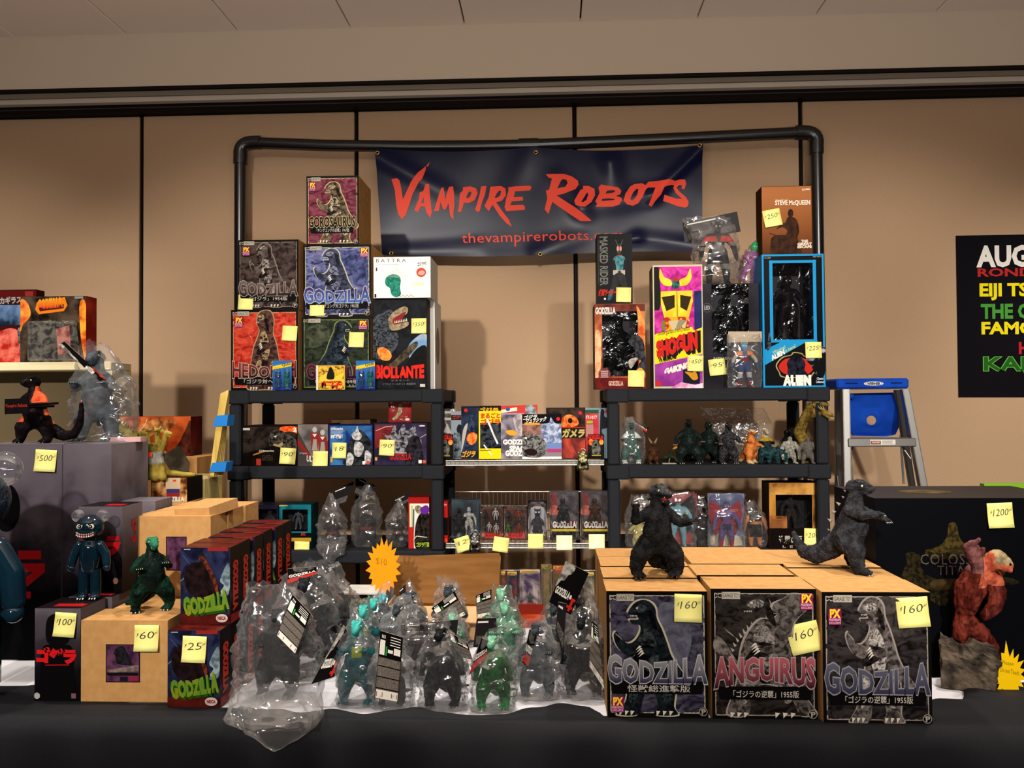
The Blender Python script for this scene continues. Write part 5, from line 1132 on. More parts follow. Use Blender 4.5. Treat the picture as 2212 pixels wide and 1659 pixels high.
low('purple and silver carded toy on the lowest wire shelf', (1121, 1234, 1168, 1336), 3.52, ('#3c2c5c', '#b8a8a0'), 'GODZILLA', grf)
low('olive carded toy with tan edge on the lowest wire shelf', (1169, 1224, 1192, 1336), 3.53, ('#8c7048', '#4c5a2c'))
low('yellow green carded toy behind the standing header card', (1194, 1226, 1226, 1336), 3.535, ('#5c5a28', '#b03028'), fig=gf)
low('pale carded toy with red dot near the right end', (1262, 1240, 1286, 1336), 3.53, ('#5a5c50', '#c8b498'))
low('dark carded toy at the right end of the lowest wire shelf', (1288, 1246, 1308, 1336), 3.53, ('#2c2420', '#7a6a2c'))
t, s = carton('figure_box', 'tall red orange box on the floor in front of the lowest wire shelf', 'box', (1108, 1327, 1178, 1367), 3.20, .16, 0.0, {'front': MM('#a82c14', '#e0582c', 14, .3, 5, 2, squash=(.4, 1, 3))}, body=M('#8c2010', .5), top=P(1143, 1327, 3.20).z)
s.rect(1108, 1345, 1178, 1349, MM('#2a0c08', '#c8502c', 30, .3)); s.done('front_print', t)
# ================================================ right unit, top
Zr = ZR_[0]; yr = 3.49
# rider box on top of the GODZILLA window box
def artg(s):
    s.rect(1285, 657, 1394, 672, MM('#5c2018', '#8c4030', 12, .4)); s.text('GODZILLA', 1287, 664, 1330, 677, M('#d8d2c8', .4), .06); s.spline([(1376,660),(1394,700),(1394,770),(1386,800),(1379,760),(1380,700)], MM('#c8501c', '#f0a050', 20, .4)); s.spline([(1285,720),(1297,720),(1297,790),(1290,812),(1285,810)], MM('#c86030', '#f0c090', 20, .4))
    s.spline([(1357,735),(1364,725),(1374,721),(1385,728),(1392,745),(1394,800),(1368,806),(1376,790),(1384,775),(1370,778),(1360,790),(1357,780),(1366,770),(1372,768),(1370,750),(1362,742)], MM('#131316', '#4a4a52', 60, .35)); s.spline([(1357,777),(1366,770),(1378,770),(1372,780),(1362,792)], MM('#7a7670', '#b8b0a4', 60, .35)); s.spline([(1372,800),(1382,790),(1392,800),(1388,812),(1376,812)], MM('#d87818', '#f0b040', 60, .4))
    s.ell(1305, 803, 13, 12.5, M('#6a1c20', .4)); s.ell(1305, 803, 12, 11.5, M('#a06060', .4)); s.ell(1305, 803, 11, 10.5, M('#6a1c20', .4))
    for k in range(4): s.rect(1297, 796+k*4, 1313, 798+k*4, M('#d0b0a8', .4))
    s.rect(1285, 811, 1394, 834, MM('#5c100e', '#8c2018', 16, .4)); s.text('GODZILLA', 1314, 818, 1345, 827, M('#d0a898', .4), .05)
t = window_box('orange and black window box with a beast print, left end of right unit top', (1285, 656, 1394, 834), yr, .16, Zr, MM('#8c3020', '#c87848', 9, .4, 4, 1), (1301, 672, 1378, 808), None, inner=dark_toy('#08090a', '#26292a', .95, 'dino'), art=artg, sidem=M('#2a1210', .5))
Zg = P(1340, 656, yr).z
t, s = carton('figure_box', 'black upright box with sideways grey title and a slim insect-eyed figure', 'box', (1290, 505, 1366, 655), yr+.012, .13, Zg+.0008, {'front': M('#0d0d0f', .35)}, body=M('#0f0e10', .45))
t.rotation_euler = (0, 0, 0)
s.text('MASKED RIDER', 1293, 617, 1318, 510, M('#7c8078', .4), .05, warp=lambda u, v: (v, 1-u), quad=None) if False else None
v_, f_ = glyphs('MASKED RIDER', .02)
s.k += 1; s.mb.add([s.pt(1296 + 17*b, 511 + 104*a, s.k*s.STEP) for a, b in v_], f_, M('#7c8078', .4))
s.rect(1292, 518, 1293.5, 613, M('#3c403c', .4))
s.spline([(1337,528),(1341,530),(1343,540),(1340,548),(1335,548),(1332,540),(1333,531)], M('#2c4a4c', .35)); s.ell(1335, 537, 2.6, 5.5, M('#d88878', .3)); s.ell(1341, 537, 2.4, 5.5, M('#d88878', .3)); s.line([(1335,530),(1330,518)], .7, M('#8c8878', .4)); s.line([(1341,530),(1346,518)], .7, M('#8c8878', .4)); s.rect(1333, 550, 1344, 554, M('#a82820', .4))
s.spline([(1327,555),(1338,552),(1349,555),(1350,568),(1345,582),(1330,582),(1325,568)], MM('#2c6870', '#5ca0a4', 60, .35)); s.spline([(1327,560),(1322,575),(1326,592),(1331,580)], M('#18181b', .35)); s.spline([(1349,560),(1353,575),(1349,592),(1346,580)], M('#18181b', .35)); s.rect(1324, 583, 1350, 593, M('#b8b0a4', .4)); s.ell(1338, 588, 4, 4, M('#6a1c18', .3)); s.spline([(1326,594),(1349,594),(1356,640),(1350,645),(1340,612),(1328,630),(1322,645),(1316,640)], MM('#17171a', '#2c2c30', 50, .3)); s.spline([(1318,624),(1324,628),(1318,645),(1312,646)], M('#2c6a78', .4))
s.text('仮面ライダー', 1293, 624, 1330, 637, M('#c02c20', .4), .06, shear=.2); s.rect(1304, 642, 1308, 646, WHITE)
s.done('front_print', t)
# SHOGUN box
x0, y0, x1, y1 = 1411, 572, 1518, 833
t, s = carton('figure_box', 'tall worn magenta and yellow box with a horned shape and bold red title', 'box', (x0, y0, x1, y1), yr-.005, .17, Zr, {'front': M('#c8bfa0', .5), 'left': MM('#1a1612', '#8c7c40', 14, .5)}, body=MM('#3a3020', '#a89858', 12, .6), yaw=-2)
s.rect(1414, 576, 1516, 720, MM('#a8107c', '#d83ca4', 26, .4, 5, 1)); s.poly([(1414,576),(1424,576),(1430,650),(1424,668),(1414,668)], M('#14120f', .4)); s.rect(1500, 628, 1516, 715, MM('#141c50', '#20306c', 16, .4))
Ym = MM('#eeb21a', '#f5d63a', 14, .38)
for sx in (1, -1):
    cx = 1460; f = lambda x: cx + sx*(x-cx)
    s.spline([(f(1428),580),(f(1436),597),(f(1450),604),(f(1452),616),(f(1436),615),(f(1426),602),(f(1426),588)], Ym)
s.spline([(1454,606),(1460,596),(1468,606),(1468,620),(1454,622)], MM('#14303c', '#2c7c6c', 60, .3)); s.poly([(1454,606),(1461,594),(1469,606)], M('#b02c20', .4))
s.poly([(1428,628),(1496,627),(1497,650),(1488,684),(1436,686),(1428,655)], Ym); s.poly([(1462,628),(1464,628),(1465,684),(1462,684)], M('#b08414', .4)); s.poly([(1430,640),(1458,636),(1458,662),(1440,670)], M('#3a2c0a', .45)); s.poly([(1470,636),(1494,640),(1484,670),(1470,662)], M('#3a2c0a', .45)); s.poly([(1432,686),(1440,682),(1486,682),(1490,690),(1484,712),(1440,714)], MM('#b02c1c', '#e8a020', 20, .4, 2, 0, .48, .52)); s.poly([(1444,690),(1456,718),(1466,688),(1478,716),(1484,690)], M('#c8b890', .4)); s.rect(1430, 690, 1436, 712, M('#6a8c30', .4))
s.poly([(1414,720),(1420,716),(1495,704),(1498,712),(1516,705),(1516,760),(1414,782)], M('#e8cf14', .4)); s.text('invincible guardians of world freedom!', 1420, 706, 1490, 719, M('#1a1612', .4), .01, rot=-9); s.text('SHOGUN', 1421, 724, 1506, 764, M('#141210', .4), .14, quad=[(1423,740),(1510,718),(1510,752),(1424,770)]); s.text('SHOGUN', 0, 0, 1, 1, M('#c82018', .4), .08, quad=[(1418,736),(1504,714),(1505,748),(1420,766)]); s.text('WARRIORS', 0, 0, 1, 1, M('#141210', .4), .05, quad=[(1422,768),(1460,760),(1460,770),(1423,779)])
s.rect(1414, 782, 1516, 828, MM('#8c2c8c', '#ac44ac', 16, .4)); s.poly([(1414,782),(1516,762),(1516,790),(1414,790)], MM('#8c2c8c', '#ac44ac', 16, .4)); s.text('GAIKING', 0, 0, 1, 1, M('#e4dccc', .4), .08, quad=[(1436,792),(1486,778),(1486,791),(1434,803)]); s.rect(1474, 793, 1510, 824, M('#16182c', .4)); s.spline([(1478,798),(1494,800),(1500,796),(1506,812),(1496,816),(1486,806)], M('#c88c1c', .4)); s.rect(1416, 817, 1426, 828, M('#c8281c', .4)); s.poly([(1445,833),(1470,820),(1500,826),(1516,822),(1516,833)], MM('#c848a0', '#e8d0dc', 20, .3))
s.done('front_print', t)
# dark wide window box behind, with the robots in bags on its roof
def artb(s): s.ell(1528, 663, 10, 10, M('#5c5c60', .4)); s.ell(1528, 663, 9, 9, M('#34343a', .4)); s.text('LED', 1522, 659, 1534, 667, M('#a8a8a8', .4), .03); s.text('BATTLE DAMAGED', 1541, 768, 1598, 773, M('#9c9a94', .4), .04)
t = window_box('wide grey black window box with a dark armoured toy, centre of right unit top', (1518, 612, 1640, 833), yr+.03, .17, Zr, MM('#1c1a22', '#34323a', 5, .4), (1538, 614, 1618, 760), None, inner=dark_toy('#0a0a0c', '#2c2d30', .95, 'human'), art=artb)
Zd = P(1580, 612, yr+.03).z
def robo(): return human(1.0, [M('#1d1e22', .35), M('#77756f', .35), M('#b02018', .35), M('#34343a', .4)], lambda x, y, z: 2 if (.66 < z < .75 and y < -.03 and abs(x) > .02+.3*(z-.66)) else (1 if (.50 < z < .62 and abs(x) < .1) or (abs(x) > .15 and .60 < z < .68) or (.25 < z < .33 and abs(x) < .2) else 0), wide=1.12, bulk=1.12, spread=.13, head=.055, vox=.012, horns=(.09, .07, M('#77756f', .3)))
c = P(1548, 610, 3.58)
t = bagged('bagged_robot', 'bagged black robot with red chest standing on the wide dark box', c.x, 3.60, Zd+.0008, 100*3.58/FOC, .285, .10, 51, robo, figs=.96, figoff=(.01, 0), peak=.30, top=1.05, foot=.45, cr=.012)
header(t, ((1474,482),(1592,457),(1600,500),(1479,524)), 3.62, 'plain')
def impf(): return human(1.0, [MM('#7c3a78', '#9a5494', 30, .4), M('#2a9a5c', .4), M('#c8a028', .4)], lambda x, y, z: 1 if z > .80 or (abs(x) > .19 and z < .52) else (2 if z < .07 else 0), vox=.014, head=.10, wide=.9, arms=(((-.18,-.08,.62),(-.12,-.14,.55)),((.18,-.08,.58),(.14,-.14,.46))))
c = P(1618, 606, 3.6)
t = bagged('bagged_figure', 'bagged purple figure with a green head leaning beside the blue box', c.x-.008, 3.62, Zd+.0008, .085, .205, .07, 53, impf, figs=.90, peak=.8, top=.5, foot=.6, cr=.010)
t.rotation_euler = (0, math.radians(13), 0)
def blk(): return dino(1.0, MM('#131214', '#242226', 40, .5), M('#6a655c', .4), vox=.016)
# two window boxes at the right: blue ALIEN and orange print box on top
def arta(s):
    s.rect(1651, 553, 1779, 829, M('#0c0d12', .4)) if False else None
    bl = M('#1c8ec8', .35)
    for r_ in ((1647, 549, 1781, 553), (1647, 829, 1786, 833), (1647, 549, 1651, 833), (1777, 549, 1781, 833)): s.rect(*r_, bl)
    for r_ in ((1663, 562, 1764, 568), (1663, 731, 1764, 737), (1663, 562, 1670, 737), (1757, 562, 1764, 737)): s.rect(*r_, bl)
    for cx, cy in ((1666, 565), (1761, 565), (1666, 734), (1761, 734)): s.ell(cx, cy, 3.6, 3.6, bl)
    s.poly([(1651,752),(1700,730),(1740,737),(1651,785)], bl); s.text('Warning!', 0, 0, 1, 1, M('#b8c860', .4), .02, quad=[(1667,756),(1694,743),(1696,750),(1669,763)]); s.text('ALIEN', 0, 0, 1, 1, M('#e0dcd0', .4), .06, quad=[(1664,766),(1691,752),(1694,761),(1667,775)]); s.text('is here!', 0, 0, 1, 1, M('#b8c860', .4), .02, quad=[(1694,752),(1716,741),(1718,748),(1696,759)])
    s.spline([(1680,800),(1674,785),(1688,768),(1706,764),(1712,758),(1730,760),(1736,766),(1750,772),(1762,792),(1754,806),(1744,812),(1690,812)], M('#a89c60', .4)); s.spline([(1682,799),(1677,785),(1690,770),(1708,765),(1714,760),(1729,762),(1735,767),(1748,774),(1759,792),(1752,804),(1742,810),(1692,810)], M('#0c0c10', .4)); s.spline([(1684,797),(1681,786),(1694,773),(1712,770),(1730,770),(1746,778),(1755,792),(1748,802),(1736,806),(1700,806)], M('#c0281c', .35)); s.spline([(1702,806),(1700,792),(1698,782),(1704,772),(1718,768),(1732,772),(1738,784),(1736,796),(1742,808)], MM('#0c0d14', '#2a2e40', 60, .25))
    s.text('ALIEN', 1692, 809, 1748, 827, M('#e8e2d4', .4), .10, spacing=1.1); s.text('Classic', 1762, 812, 1776, 817, M('#c8d4dc', .4), .02); s.text('Collection', 1760, 819, 1778, 824, M('#c8d4dc', .4), .02); s.text('No. 26000', 1653, 555, 1666, 558, M('#b8b4a8', .4)); s.text('AGES 4 AND UP', 1757, 554, 1776, 557, M('#b8b4a8', .4))
    s.spline([(1740,768),(1779,745),(1779,806),(1760,806),(1752,790)], MM('#0e1014', '#a8b0b4', 20, .4, 6, 1, .5, .62)); s.spline([(1655,750),(1661,715),(1665,740),(1660,752)], MM('#14161c', '#5c6474', 40, .3))
t = window_box('blue-edged black window box with red emblem, right end of the unit top', (1647, 549, 1782, 833), yr-.01, .20, Zr, M('#0c0d13', .35), (1670, 568, 1757, 731), None, inner=dark_toy('#0c090c', '#30292e', .98, 'human', key='alienfig'), art=arta, sidem=M('#1778b0', .4), dark='#140c10')
Za = P(1714, 549, yr-.01).z
def artm(s):
    s.rect(1646, 403, 1753, 548, MG(['#5a2c10', '#8c5228', '#a8683a'], 'z', .4, 0, .25, .2, 5)) ; s.text('STEVE McQUEEN', 1675, 432, 1750, 443, M('#e8dcc8', .4), .03); s.text('CAPT. VIRGIL HILTS', 1675, 429, 1704, 431, M('#d8b898', .4)); s.text('20', 1733, 408, 1740, 412, M('#e0c8b0', .4), .03); s.rect(1741, 408, 1750, 411, M('#e0c8b0', .4))
    dk = MM('#2c160a', '#4a2812', 40, .4)
    s.ell(1708, 459, 6, 9, dk); s.spline([(1696,478),(1702,467),(1712,467),(1722,475),(1726,498),(1722,510),(1726,540),(1700,545),(1696,510),(1700,495),(1690,488),(1676,492),(1690,480)], dk); s.spline([(1664,520),(1668,508),(1680,504),(1700,505),(1720,512),(1728,530),(1726,547),(1668,547)], dk); s.ell(1672, 516, 8, 9, dk); s.line([(1662,500),(1684,508)], 1.6, dk)
    for k, (tx, w_) in enumerate((('THE', 14), ('GREAT', 30), ('ESCAPE', 30))): s.text(tx, 1737-w_/2, 515+k*6, 1737+w_/2, 520+k*6, M('#d8ccb8', .4), .06)
t, s = carton('figure_box', 'brown box with a dark rider silhouette, on top of the blue-edged box', 'box', (1646, 402, 1754, 548), yr+.04, .10, Za+.0008, {'front': M('#6a3a18', .45)}, body=M('#4a2810', .6), yaw=0); artm(s); s.done('front_print', t)
# the small robot bag in front
def rob2(): return human(1.0, [M('#2c3f70', .35), M('#c87020', .35), M('#4a90b8', .35), M('#a8a49c', .35), M('#7a2018', .35)], lambda x, y, z: 2 if (z > .82) else (1 if z > .70 and abs(x) > .05 else (3 if abs(x) > .14 and z > .55 or (.22 < z < .33) else (4 if z < .16 or (.56 < z < .66) else 0))), wide=1.15, horns=(.10, .09, M('#c88c28', .3)), vox=.014)
c = P(1609, 832, 3.475)
t = bagged('bagged_robot', 'small bagged blue and orange robot standing at the shelf edge', c.x, 3.478, Zr+.001, 74*3.475/FOC, 114*3.475/FOC, .05, 57, rob2, figs=.86, peak=.5, top=1.0, foot=.95, cr=.006, mat=BAG)
header(t, ((1573,716),(1650,716),(1650,738),(1573,740)), 3.49, 'pinkh')
for cx, cy, w_, ti, pr, lb in ((1668, 471, 37, -10, '250', 'tilted price note on the brown rider silhouette box'), (1347, 637, 32, 2, '', 'blank note on the black box with sideways grey title'), (1374, 818, 35, 2, '', 'blank note on the orange and black window box'), (1502, 785, 34, 2, '450', 'price note $450 on the magenta and yellow box'), (1549, 793, 35, -6, '95', 'price note on the wide dark window box'), (1757, 756, 34, 0, '225', 'price note $225 on the blue-edged black window box')):
    note(cx, cy, w_, {1668: yr+.036, 1347: yr+.008, 1549: yr+.026, 1757: yr-.014}.get(cx, yr-.012), lb, pr, ti)
# ================================================ right unit, first tier: loose vinyl toys
z1 = ZR_[1]; yv = 3.53
def vin(label, px, top, bot, mesh_fn, key, rz=0, Y=yv, name='vinyl_figure', cat='toy figure', group='vinyl monster toys on the right unit', foot=None):
    h = P(px, top, Y).z - P(px, bot, Y).z; c = P(px, 1000, Y); t = thing(name, (c.x, Y, z1+.0008), label, cat, group)
    place(mesh_fn, key, 'body', t, (0, 0, 0), rz, h); return t
SIL = M('#b8b4aa', .3)
gdk = lambda: dino(1.0, MM('#141c1c', '#26322e', 30, .35), SIL, vox=.014, arms=(((-.27,-.02,.55),(-.30,-.10,.47)),((.27,-.02,.56),(.28,-.12,.52))), plump=1.12, feet=(((-.20,-.02,0),.3),((.22,-.02,0),-.3)), headmat=None, crest=.05, crestmat=M('#3a4440', .4))
gd2 = lambda: dino(1.0, MM('#1a1b1e', '#4a4a4c', 30, .28), SIL, vox=.014, arms=(((-.24,-.05,.58),(-.24,-.14,.52)),((.24,-.05,.58),(.24,-.14,.52))), plump=.95, crest=.04, crestmat=M('#4a4a48', .4))
gdo = lambda: dino(1.0, [MM('#a8501c', '#c87a3c', 8, .35), MM('#c8a070', '#d8b88c', 20, .4)], M('#d8c090', .4), vox=.014, hyaw=-.5, crest=.10, crestmat=M('#c89868', .4), plump=1.05, zone=lambda x, y, z: 1 if z < .12 or z > .93 else 0, arms=(((.02,-.16,.55),(.10,-.24,.50)),((.2,-.1,.56),(.2,-.22,.52))))
c = P(1365, 1005, 3.50)
def tealwht(): return dino(1.0, [MM('#1e4a40', '#3c6a60', 10, .35), M('#c8ccc8', .4)], SIL, vox=.014, zone=lambda x, y, z: 1 if (z > .62 and abs(x) > .08) or z < .1 else 0)
t = bagged('bagged_figure', 'bagged teal and white toy at the left end of the first tier', c.x, 3.52, z1+.001, 60*3.5/FOC, 102*3.5/FOC, .08, 61, tealwht, figs=.88, peak=.45, top=.35, foot=.8, cr=.008)
header(t, ((1368,905),(1403,924),(1396,934),(1374,920)), 3.545, 'red')
brn = lambda: dino(1.0, MM('#3c2418', '#5c3a26', 30, .4), M('#a89060', .4), vox=.016, plump=1.2, crest=0)
t = vin('small brown horned toy with tall ears, left on the first tier', 1411, 958, 1004, brn, 'brn', .2)
m = MB()
for sx in (-1, 1): v, f = cone((sx*.006, -.002, .084), (sx*.021, 0, .112), .007); m.add(v, f, M('#8c7850', .5), True)
m.build('ears', t)
# flying toy on a stand
t = thing('winged_toy', tuple(P(1445, 1003, 3.52))[:2] + (z1+.0008,), 'small green winged toy with an orange head on a clear base', 'toy figure', 'vinyl monster toys on the right unit')
m = MB(); m.cbox((-.028, -.02, 0), (.028, .02, .004), M('#a8a494', .3), .001); m.tube((0, 0, .004), (.004, 0, .03), .002, M('#8c8878', .3)); m.build('base', t)
cc = []; chain(cc, [((0,0,.4),.10),((.12,0,.62),.09),((.28,-.02,.82),.07),((.38,-.04,.90),.08)]); chain(cc, [((-.0,0,.4),.09),((-.3,.1,.3),.06),((-.5,.1,.12),.03)])
for k in range(4): chain(cc, [((.0,0,.45),.05),((.25+.07*k,-.1+.07*k,.35),.03),((.42+.05*k,-.1+.07*k,.08),.02)])
skin(cc, .075, [MM('#1c261c', '#3a4a30', 30, .4), M('#c87a1c', .4)], lambda x, y, z: 1 if z > .82 else 0, .02, 2, .01, .06).build('body', t)
def hh(): 
    return gdk()
t = vin('large dark green toy with spread arms, biggest on the first tier', 1488, 907, 1004, gdk, 'gdk', 0)
t = vin('dark green toy half hidden behind the big dark green one', 1532, 916, 1004, gdk, 'gdk', -.6, 3.60)
t = vin('gunmetal toy with a silver chest right of the dark green pair', 1574, 914, 1004, gd2, 'gd2', .1, 3.52)
t = vin('dim brown toy standing in the back between the green and gunmetal toys', 1548, 948, 1004, brn, 'brn', .2, 3.68)
t = vin('translucent orange toy with a spiky back facing right', 1623, 930, 1005, gdo, 'gdo', .9, 3.52)
t = vin('pale headed dim toy behind the orange one', 1655, 932, 1003, lambda: dino(1.0, [MM('#20282a', '#3a4440', 20, .4), M('#b8b090', .4), M('#b09028', .4)], SIL, vox=.016, zone=lambda x, y, z: 1 if z > .78 else (2 if z > .66 and y < 0 else 0), crest=.05), 'palehd', .1, 3.60)
# teal rocky toy
t = vin('teal rocky four-legged toy low on the shelf', 1668, 966, 1004, lambda: skin((lambda c: (chain(c, [((-.4,0,.62),.3),((.4,0,.62),.32)]), [chain(c, [((x,-.1,.5),.2),((x*1.15,-.15,.1),.12)]) for x in (-.6,-.2,.25,.65)], [c.append(((x,0,.85),.1,(x*1.1,0,1.0),.05)) for x in (-.6,-.3,0,.3,.6)], c)[-1])([]), 1.0, MM('#10262c', '#2c5050', 8, .35), None, .05, 1, .06, .2), 'rock', 0, 3.50)
gsil = lambda: gorilla(1.0, MM('#6c6c64', '#a8a698', 12, .3))
ggr = lambda: gorilla(1.0, MM('#5c5852', '#6c6862', 12, .55))
t = vin('silver ape toy standing second from the right end', 1706, 943, 1004, gsil, 'gsil', .15, 3.50)
t = vin('matt grey ape toy at the right end of the first tier', 1745, 945, 1004, ggr, 'ggr', -.1, 3.50)
t = vin('black toy lying with a red crest behind the silver ape', 1700, 936, 1004, lambda: dino(1.0, [MM('#0e0e10', '#1c1c20', 20, .4), M('#8c2018', .4)], SIL, vox=.016, zone=lambda x, y, z: 1 if z > .93 and x > 0 else 0), 'blkred', .5, 3.66)
# gold dragon
GOLD = MM('#6a5520', '#93793a', 20, .4, 4)
def dragonhead(c, ex, p, d, s_):
    p = Vector(p); d = Vector(d).normalized(); u = Vector((0, 0, 1)); u = (u - d*u.dot(d)).normalized(); r_ = d.cross(u)
    chain(c, [(tuple(p), .050*s_), (tuple(p+d*.07*s_+u*.008*s_), .036*s_), (tuple(p+d*.14*s_), .020*s_)]); chain(c, [(tuple(p-u*.02*s_), .032*s_), (tuple(p+d*.11*s_-u*.055*s_), .014*s_)])
    for sx in (-1, 1):
        for k in range(3): ex.append((*cone(p + r_*(sx*.03*s_) - d*(.02*k*s_) + u*.02*s_, p + r_*(sx*(.05+.02*k)*s_) - d*((.06+.03*k)*s_) + u*(.10-.02*k)*s_, .016*s_), M('#a88c48', .4), True))
def gdragon():
    c = []; ex = []
    chain(c, [((0,0,.0),.13),((.0,0,.2),.13),((0.02,0,.36),.10)])
    for i, (mx, top, dd) in enumerate((((-.02), (.10, -.42, .93), (.8, -.3, -.1)), ((.05), (.16, -.50, .80), (.8, -.3, -.35)), ((.0), (.06, -.36, .84), (.7, .2, -.4)))):
        chain(c, [((mx*.5,i*.03-.03,.3),.085),((mx-.10,i*.05-.05,.48),.065),((mx-.06,i*.05-.18,.68),.048),((mx+.0+i*.01,top[1]*.75,top[2]-.04),.042),(top,.04)]); dragonhead(c, ex, top, dd, 1.05)
    return skin(c, 1.0, GOLD, None, .012, 2, .005, .02, ex)
t = vin('gold dragon toy with several horned heads leaning past the right post', 1738, 868, 1004, gdragon, 'gdragon', 0, 3.575)
t = thing('plastic_bag', tuple(P(1600, 1004, 3.8))[:2] + (z1+.001,), 'large clear empty bag hanging dimly at the back of the first tier', 'bag')
v, f = bag(.28, .225, .03, 71, top=1.0, foot=1.0, cr=.01); MB().add(v, f, film('dim_bag', .03, .03), True).build('film', t)
# ================================================ right unit, second tier
z2 = ZR_[2]; yv = 3.50
def bag2(label, px, ptop, wd, fn, key, seed, Y=3.54, hd=None, kind='plain', hc='#8c2c2c', figs=.8, **k):
    c = P(px, 1190, Y); h = P(px, ptop, Y).z - z2
    t = bagged('bagged_figure', label, c.x, Y, z2+.001, wd*Y/FOC, h, .075, seed, fn, figs=figs, key=key, cr=.009, group='bagged toys on the second tier at right', **k)
    if hd: header(t, hd, Y+.035, kind)
    return t
tanf = lambda: skin((lambda c: (chain(c, [((0,0,.25),.19),((0,0,.48),.16),((0,0,.68),.12)]), chain(c, [((0,-.02,.84),.14),((0,-.10,.80),.09)]), [chain(c, [((s_*.14,-.02,.58),.06),((s_*.28,-.12,.50),.05)]) for s_ in (-1,1)], [chain(c, [((s_*.10,0,.2),.11),((s_*.12,-.04,.05),.08)]) for s_ in (-1,1)], c)[-1])([]), 1.0, MM('#9a8a4c', '#b4a868', 6, .3), None, .018, 2, .003, .05, [(*sph((s_*.09, -.12, .90), .022), BLACK, True) for s_ in (-1, 1)] + [(*sph((0, -.17, .80), .07, (1.3, .6, .4)), M('#c8b888', .35), True)])
blu = lambda: human(1.0, [M('#6a98a4', .35), M('#8c2820', .35), M('#3c3c78', .35)], lambda x, y, z: 1 if z > .87 else (2 if .44 < z < .56 and abs(x) < .12 else 0), wings=M('#1a1a1c', .4), vox=.014, wide=1.1)
pur = lambda: human(1.0, [M('#5a4680', .35), M('#8c2030', .35), M('#262c48', .35), M('#2a3c30', .35)], lambda x, y, z: 3 if z > .95 else (1 if z < .20 or .555 < z < .58 and abs(x) < .12 else (2 if .40 < z < .54 and abs(x) < .10 else 0)), wings=M('#8c1c24', .35), vox=.014, wide=1.15, bulk=1.05)
orf = lambda: human(1.0, [M('#18161a', .4), M('#b8703c', .4)], lambda x, y, z: 1 if (z < .25 or abs(x) > .16 or (.58 < z < .66)) else 0, vox=.014, wide=1.2, bulk=1.3)
def backcard(t, rect, Y, cols, title=None):
    x0, y0, x1, y1 = rect; q = t.location; cs = [P(x0, y0, Y)-q, P(x1, y0, Y)-q, P(x1, y1, Y)-q, P(x0, y1, Y)-q]; cs[2].z = cs[3].z = .001
    s = Sheet(rect, *cs); m = MB(); m.add([c for c in cs] + [c + Vector((0, .002, 0)) for c in cs], [(3, 2, 1, 0), (4, 5, 6, 7), (0, 1, 5, 4), (1, 2, 6, 5), (2, 3, 7, 6), (3, 0, 4, 7)], M(cols[0], .5)); o = m.build('backing_card', t)
    for k, cc in enumerate(cols[1:]): s.spline([(x0+(x1-x0)*a, y0+(y1-y0)*b) for a, b in [[(.1,.02),(.95,.03),(.95,.30),(.5,.22),(.1,.34)], [(.05,.98),(.4,.5),(.6,.6),(.95,.98)], [(.6,.3),(.95,.4),(.9,.8),(.7,.7)]][k % 3]], M(cc, .4))
    if title: s.text(title, x0+(x1-x0)*.15, y0+(y1-y0)*.06, x1-(x1-x0)*.1, y0+(y1-y0)*.15, M('#a82820', .4), .06)
    s.done('card_print', o)
bag2('bagged mustard toy with a duckbill face, left end of the second tier', 1381, 1070, 62, tanf, 'tanf', 81, figs=.66, peak=.5, top=.5, foot=.9)
t = bag2('dim bagged dark toy behind the raised arm of the black figure', 1392, 1072, 50, blk, 'blk', 82, 3.64, ((1378,1068),(1410,1066),(1412,1100),(1380,1102)), 'red')
t = bag2('bagged pale blue figure with red mask behind the standing black figure', 1466, 1062, 74, blu, 'blu', 83, figs=.92, peak=.5, top=1.0, foot=.95); backcard(t, (1436, 1066, 1506, 1190), 3.60, ('#8c3a48', '#a83c3c', '#c03028', '#4a5090'))
t = bag2('bagged dark toy between the blue and the purple winged figures', 1520, 1072, 48, blk, 'blk', 84, 3.58, ((1508,1072),(1530,1068),(1532,1100),(1510,1102)), 'plain')
t = bag2('bagged purple winged figure on a blue and white card', 1570, 1066, 78, pur, 'pur', 85, 3.50, figs=.85, peak=.5, top=1.0, foot=.95); backcard(t, (1529, 1066, 1607, 1191), 3.555, ('#8c94b0', '#4a5a90', '#d8ccb0', '#6c84b0'))
t = bag2('bagged black and orange toy leaning right beside the orange box', 1632, 1082, 56, orf, 'orf', 86, 3.55, figs=.85, peak=.3, top=.3); 
def artl(s):
    s.rect(1662, 1044, 1772, 1070, MM('#8c5820', '#d8a050', 10, .4, 5)); s.rect(1662, 1118, 1700, 1146, MM('#6a3c1c', '#a8683a', 20, .4)); s.rect(1756, 1070, 1772, 1140, MM('#6a4018', '#a87438', 14, .4)); s.rect(1662, 1146, 1772, 1192, M('#17100e', .4)); s.text('進撃の巨人', 1682, 1163, 1745, 1181, M('#b4aca0', .4), .03); s.text('LEVI', 1690, 1185, 1740, 1190, M('#a89c90', .4), .02, spacing=2); s.text('巨', 1668, 1126, 1690, 1144, M('#8c5830', .4), .04)
t = window_box('orange autumn-coloured window box with an arched pane and dark band of kanji', (1662, 1043, 1772, 1192), 3.50, .12, z2+.001, MM('#9a6424', '#c88c3c', 8, .4, 5), (1676, 1056, 1755, 1158), None, inner=dark_toy('#1c1814', '#5c554c', .9, 'human', key='levi'), art=artl, sidem=M('#3a2210', .5), dark='#1c1816')
note(1756, 1160, 37, 3.485, 'price note $200 on the arched window box', '200', 2, 36)
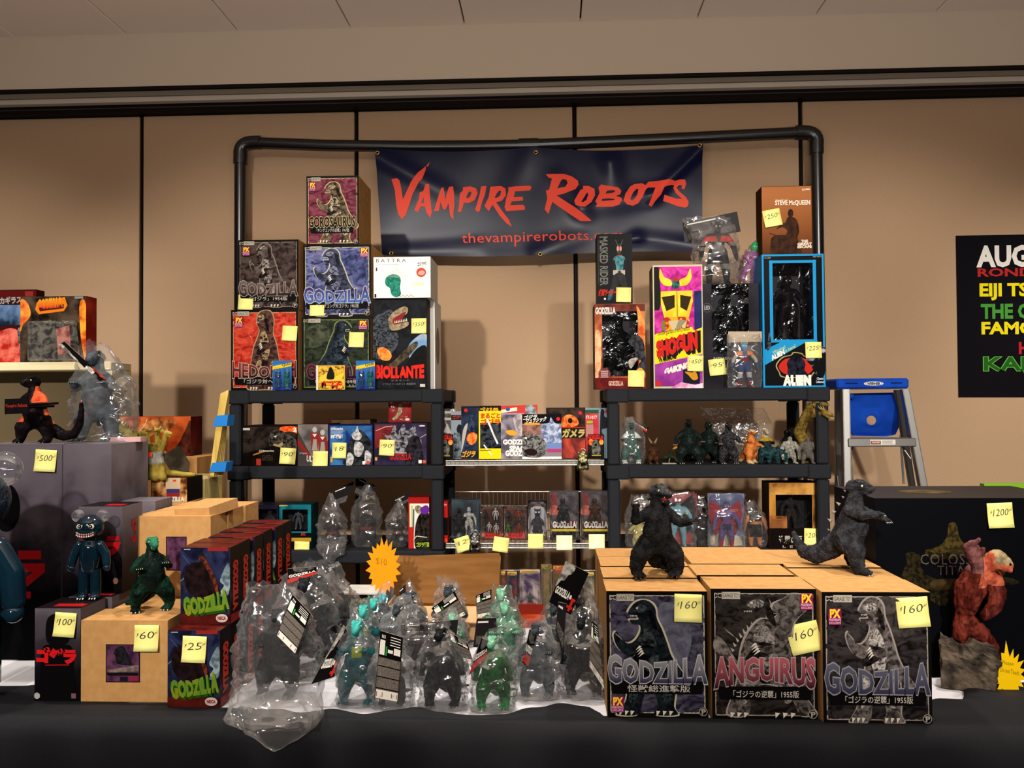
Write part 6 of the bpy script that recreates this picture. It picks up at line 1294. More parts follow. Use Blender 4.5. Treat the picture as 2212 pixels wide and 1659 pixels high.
# ================================================ left group on and behind the table
FOG = lambda lo, hi: MG(['#141216', '#3c3840', '#77727c'], 'z', .35, lo, hi, .35, 9)
def base_box(name, label, rect, base, depth, mats=None, body=KRAFT, group=None, Y=None, cat='box', yaw=0):
    Y = Y or Yof((rect[0]+rect[2])/2, rect[3], base)
    return carton(name, label, cat, rect, Y, depth, base, mats, body=body, group=group, yaw=yaw)
RD = M('#a8161a', .35)
# the big grey fog-print box
h_ = 0.60
Yb = 2.36
fm = MG(['#08070a', '#0f0d11', '#332d35', '#5f5760', '#6c646c'], 'z', .38, 0, .60, .9, 9)
t, s = carton('toy_carton', 'big grey fog-printed box with red katakana, standing furthest left under the shelf toys', 'box', (-60, 960, 240, 1400), Yb, .22, TZ, {'front': fm, 'right': MG(['#0c0a0d', '#17141a', '#37303a', '#6c646c', '#857c84'], 'z', .38, 0, .60, .8, 9), 'top': MM('#5c5860', '#77707a', 10, .4)}, body=fm)
for r_ in ((40, 1178, 90, 1196), ): s.rect(*r_, RD)
s.poly([(38,1204),(98,1204),(98,1222),(60,1252),(48,1240),(72,1222),(38,1222)], RD); s.rect(44, 1262, 68, 1276, RD); s.ell(14, 1090, 30, 50, M('#0f0d10', .4)); s.spline([(30,1190),(60,1160),(90,1200),(100,1300),(90,1400),(20,1400)], M('#0d0b0e', .45)) if False else None
s.rect(134, 962, 136, 1400, M('#4a444c', .4)); s.done('front_print', t)
big = t; Zbig = TZ + t['h']
m = MB(); m.box((-t['w']/2, -.0012, t['h']), (-t['w']/2+t['w']*.66, .05, t['h']+.002), M('#77707a', .5)); m.build('lid_flap', t)
note(99, 995, 48, Yb-.004, 'price note $500 on the big grey box', '500', 3)
# medium box and the small boxes it stands on
sm = MG(['#0b0a0d', '#16141a', '#3c363e', '#6c646c'], 'z', .38, 0, .23, .5, 14)
Ys = Yof(124, 1514, TZ)
t, s = base_box('toy_carton', 'small dark box with red katakana and the $100 note, front row at left', (75, 1314, 174, 1514), TZ, .115, {'front': sm, 'top': M('#1a1418', .4)}, M('#5c565e', .4), Y=Ys)
Zs = TZ + t['h']
s.spline([(100,1345),(106,1332),(118,1326),(130,1326),(142,1334),(148,1350),(150,1380),(140,1392),(108,1392),(99,1375)], M('#0f0d10', .5)); s.spline([(92,1400),(110,1392),(140,1392),(156,1400),(160,1440),(158,1514),(92,1514),(88,1440)], M('#0d0b0e', .5))
s.text('ゴジラ', 82, 1402, 162, 1430, M('#c8181c', .35), .10, rot=2); s.line([(98,1437),(150,1436)], 3, M('#8c1416', .4)); s.ell(81, 1503, 6.5, 7, M('#a8a8a8', .4)); s.rect(155, 1497, 165, 1508, MM('#8c4a3c', '#5c6478', 60, .4))
s.done('front_print', t)
m = MB(); w_ = t['w']; m.box((-w_*.2, .02, t['h']), (w_*.45, .045, t['h']+.0008), RD); m.build('top_print', t)
rx_ = t.location.x; d_ = .119
for k in range(2):
    t2 = thing('toy_carton', (rx_ + .012*(k+1), Ys+d_*(k+1)+.006*(k+1), TZ), ('second', 'third')[k] + ' small dark box back under the blue bear toy', 'box', 'small dark fog-printed boxes')
    MB().box((-w_/2, 0, 0), (w_/2, .115, Zs-TZ-.0006), M('#5c565e', .4), {'front': sm, 'top': M('#1a1418', .4)}).build('carton', t2)
    MB().box((-w_*.3, .02, Zs-TZ-.0006), (w_*.4, .06, Zs-TZ+.0004), RD).build('top_print', t2)
note(141, 1349, 48, Ys-.004, 'price note $100 on the small dark box', '100', 4, 52)
Ym_ = 2.19
t, s = carton('toy_carton', 'medium grey fog-printed box behind the blue bear toy', 'box', (170, 1094, 264, 1290), Ym_, .11, Zs+.0008, {'front': sm, 'top': M('#1c171b', .4), 'right': MG(['#100d11', '#2a252c', '#5a525a', '#7c747c'], 'z', .38, 0, .22, .5, 12)}, M('#5c565e', .4))
s.text('ラ', 232, 1166, 256, 1200, M('#a8161a', .4), .12); s.rect(143+30, 1168, 182, 1190, M('#7c1416', .4)); s.ell(250, 1262, 6, 7, M('#7a5a4c', .4)); s.done('front_print', t)
m = MB(); m.box((t['w']*.0, .02, t['h']), (t['w']*.42, .05, t['h']+.0008), RD); m.build('top_print', t)
m = MB(); v_, f_ = glyphs('ゴジラ', .10); m.add([(t['w']/2+.0006, .03+.05*(1-.0-b)*0+.022*b+.02, t['h']*.55+.06*(1-a)-.0) for a, b in v_], f_, M('#a8161a', .4)); m.build('side_print', t)
t2 = thing('toy_carton', (P(304, 1150, 2.42).x, 2.415, Zs), 'grey box right behind the medium fog-printed box', 'box'); zz_ = P(310, 1082, 2.42).z - Zs
MB().box((-.06, 0, 0), (.045, .11, zz_), MG(['#100d11', '#2a252c', '#5a525a', '#7c747c'], 'z', .38, 0, .22, .5, 12)).build('carton', t2)
tb2 = thing('toy_carton', (t2.location.x, t2.location.y, TZ), 'dark box under the grey box at the back left', 'box', 'small dark fog-printed boxes'); MB().box((-.06, 0, 0), (.045, .11, Zs-TZ-.0005), sm).build('carton', tb2)
# the glossy blue bear toys
def bear(name, label, px, bot, hpx, Y, base, rz, col='#0a1c2a'):
    k = Y/FOC; h = hpx*k; c = P(px, bot, Y); t = thing(name, (c.x, Y, base), label, 'toy figure', 'glossy blue bear toys', rz)
    bm_ = MM(col, '#0f3040', 6, .12, 3, coat=1.0); cl = film('clear_shell', .02, .10, .04, (.93, .93, .97), .05, 3); W = M('#c8c4b4', .3)
    def S(x): return x*h
    m = MB(); m.ball((0, 0, S(.80)), S(.155), bm_, 24, 16, (1.0, .9, .92)); m.tube((0, 0, S(.66)), (0, 0, S(.69)), S(.07), bm_, 18)
    hd = m.build('head', t)
    for sx in (-1, 1):
        m = MB(); m.ball((S(sx*.135), S(.01), S(.925)), S(.072), cl, 18, 12, (1, .62, 1)); m.build('ear', hd)
        m = MB(); m.ball((S(sx*.062), S(-.128), S(.825)), S(.036), W, 14, 8, (1, .35, .8), Matrix.Rotation(sx*.5, 3, 'Y')); m.ball((S(sx*.060), S(-.139), S(.823)), S(.020), BLACK, 12, 7, (1, .4, 1)); m.ball((S(sx*.060), S(-.146), S(.823)), S(.007), W, 8, 5); m.build('eye', hd)
        v, f = cone((S(sx*.035), S(-.135), S(.845)), (S(sx*.12), S(-.12), S(.885)), S(.012)); m = MB(); m.add(v, f, BLACK); m.build('brow', hd)
    m = MB(); pts = [(S(.115*math.sin(a)), S(-.105-.045*math.cos(a)), S(.725+.030*(1-math.cos(a*1.1))*1.5)) for a in [i*.22-.99 for i in range(10)]]
    for i, (a, b) in enumerate(zip(pts[:-1], pts[1:])):
        m.add([(a[0], a[1]-.001, a[2]-S(.016)), (b[0], b[1]-.001, b[2]-S(.016)), (b[0], b[1]-.001, b[2]+S(.016)), (a[0], a[1]-.001, a[2]+S(.016))], [(0, 1, 2, 3)], M('#7a1820', .3))
    m.build('mouth', hd)
    m = MB()
    for i, (a, b) in enumerate(zip(pts[:-1], pts[1:])):
        for sg in (1, -1): v, f = cone(((a[0]+b[0])/2, (a[1]+b[1])/2-.002, (a[2]+b[2])/2+sg*S(.018)), ((a[0]+b[0])/2, (a[1]+b[1])/2-.003, (a[2]+b[2])/2), S(.010), 5); m.add(v, f, W)
    m.build('teeth', hd)
    c_ = []; chain(c_, [((0, 0, .35), .095), ((0, 0, .45), .115), ((0, 0, .56), .105), ((0, 0, .62), .075)])
    skin(c_, h, bm_, None, .014, 3, 0).build('torso', t)
    for sx in (-1, 1):
        skin([((sx*.11, 0, .60), .055, (sx*.17, 0, .50), .052), ((sx*.17, 0, .50), .052, (sx*.19, -.02, .39), .046)], h, bm_, None, .012, 2, 0).build('arm', t)
        m = MB(); m.ball((S(sx*.192), S(-.025), S(.345)), S(.040), bm_, 14, 9); m.ball((S(sx*.165), S(-.035), S(.345)), S(.018), bm_, 8, 6); m.build('hand', t)
        m = MB(); m.path([(S(sx*.062), 0, S(.33)), (S(sx*.064), 0, S(.20)), (S(sx*.064), 0, S(.055))], .01, bm_, 16, [S(.060), S(.062), S(.060)]); m.ball((S(sx*.064), S(-.035), S(.034)), S(.058), bm_, 16, 8, (1, 1.25, .58))
        for i in (-1, 0, 1): v, f = cone((S(sx*.064+i*.028), S(-.095), S(.022)), (S(sx*.064+i*.030), S(-.120), S(.008)), S(.010)); m.add(v, f, W)
        m.build('leg', t)
    return t
bear('bear_figure', 'small glossy dark blue toothy bear toy standing on the small dark boxes', 194, 1300, 196, 2.13, Zs+.0008, .12)
# giant bear toy, mostly outside the frame
bear('bear_figure', 'giant glossy blue bear toy with a clear ear, cut off by the left edge', -70, 1530, 545, 2.04, TZ+.001, .10, '#0b2434')
# kraft boxes
Yk = Yof(268, 1516, TZ)
t, s = base_box('kraft_carton', 'kraft carton with a purple label and the $60 note, front row at left', (175, 1340, 362, 1520), TZ, .115, Y=Yk, yaw=0)
Zk = TZ + t['h']; kw = t['w']; kx = t.location.x
pm = MM('#3c2038', '#6c4060', 40, .5, 6)
s.rect(229, 1393, 303, 1477, M('#1c1216', .5)); s.rect(231, 1395, 301, 1475, pm); s.spline([(250,1404),(258,1397),(268,1398),(274,1408),(282,1425),(284,1438),(262,1438),(252,1434),(250,1420),(246,1412)], MM('#17151a', '#2c2a30', 90, .5)); s.poly([(232,1450),(300,1438),(300,1452),(236,1456)], MM('#6a5a58', '#8c7a70', 60, .5)); s.rect(232, 1455, 300, 1462, M('#1c1418', .5)); s.rect(260, 1464, 277, 1474, M('#221c2c', .5)); s.rect(279, 1464, 299, 1474, M('#8c2440', .5))
s.done('front_print', t)
note(317, 1378, 54, Yk-.004, 'price note $60 on the kraft carton', '60', 0, 56)
t2 = thing('kraft_carton', (kx+.016, Yk+.121, TZ), 'kraft carton behind the $60 one, under the green toy', 'box', 'kraft cartons at left'); MB().box((-kw/2, 0, 0), (kw/2, .11, Zk-TZ-.001), KRAFT).build('carton', t2)
Y2_ = 2.275; hk = Zk-TZ
x455 = P(455, 1200, Y2_).x
names = (('nearest', 'front'), ('second', 'middle'), ('hindmost', 'back'))
for k in range(3):
    yy = Y2_ + k*.118; xr_ = x455 + [0, .004, .010][k]
    t3 = thing('kraft_carton', (xr_-kw/2, yy, TZ), f'{names[k][0]} kraft carton in the lower layer behind the printed boxes', 'box', 'kraft cartons at left'); MB().box((-kw/2, 0, 0), (kw/2, .112, hk), KRAFT).build('carton', t3)
    t4 = thing('kraft_carton', (xr_-kw/2, yy, TZ+hk+.0008), f'{names[k][0]} kraft carton of the three in the top layer at left', 'box', 'kraft cartons at left'); h4 = P(380, 1115, Y2_).z - TZ - hk - .0008
    MB().box((-kw/2, 0, 0), (kw/2, .112, h4), KRAFT).build('carton', t4)
    if k == 0:
        s = Sheet((290, 1115, 455, 1300), (-kw/2, 0, h4), (kw/2, 0, h4), (kw/2, 0, 0), (-kw/2, 0, 0)); s.rect(360, 1162, 404, 1240, M('#1c1216', .5)); s.rect(362, 1164, 402, 1238, pm); s.done('front_print', t4)
m = MB(); fl = P(372, 1100, 2.42); Ztop = TZ+hk+h4
m.add([(kx+.00, 2.30, Ztop+.016), (kx+.10, 2.29, Ztop+.022), (kx+.13, 2.42, Ztop+.034), (kx+.03, 2.44, Ztop+.030)], [(0, 1, 2, 3)], KRAFT)
o = m.build('cardboard_flap'); sd_ = o.modifiers.new('s', 'SOLIDIFY'); sd_.thickness = .028; sd_.offset = -1; tag(o, 'pale flat carton lid lying on the kraft cartons at left', 'lid')
# game-cartridge style boxes: two layers, fronts + spines
Yv = Yof(420, 1528, TZ)
gm = MM('#15152c', '#2c3254', 22, .3, 6, 1.5)
def gamebox(label, rect, Y, base, top=False, front=True, th=.070):
    t, s = carton('game_box', label, 'box', rect, Y, th, base, {'front': gm, 'right': M('#1a0f10', .3), 'top': MM('#3c1412', '#6a2018', 30, .3)}, body=M('#1a0f12', .3), group='game-style printed boxes in two layers')
    x0, y0, x1, y1 = rect; W = x1-x0; H = y1-y0; f = lambda a, b: (x0+W*a, y0+H*b); w = t['w']; h = t['h']
    if front:
        s.rect(x0, y1-H*.13, x1, y1, MM('#5c1a14', '#2a0f10', 20, .3)); s.rect(x0+W*.55, y0, x1-W*.04, y0+H*.045, M('#8c2420', .35)); s.rect(x0+W*.07, y0+H*.015, x0+W*.2, y0+H*.03, M('#8c8c98', .4))
        s.spline([f(.98,.20),f(.80,.42),f(.88,.50),f(.76,.62),f(.98,.60)], MM('#50606c', '#8ca0a4', 30, .3, 6, 1)); s.line([f(0,.44), f(.36,.24)], 3, M('#5c7080', .3)); s.line([f(.05,.1), f(.3,.3), f(.2,.36), f(.5,.5)], .8, M('#5c6488', .3))
        s.spline([f(.40,.06),f(.46,.08),f(.56,.20),f(.68,.36),f(.78,.50),f(.78,.64),f(.30,.64),(x0+W*.10, y0+H*.50),f(.10,.30),f(.24,.20),f(.40,.18)], MM('#140d10', '#2a1a1a', 60, .4)); s.spline([f(.44,.10),f(.56,.20),f(.68,.36),f(.76,.50),f(.74,.62),f(.68,.5),f(.58,.34),f(.46,.20),f(.38,.15)], MM('#3c1a14', '#7a3622', 80, .4)); 
        q_ = [f(.06,.66), f(.94,.54), f(.97,.78), f(.10,.88)]
        s.text('GODZILLA', 0, 0, 1, 1, M('#26500f', .35), .08, lambda u, v: (u, v*(.72+.28*abs(2*u-1))), quad=[(a+3, b+5) for a, b in q_]); s.text('GODZILLA', 0, 0, 1, 1, MM('#808a1c', '#52842a', 20, .35), .07, lambda u, v: (u, v*(.72+.28*abs(2*u-1))), quad=q_)
        s.ell(x0+W*.84, y0+H*.92, W*.12, H*.055, M('#b8b0a8', .35)); s.text('NECA', x0+W*.76, y0+H*.90, x0+W*.92, y0+H*.94, M('#8c2420', .35), .06)
        s.done('front_print', t)
    m = MB(); v, g = glyphs('GODZILLA', .07); m.add([(w/2+.0006, th*.5+(b-.5)*th*.42, h*(.80-.64*a)) for a, b in v], g, M('#b83420', .35)); m.add([(w/2+.0005, th*.06, 0), (w/2+.0005, th*.94, 0), (w/2+.0005, th*.94, h*.10), (w/2+.0005, th*.06, h*.12)], [(0, 1, 2, 3)], M('#8c2018', .35)); m.build('spine_print', t)
    return t
for layer, (rect, z_, nm) in enumerate((((362, 1362, 475, 1528), TZ, 'lower'), ((390, 1183, 497, 1348), None, 'upper'))):
    base = TZ if layer == 0 else Zg_ + .0008
    Y = Yv if layer == 0 else Yof(443, 1348, base)
    t = gamebox(f'frontmost game-style printed box of the {nm} layer, green title', rect, Y, base)
    if layer == 0: Zg_ = TZ + t['h']
    for k in range(5):
        Yk2 = Y + .076 + .088*k; c_ = P(0, 0, Yk2)
        dx = (t.location.x + .004*(k % 2) - .002)
        t5 = thing('game_box', (dx, Yk2, base), f"printed box {('second', 'third', 'fourth', 'fifth', 'sixth')[k]} from the front in the {nm} layer, red spine lettering", 'box', 'game-style printed boxes in two layers')
        for ch in t.children:
            c2 = ch.copy(); C.objects.link(c2); c2.parent = t5
note(420, 1402, 53, Yv-.004, 'price note $25 on the lower printed box', '25', 2, 56)
# green vinyl toy on the kraft carton
gr = MM('#07130f', '#14382a', 34, .38, 5)
t = thing('vinyl_figure', (P(330, 1318, 2.13).x, 2.125, Zk+.0008), 'dark green dinosaur toy with silver claws on the $60 kraft carton', 'toy figure', None, .35)
hg = P(330, 1158, 2.13).z - Zk
dino(hg, [gr, MM('#1c5a44', '#2f7a5a', 20, .4), MM('#0f1816', '#1c2c24', 30, .3)], M('#c0bca8', .25), zone=lambda x, y, z: 1 if z > .93 or (z > .84 and y < -.10) else (2 if (y < -.06 and abs(x) < .13 and z > .30) else 0), arms=(((-.22,-.06,.56),(-.15,-.22,.60)),((.22,-.08,.60),(.20,-.24,.66))), hyaw=.35, mouth=.02, plump=1.02, feet=(((-.20,-.03,0),.1),((.22,-.0,0),-.5)), vox=.009, rough=.008, tsize=.025, crest=.03, crestmat=M('#1f5a42', .4), tail=[((-.06,.20,.22),.11),((-.16,.28,.10),.075),((-.26,.30,.06),.05),((-.34,.28,.05),.03)]).build('body', t)
# ------------------------------------------------ behind: white shelf with boxed toys
WS = M('#d9cda4', .5)
zw = P(100, 782, 3.15).z
t = thing('white_shelf', (P(120, 800, 3.15).x, 3.15, 0), 'cream white shelf unit at the far left holding two boxed toys', 'shelf')
xr_ = P(239, 800, 3.15).x - t.location.x; xl_ = -1.1
MB().cbox((xl_, 0, zw-.032), (xr_, .16, zw), WS, .003).build('top_board', t); MB().box((xr_-.022, .01, 0), (xr_, .16, zw-.032), WS).build('side_panel', t); MB().box((xl_, .145, .1), (xr_-.022, .158, zw-.032), M('#6a5c44', .6)).build('back_panel', t)
MB().box((xl_, .01, .95), (xr_-.022, .145, .97), WS).build('shelf_board', t)
def artr(s):
    s.rect(44, 640, 186, 780, MM('#1c1512', '#5c4c3c', 16, .3, 6)); s.spline([(44,648),(60,655),(66,680),(50,700),(44,712)], MM('#c8501c', '#f0a040', 20, .3)); s.spline([(186,660),(172,656),(174,720),(180,760),(186,780)], MM('#b83c14', '#f0a030', 20, .3))
    s.poly([(80,652),(140,642),(146,660),(138,672),(84,678),(76,668)], M('#d87818', .3)); s.poly([(84,664),(138,657),(138,666),(86,672)], M('#5c1c28', .3)); s.text('GODZILLA', 83, 646, 134, 664, MG(['#c8281c', '#e8b02c'], 'z', .3, .2, .26), .08, rot=-6)
    s.poly([(64,700),(110,690),(166,696),(174,780),(60,780)], MM('#1c1c1c', '#7a7468', 34, .2, 6, 1)); s.poly([(122,710),(150,702),(154,760),(126,766)], MM('#8c3c34', '#c88878', 30, .25)); s.rect(162, 641, 180, 646, M('#8c8c8c', .3))
t, s = carton('boxed_toy', 'red sided boxed toy with orange lettering on the cream shelf', 'box', (44, 640, 186, 780), 3.165, .075, zw+.0008, {'front': M('#2c1c16', .3), 'right': MM('#8c2018', '#b83c28', 12, .35)}, body=M('#7a1814', .4)); artr(s); s.done('front_print', t)
m = MB(); w_, h_ = t['w'], t['h']; m.cbox((-w_*.34, -.028, .004), (w_*.38, -.0035, h_*.62), CLEAR, .012); m.build('blister', t)
for k in range(5):
    pass
def artq(s): s.rect(-40, 628, 80, 645, M('#5c1414', .3)); s.text('カギラス', 0, 641, 46, 655, M('#9c9c98', .3), .05, rot=-3); s.rect(-40, 658, 44, 700, MM('#1c2840', '#6a8cb8', 10, .25, 6)); s.spline([(0,712),(24,706),(44,716),(60,750),(52,780),(-40,780),(-40,716)], MM('#a82018', '#d87060', 22, .25)); s.spline([(38,712),(52,708),(62,730),(64,778),(50,778)], MM('#2c2826', '#8c8478', 40, .25)); s.rect(54, 630, 72, 640, M('#8c3028', .3))
t, s = carton('boxed_toy', 'maroon topped boxed toy with blue sky print at the left edge', 'box', (-50, 626, 78, 780), 3.25, .055, zw+.0008, {'front': M('#3c1814', .3)}, body=M('#4a1410', .4)); artq(s); s.done('front_print', t)
# toys on the big grey box
BR = MM('#120f11', '#231a1c', 40, .4)
t = thing('vinyl_figure', (P(78, 955, 2.42).x, 2.41, Zbig+.001), 'black toy with red glowing scales and a curled tail on the big grey box', 'toy figure', None, -.15)
hh_ = P(55, 813, 2.42).z - Zbig
dino(hh_, [BR, MM('#a82c14', '#e0683c', 14, .4)], M('#77726a', .4), zone=lambda x, y, z: 1 if ((.60 < z < .84 and x > .06) or (.32 < z < .46 and x < -.10 and y < .05) or (z < .5 and .10 < x < .2 and y > 0)) else 0, hyaw=-.4, arms=(((-.22,-.05,.58),(-.14,-.18,.56)),((.22,-.05,.58),(.16,-.18,.58))), feet=(((-.22,-.02,0),.2),((.24,-.02,0),-.2)), crest=.06, crestmat=M('#c84c2c', .4), tail=[((.12,.18,.20),.11),((.34,.20,.10),.08),((.56,.14,.12),.065),((.72,.06,.28),.055),((.78,.02,.48),.04),((.79,.0,.58),.028)], vox=.011).build('body', t)
t2 = thing('name_sign', (P(34, 905, 2.36).x, 2.37, P(34, 894, 2.36).z - .03), 'small black sign with red shop name held by the red scaled toy', 'sign')
t2.location = (P(36, 878, 2.28).x, 2.28, P(36, 895, 2.28).z); q = Vector(t2.location); A4 = [P(x, y, 2.28)-q for x, y in ((10,862),(61,860),(61,893),(10,895))]; sg = Sheet((10, 860, 61, 895), *A4); m = MB(); m.add(A4 + [a + Vector((0, .004, 0)) for a in A4], [(3,2,1,0),(4,5,6,7),(0,1,5,4),(1,2,6,5),(2,3,7,6),(3,0,4,7)], M('#151213', .5)); m.build('board', t2); MB().tube((.004, .003, .018), (.034, .118, .022), .0035, BR, 6).build('holder', t2); MB().tube((.016, .003, .024), (.046, .118, .030), .0035, BR, 6).build('holder', t2); sg.text('Vampire Robots', 12, 872, 59, 882, M('#a82c20', .5), .01); sg.done('lettering', t2)
gry = lambda: dino(1.0, MM('#3c444c', '#5c666c', 10, .35), M('#8a8a88', .4), vox=.012, plump=.95)
c_ = P(180, 955, 2.46)
t = bagged('bagged_figure', 'bagged slate grey toy on the big grey box with a tilted header card', c_.x+.02, 2.535, Zbig+.0008, 150*2.46/FOC, 225*2.46/FOC, .09, 91, gry, figs=.92, figoff=(-.02, .0), peak=.35, top=.25, foot=1.0, cr=.022)
header(t, ((126,744),(140,738),(232,822),(224,832)), 2.50, 'front')
# gold tail, dragon box, gold figure, small box behind
tg = thing('vinyl_figure', (P(275, 945, 2.52).x, 2.53, Zbig), 'pink-based toy with a green gold ridged tail behind the bagged grey toy', 'toy figure')
m = MB(); gt = MM('#6a6024', '#9a8c40', 30, .4); pts = [P(x, y, 2.55)-Vector((0, 0, 0)) for x, y in ((242,912),(256,920),(270,932),(284,948),(292,956))]; m.path(pts, .01, gt, 10, [.006, .012, .015, .017, .018])
for a, b in zip(pts[:-1], pts[1:]):
    for k in range(3): p_ = a.lerp(b, k/3); v, f = cone(p_+Vector((.004, 0, .010)), p_+Vector((.012, 0, .024)), .006, 4); m.add(v, f, gt)
m.build('tail', tg, True)
tag(MB().box((-.045, -.03, 0), (.05, .01, .014), MM('#a88484', '#c8a0a0', 10, .5)).build('base', tg), None)
t, s = carton('figure_box', 'orange dragon-art box lying behind the gold toy at left', 'box', (254, 900, 412, 985), 3.02, .10, None, {'front': MM('#8c2c14', '#d0642c', 8, .3, 5), 'right': MM('#3c0f0c', '#6a1c14', 14, .3)}, body=M('#8c2c18', .4), top=P(333, 900, 3.02).z)
s.spline([(300,925),(320,910),(345,905),(380,912),(362,930),(330,940),(310,955)], MM('#7a3c1c', '#d89050', 30, .3)); s.spline([(385,960),(400,930),(412,910),(412,985),(370,985)], MM('#2c1410', '#5c2c20', 30, .3)); s.line([(300,935),(315,915),(318,905)], 2, M('#c8a888', .3)); s.line([(310,950),(345,965),(365,985)], 4, MM('#8c6a50', '#c8a888', 40, .3)); s.done('front_print', t); zdr = t.location.z
# plank wall of cartons carrying it
t = thing('kraft_carton', (P(370, 1000, 2.95).x, 2.93, 0), 'tall kraft carton under the dragon-art box and gold toy', 'box'); 
MB().box((-.14, 0, 0), (.10, .26, zdr-.0008), KRAFT2).build('carton', t)
zp = P(435, 1026, 2.86).z
t = thing('padded_carton', (P(432, 1060, 2.86).x, 2.76, 0), 'yellowish carton wrapped in film left of the shelf unit', 'box'); MB().cbox((-.065, 0, 0), (.055, .16, zp), MM('#a8985c', '#c0b074', 8, .5, bump=.1, bscale=20), .006).build('carton', t)
GO = MM('#6c5c20', '#a08c3c', 16, .35)
t = thing('vinyl_figure', (P(375, 1024, 2.75).x, 2.62, 0), 'gold three-necked winged toy with a silver chest and red sticker', 'toy figure')
zgf = P(375, 1030, 2.66).z; t.location.z = zgf; hgf = P(375, 920, 2.66).z - zgf
c_ = []; ex_ = []
chain(c_, [((0,0,.08),.15),((0,0,.3),.17),((0,0,.5),.13)]); 
for top_, dd in (((-.16,-.05,.88),(-.8,-.3,-.1)),((.06,-.04,.92),(.2,-.8,0)),((.22,-.02,.86),(.7,-.4,0))): chain(c_, [((top_[0]*.4,0,.5),.08),((top_[0]*.8,-.01,.68),.055),(top_,.05)]); dragonhead(c_, ex_, top_, dd, 1.2)
for sx in (-1, 1): chain(c_, [((sx*.10,0,.15),.10),((sx*.16,-.03,.02),.08)]); W_ = [(sx*.08,.06,.42),(sx*.42,.10,.62),(sx*.62,.12,.30),(sx*.60,.12,.02),(sx*.25,.08,.16)]; ex_.append((W_+[(a,b+.02,z) for a,b,z in W_], [tuple(range(5)), tuple(range(9,4,-1))]+[(k,k+5,(k+1)%5+5,(k+1)%5) for k in range(5)], MM('#2c261c', '#4a4030', 20, .4), False))
chain(c_, [((.2,.1,.1),.07),((.5,.1,.06),.05),((.75,.05,.06),.035)])
skin(c_, hgf, [GO, MM('#77756c', '#a09e94', 20, .3)], lambda x, y, z: 1 if .28 < z < .52 and y < .05 and abs(x) < .2 else 0, .016, 2, .008, .04, ex_).build('body', t)
MB().box((-.012, -.17*hgf-.004, hgf*.42), (.004, -.17*hgf-.0025, hgf*.50), M('#d0301c', .4)).build('price_sticker', t)
t, s = carton('figure_box', 'small printed box with tan and red picture under the gold toy', 'box', (326, 1030, 404, 1084), 2.63, .12, None, {'front': MM('#5c2c14', '#c89458', 26, .3, 6), 'right': M('#17100c', .4)}, body=M('#3c2010', .4), top=zgf-.0008)
s.rect(358, 1030, 390, 1055, M('#b8a080', .35)); s.rect(360, 1055, 388, 1064, M('#34346c', .35)); s.rect(360, 1064, 388, 1073, M('#8c2420', .35)); s.rect(374, 1034, 381, 1038, M('#c8301c', .35)); s.text('GODZILLA', 348, 1073, 398, 1083, M('#d0c8b8', .35), .05); s.done('front_print', t); zsb = t.location.z
tag(MB().box((P(322,1084,2.64).x, 2.625, TZ+.0), (P(408,1084,2.64).x, 2.72, zsb-.0008), KRAFT).build('kraft_carton'), 'kraft carton hidden under the small tan and red box', 'box')
# long cardboard sheaf with blue tape
t = thing('cardboard_sheaf', (P(470, 1020, 2.86).x, 2.86, zp+.0005), 'upright sheaf of folded cardboard bound with blue tape beside the shelf unit', 'packaging')
KB = MM('#b09448', '#c8ac60', 12, .6, squash=(6, 6, .3))
q = Vector(t.location); r_ = random.Random(4)
for k in range(5):
    m = MB(); y_ = 2.80+.012*k; dx = k*1.6
    A = [P(452+dx*2, 1022, y_)-q, P(462+dx*3, 1022, y_)-q, P(494, 842+k*4, y_)-q, P(476+dx*2.4, 850+k*5-8*(k == 3), y_)-q]; A[0].z = A[1].z = 0
    m.add(A + [a + Vector((0, .007, 0)) for a in A], [(0,1,2,3),(7,6,5,4),(0,4,5,1),(1,5,6,2),(2,6,7,3),(3,7,4,0)], KB); m.build('cardboard_strip', t)
for (ya, yb_) in ((896, 921), (998, 1020)):
    A = [P(452+(1022-yb_)*.07, yb_, 2.795)-q, P(486+(1022-yb_)*.04, yb_-1, 2.795)-q, P(489+(1022-ya)*.03, ya, 2.795)-q, P(456+(1022-ya)*.09, ya+2, 2.795)-q]; m = MB(); m.add(A + [a + Vector((0, .06, 0)) for a in A], [(0,1,2,3),(7,6,5,4),(0,4,5,1),(1,5,6,2),(2,6,7,3),(3,7,4,0)], M('#2470b8', .5)); m.build('blue_tape', t)
# ================================================ the two big black display figures
BODY = MM('#1f1f20', '#333334', 60, .62, 8, bump=.6, bscale=260)
HEADG = MM('#38393a', '#5c5d5e', 60, .6, 8, bump=.5, bscale=300)
CLW = M('#6a5040', .45)
gtop = TZ + g1['h']
Yp = Yof(1420, 1252, gtop)
c = P(1424, 1250, Yp); hp_ = P(1424, 1049, Yp).z - gtop
t = thing('display_figure', (c.x, Yp+.02, gtop+.0035), 'matt black dinosaur figure with one arm raised and open red mouth on the left cartons', 'toy figure', None, .12)
dino(hp_, [BODY, HEADG], CLW, zone=lambda x, y, z: 1 if z > .90 else 0, arms=(((-.25,-.03,.60),(-.26,-.10,.74)),((.22,-.10,.58),(.30,-.20,.60))), feet=(((-.24,-.04,0),.1),((.21,-.02,0),-.75)), hyaw=.55, mouth=.06, plump=.93, vox=.0065, rough=.010, tsize=.02, crest=.03, crestmat=M('#3a3a3a', .5), tail=[((.02,.22,.22),.12),((.06,.32,.12),.10),((.14,.34,.08),.08),((.20,.26,.06),.06),((.16,.16,.045),.035)], lean=-.01).build('body', t)
GB = MM('#2a2a2e', '#444448', 60, .62, 8, bump=.6, bscale=260)
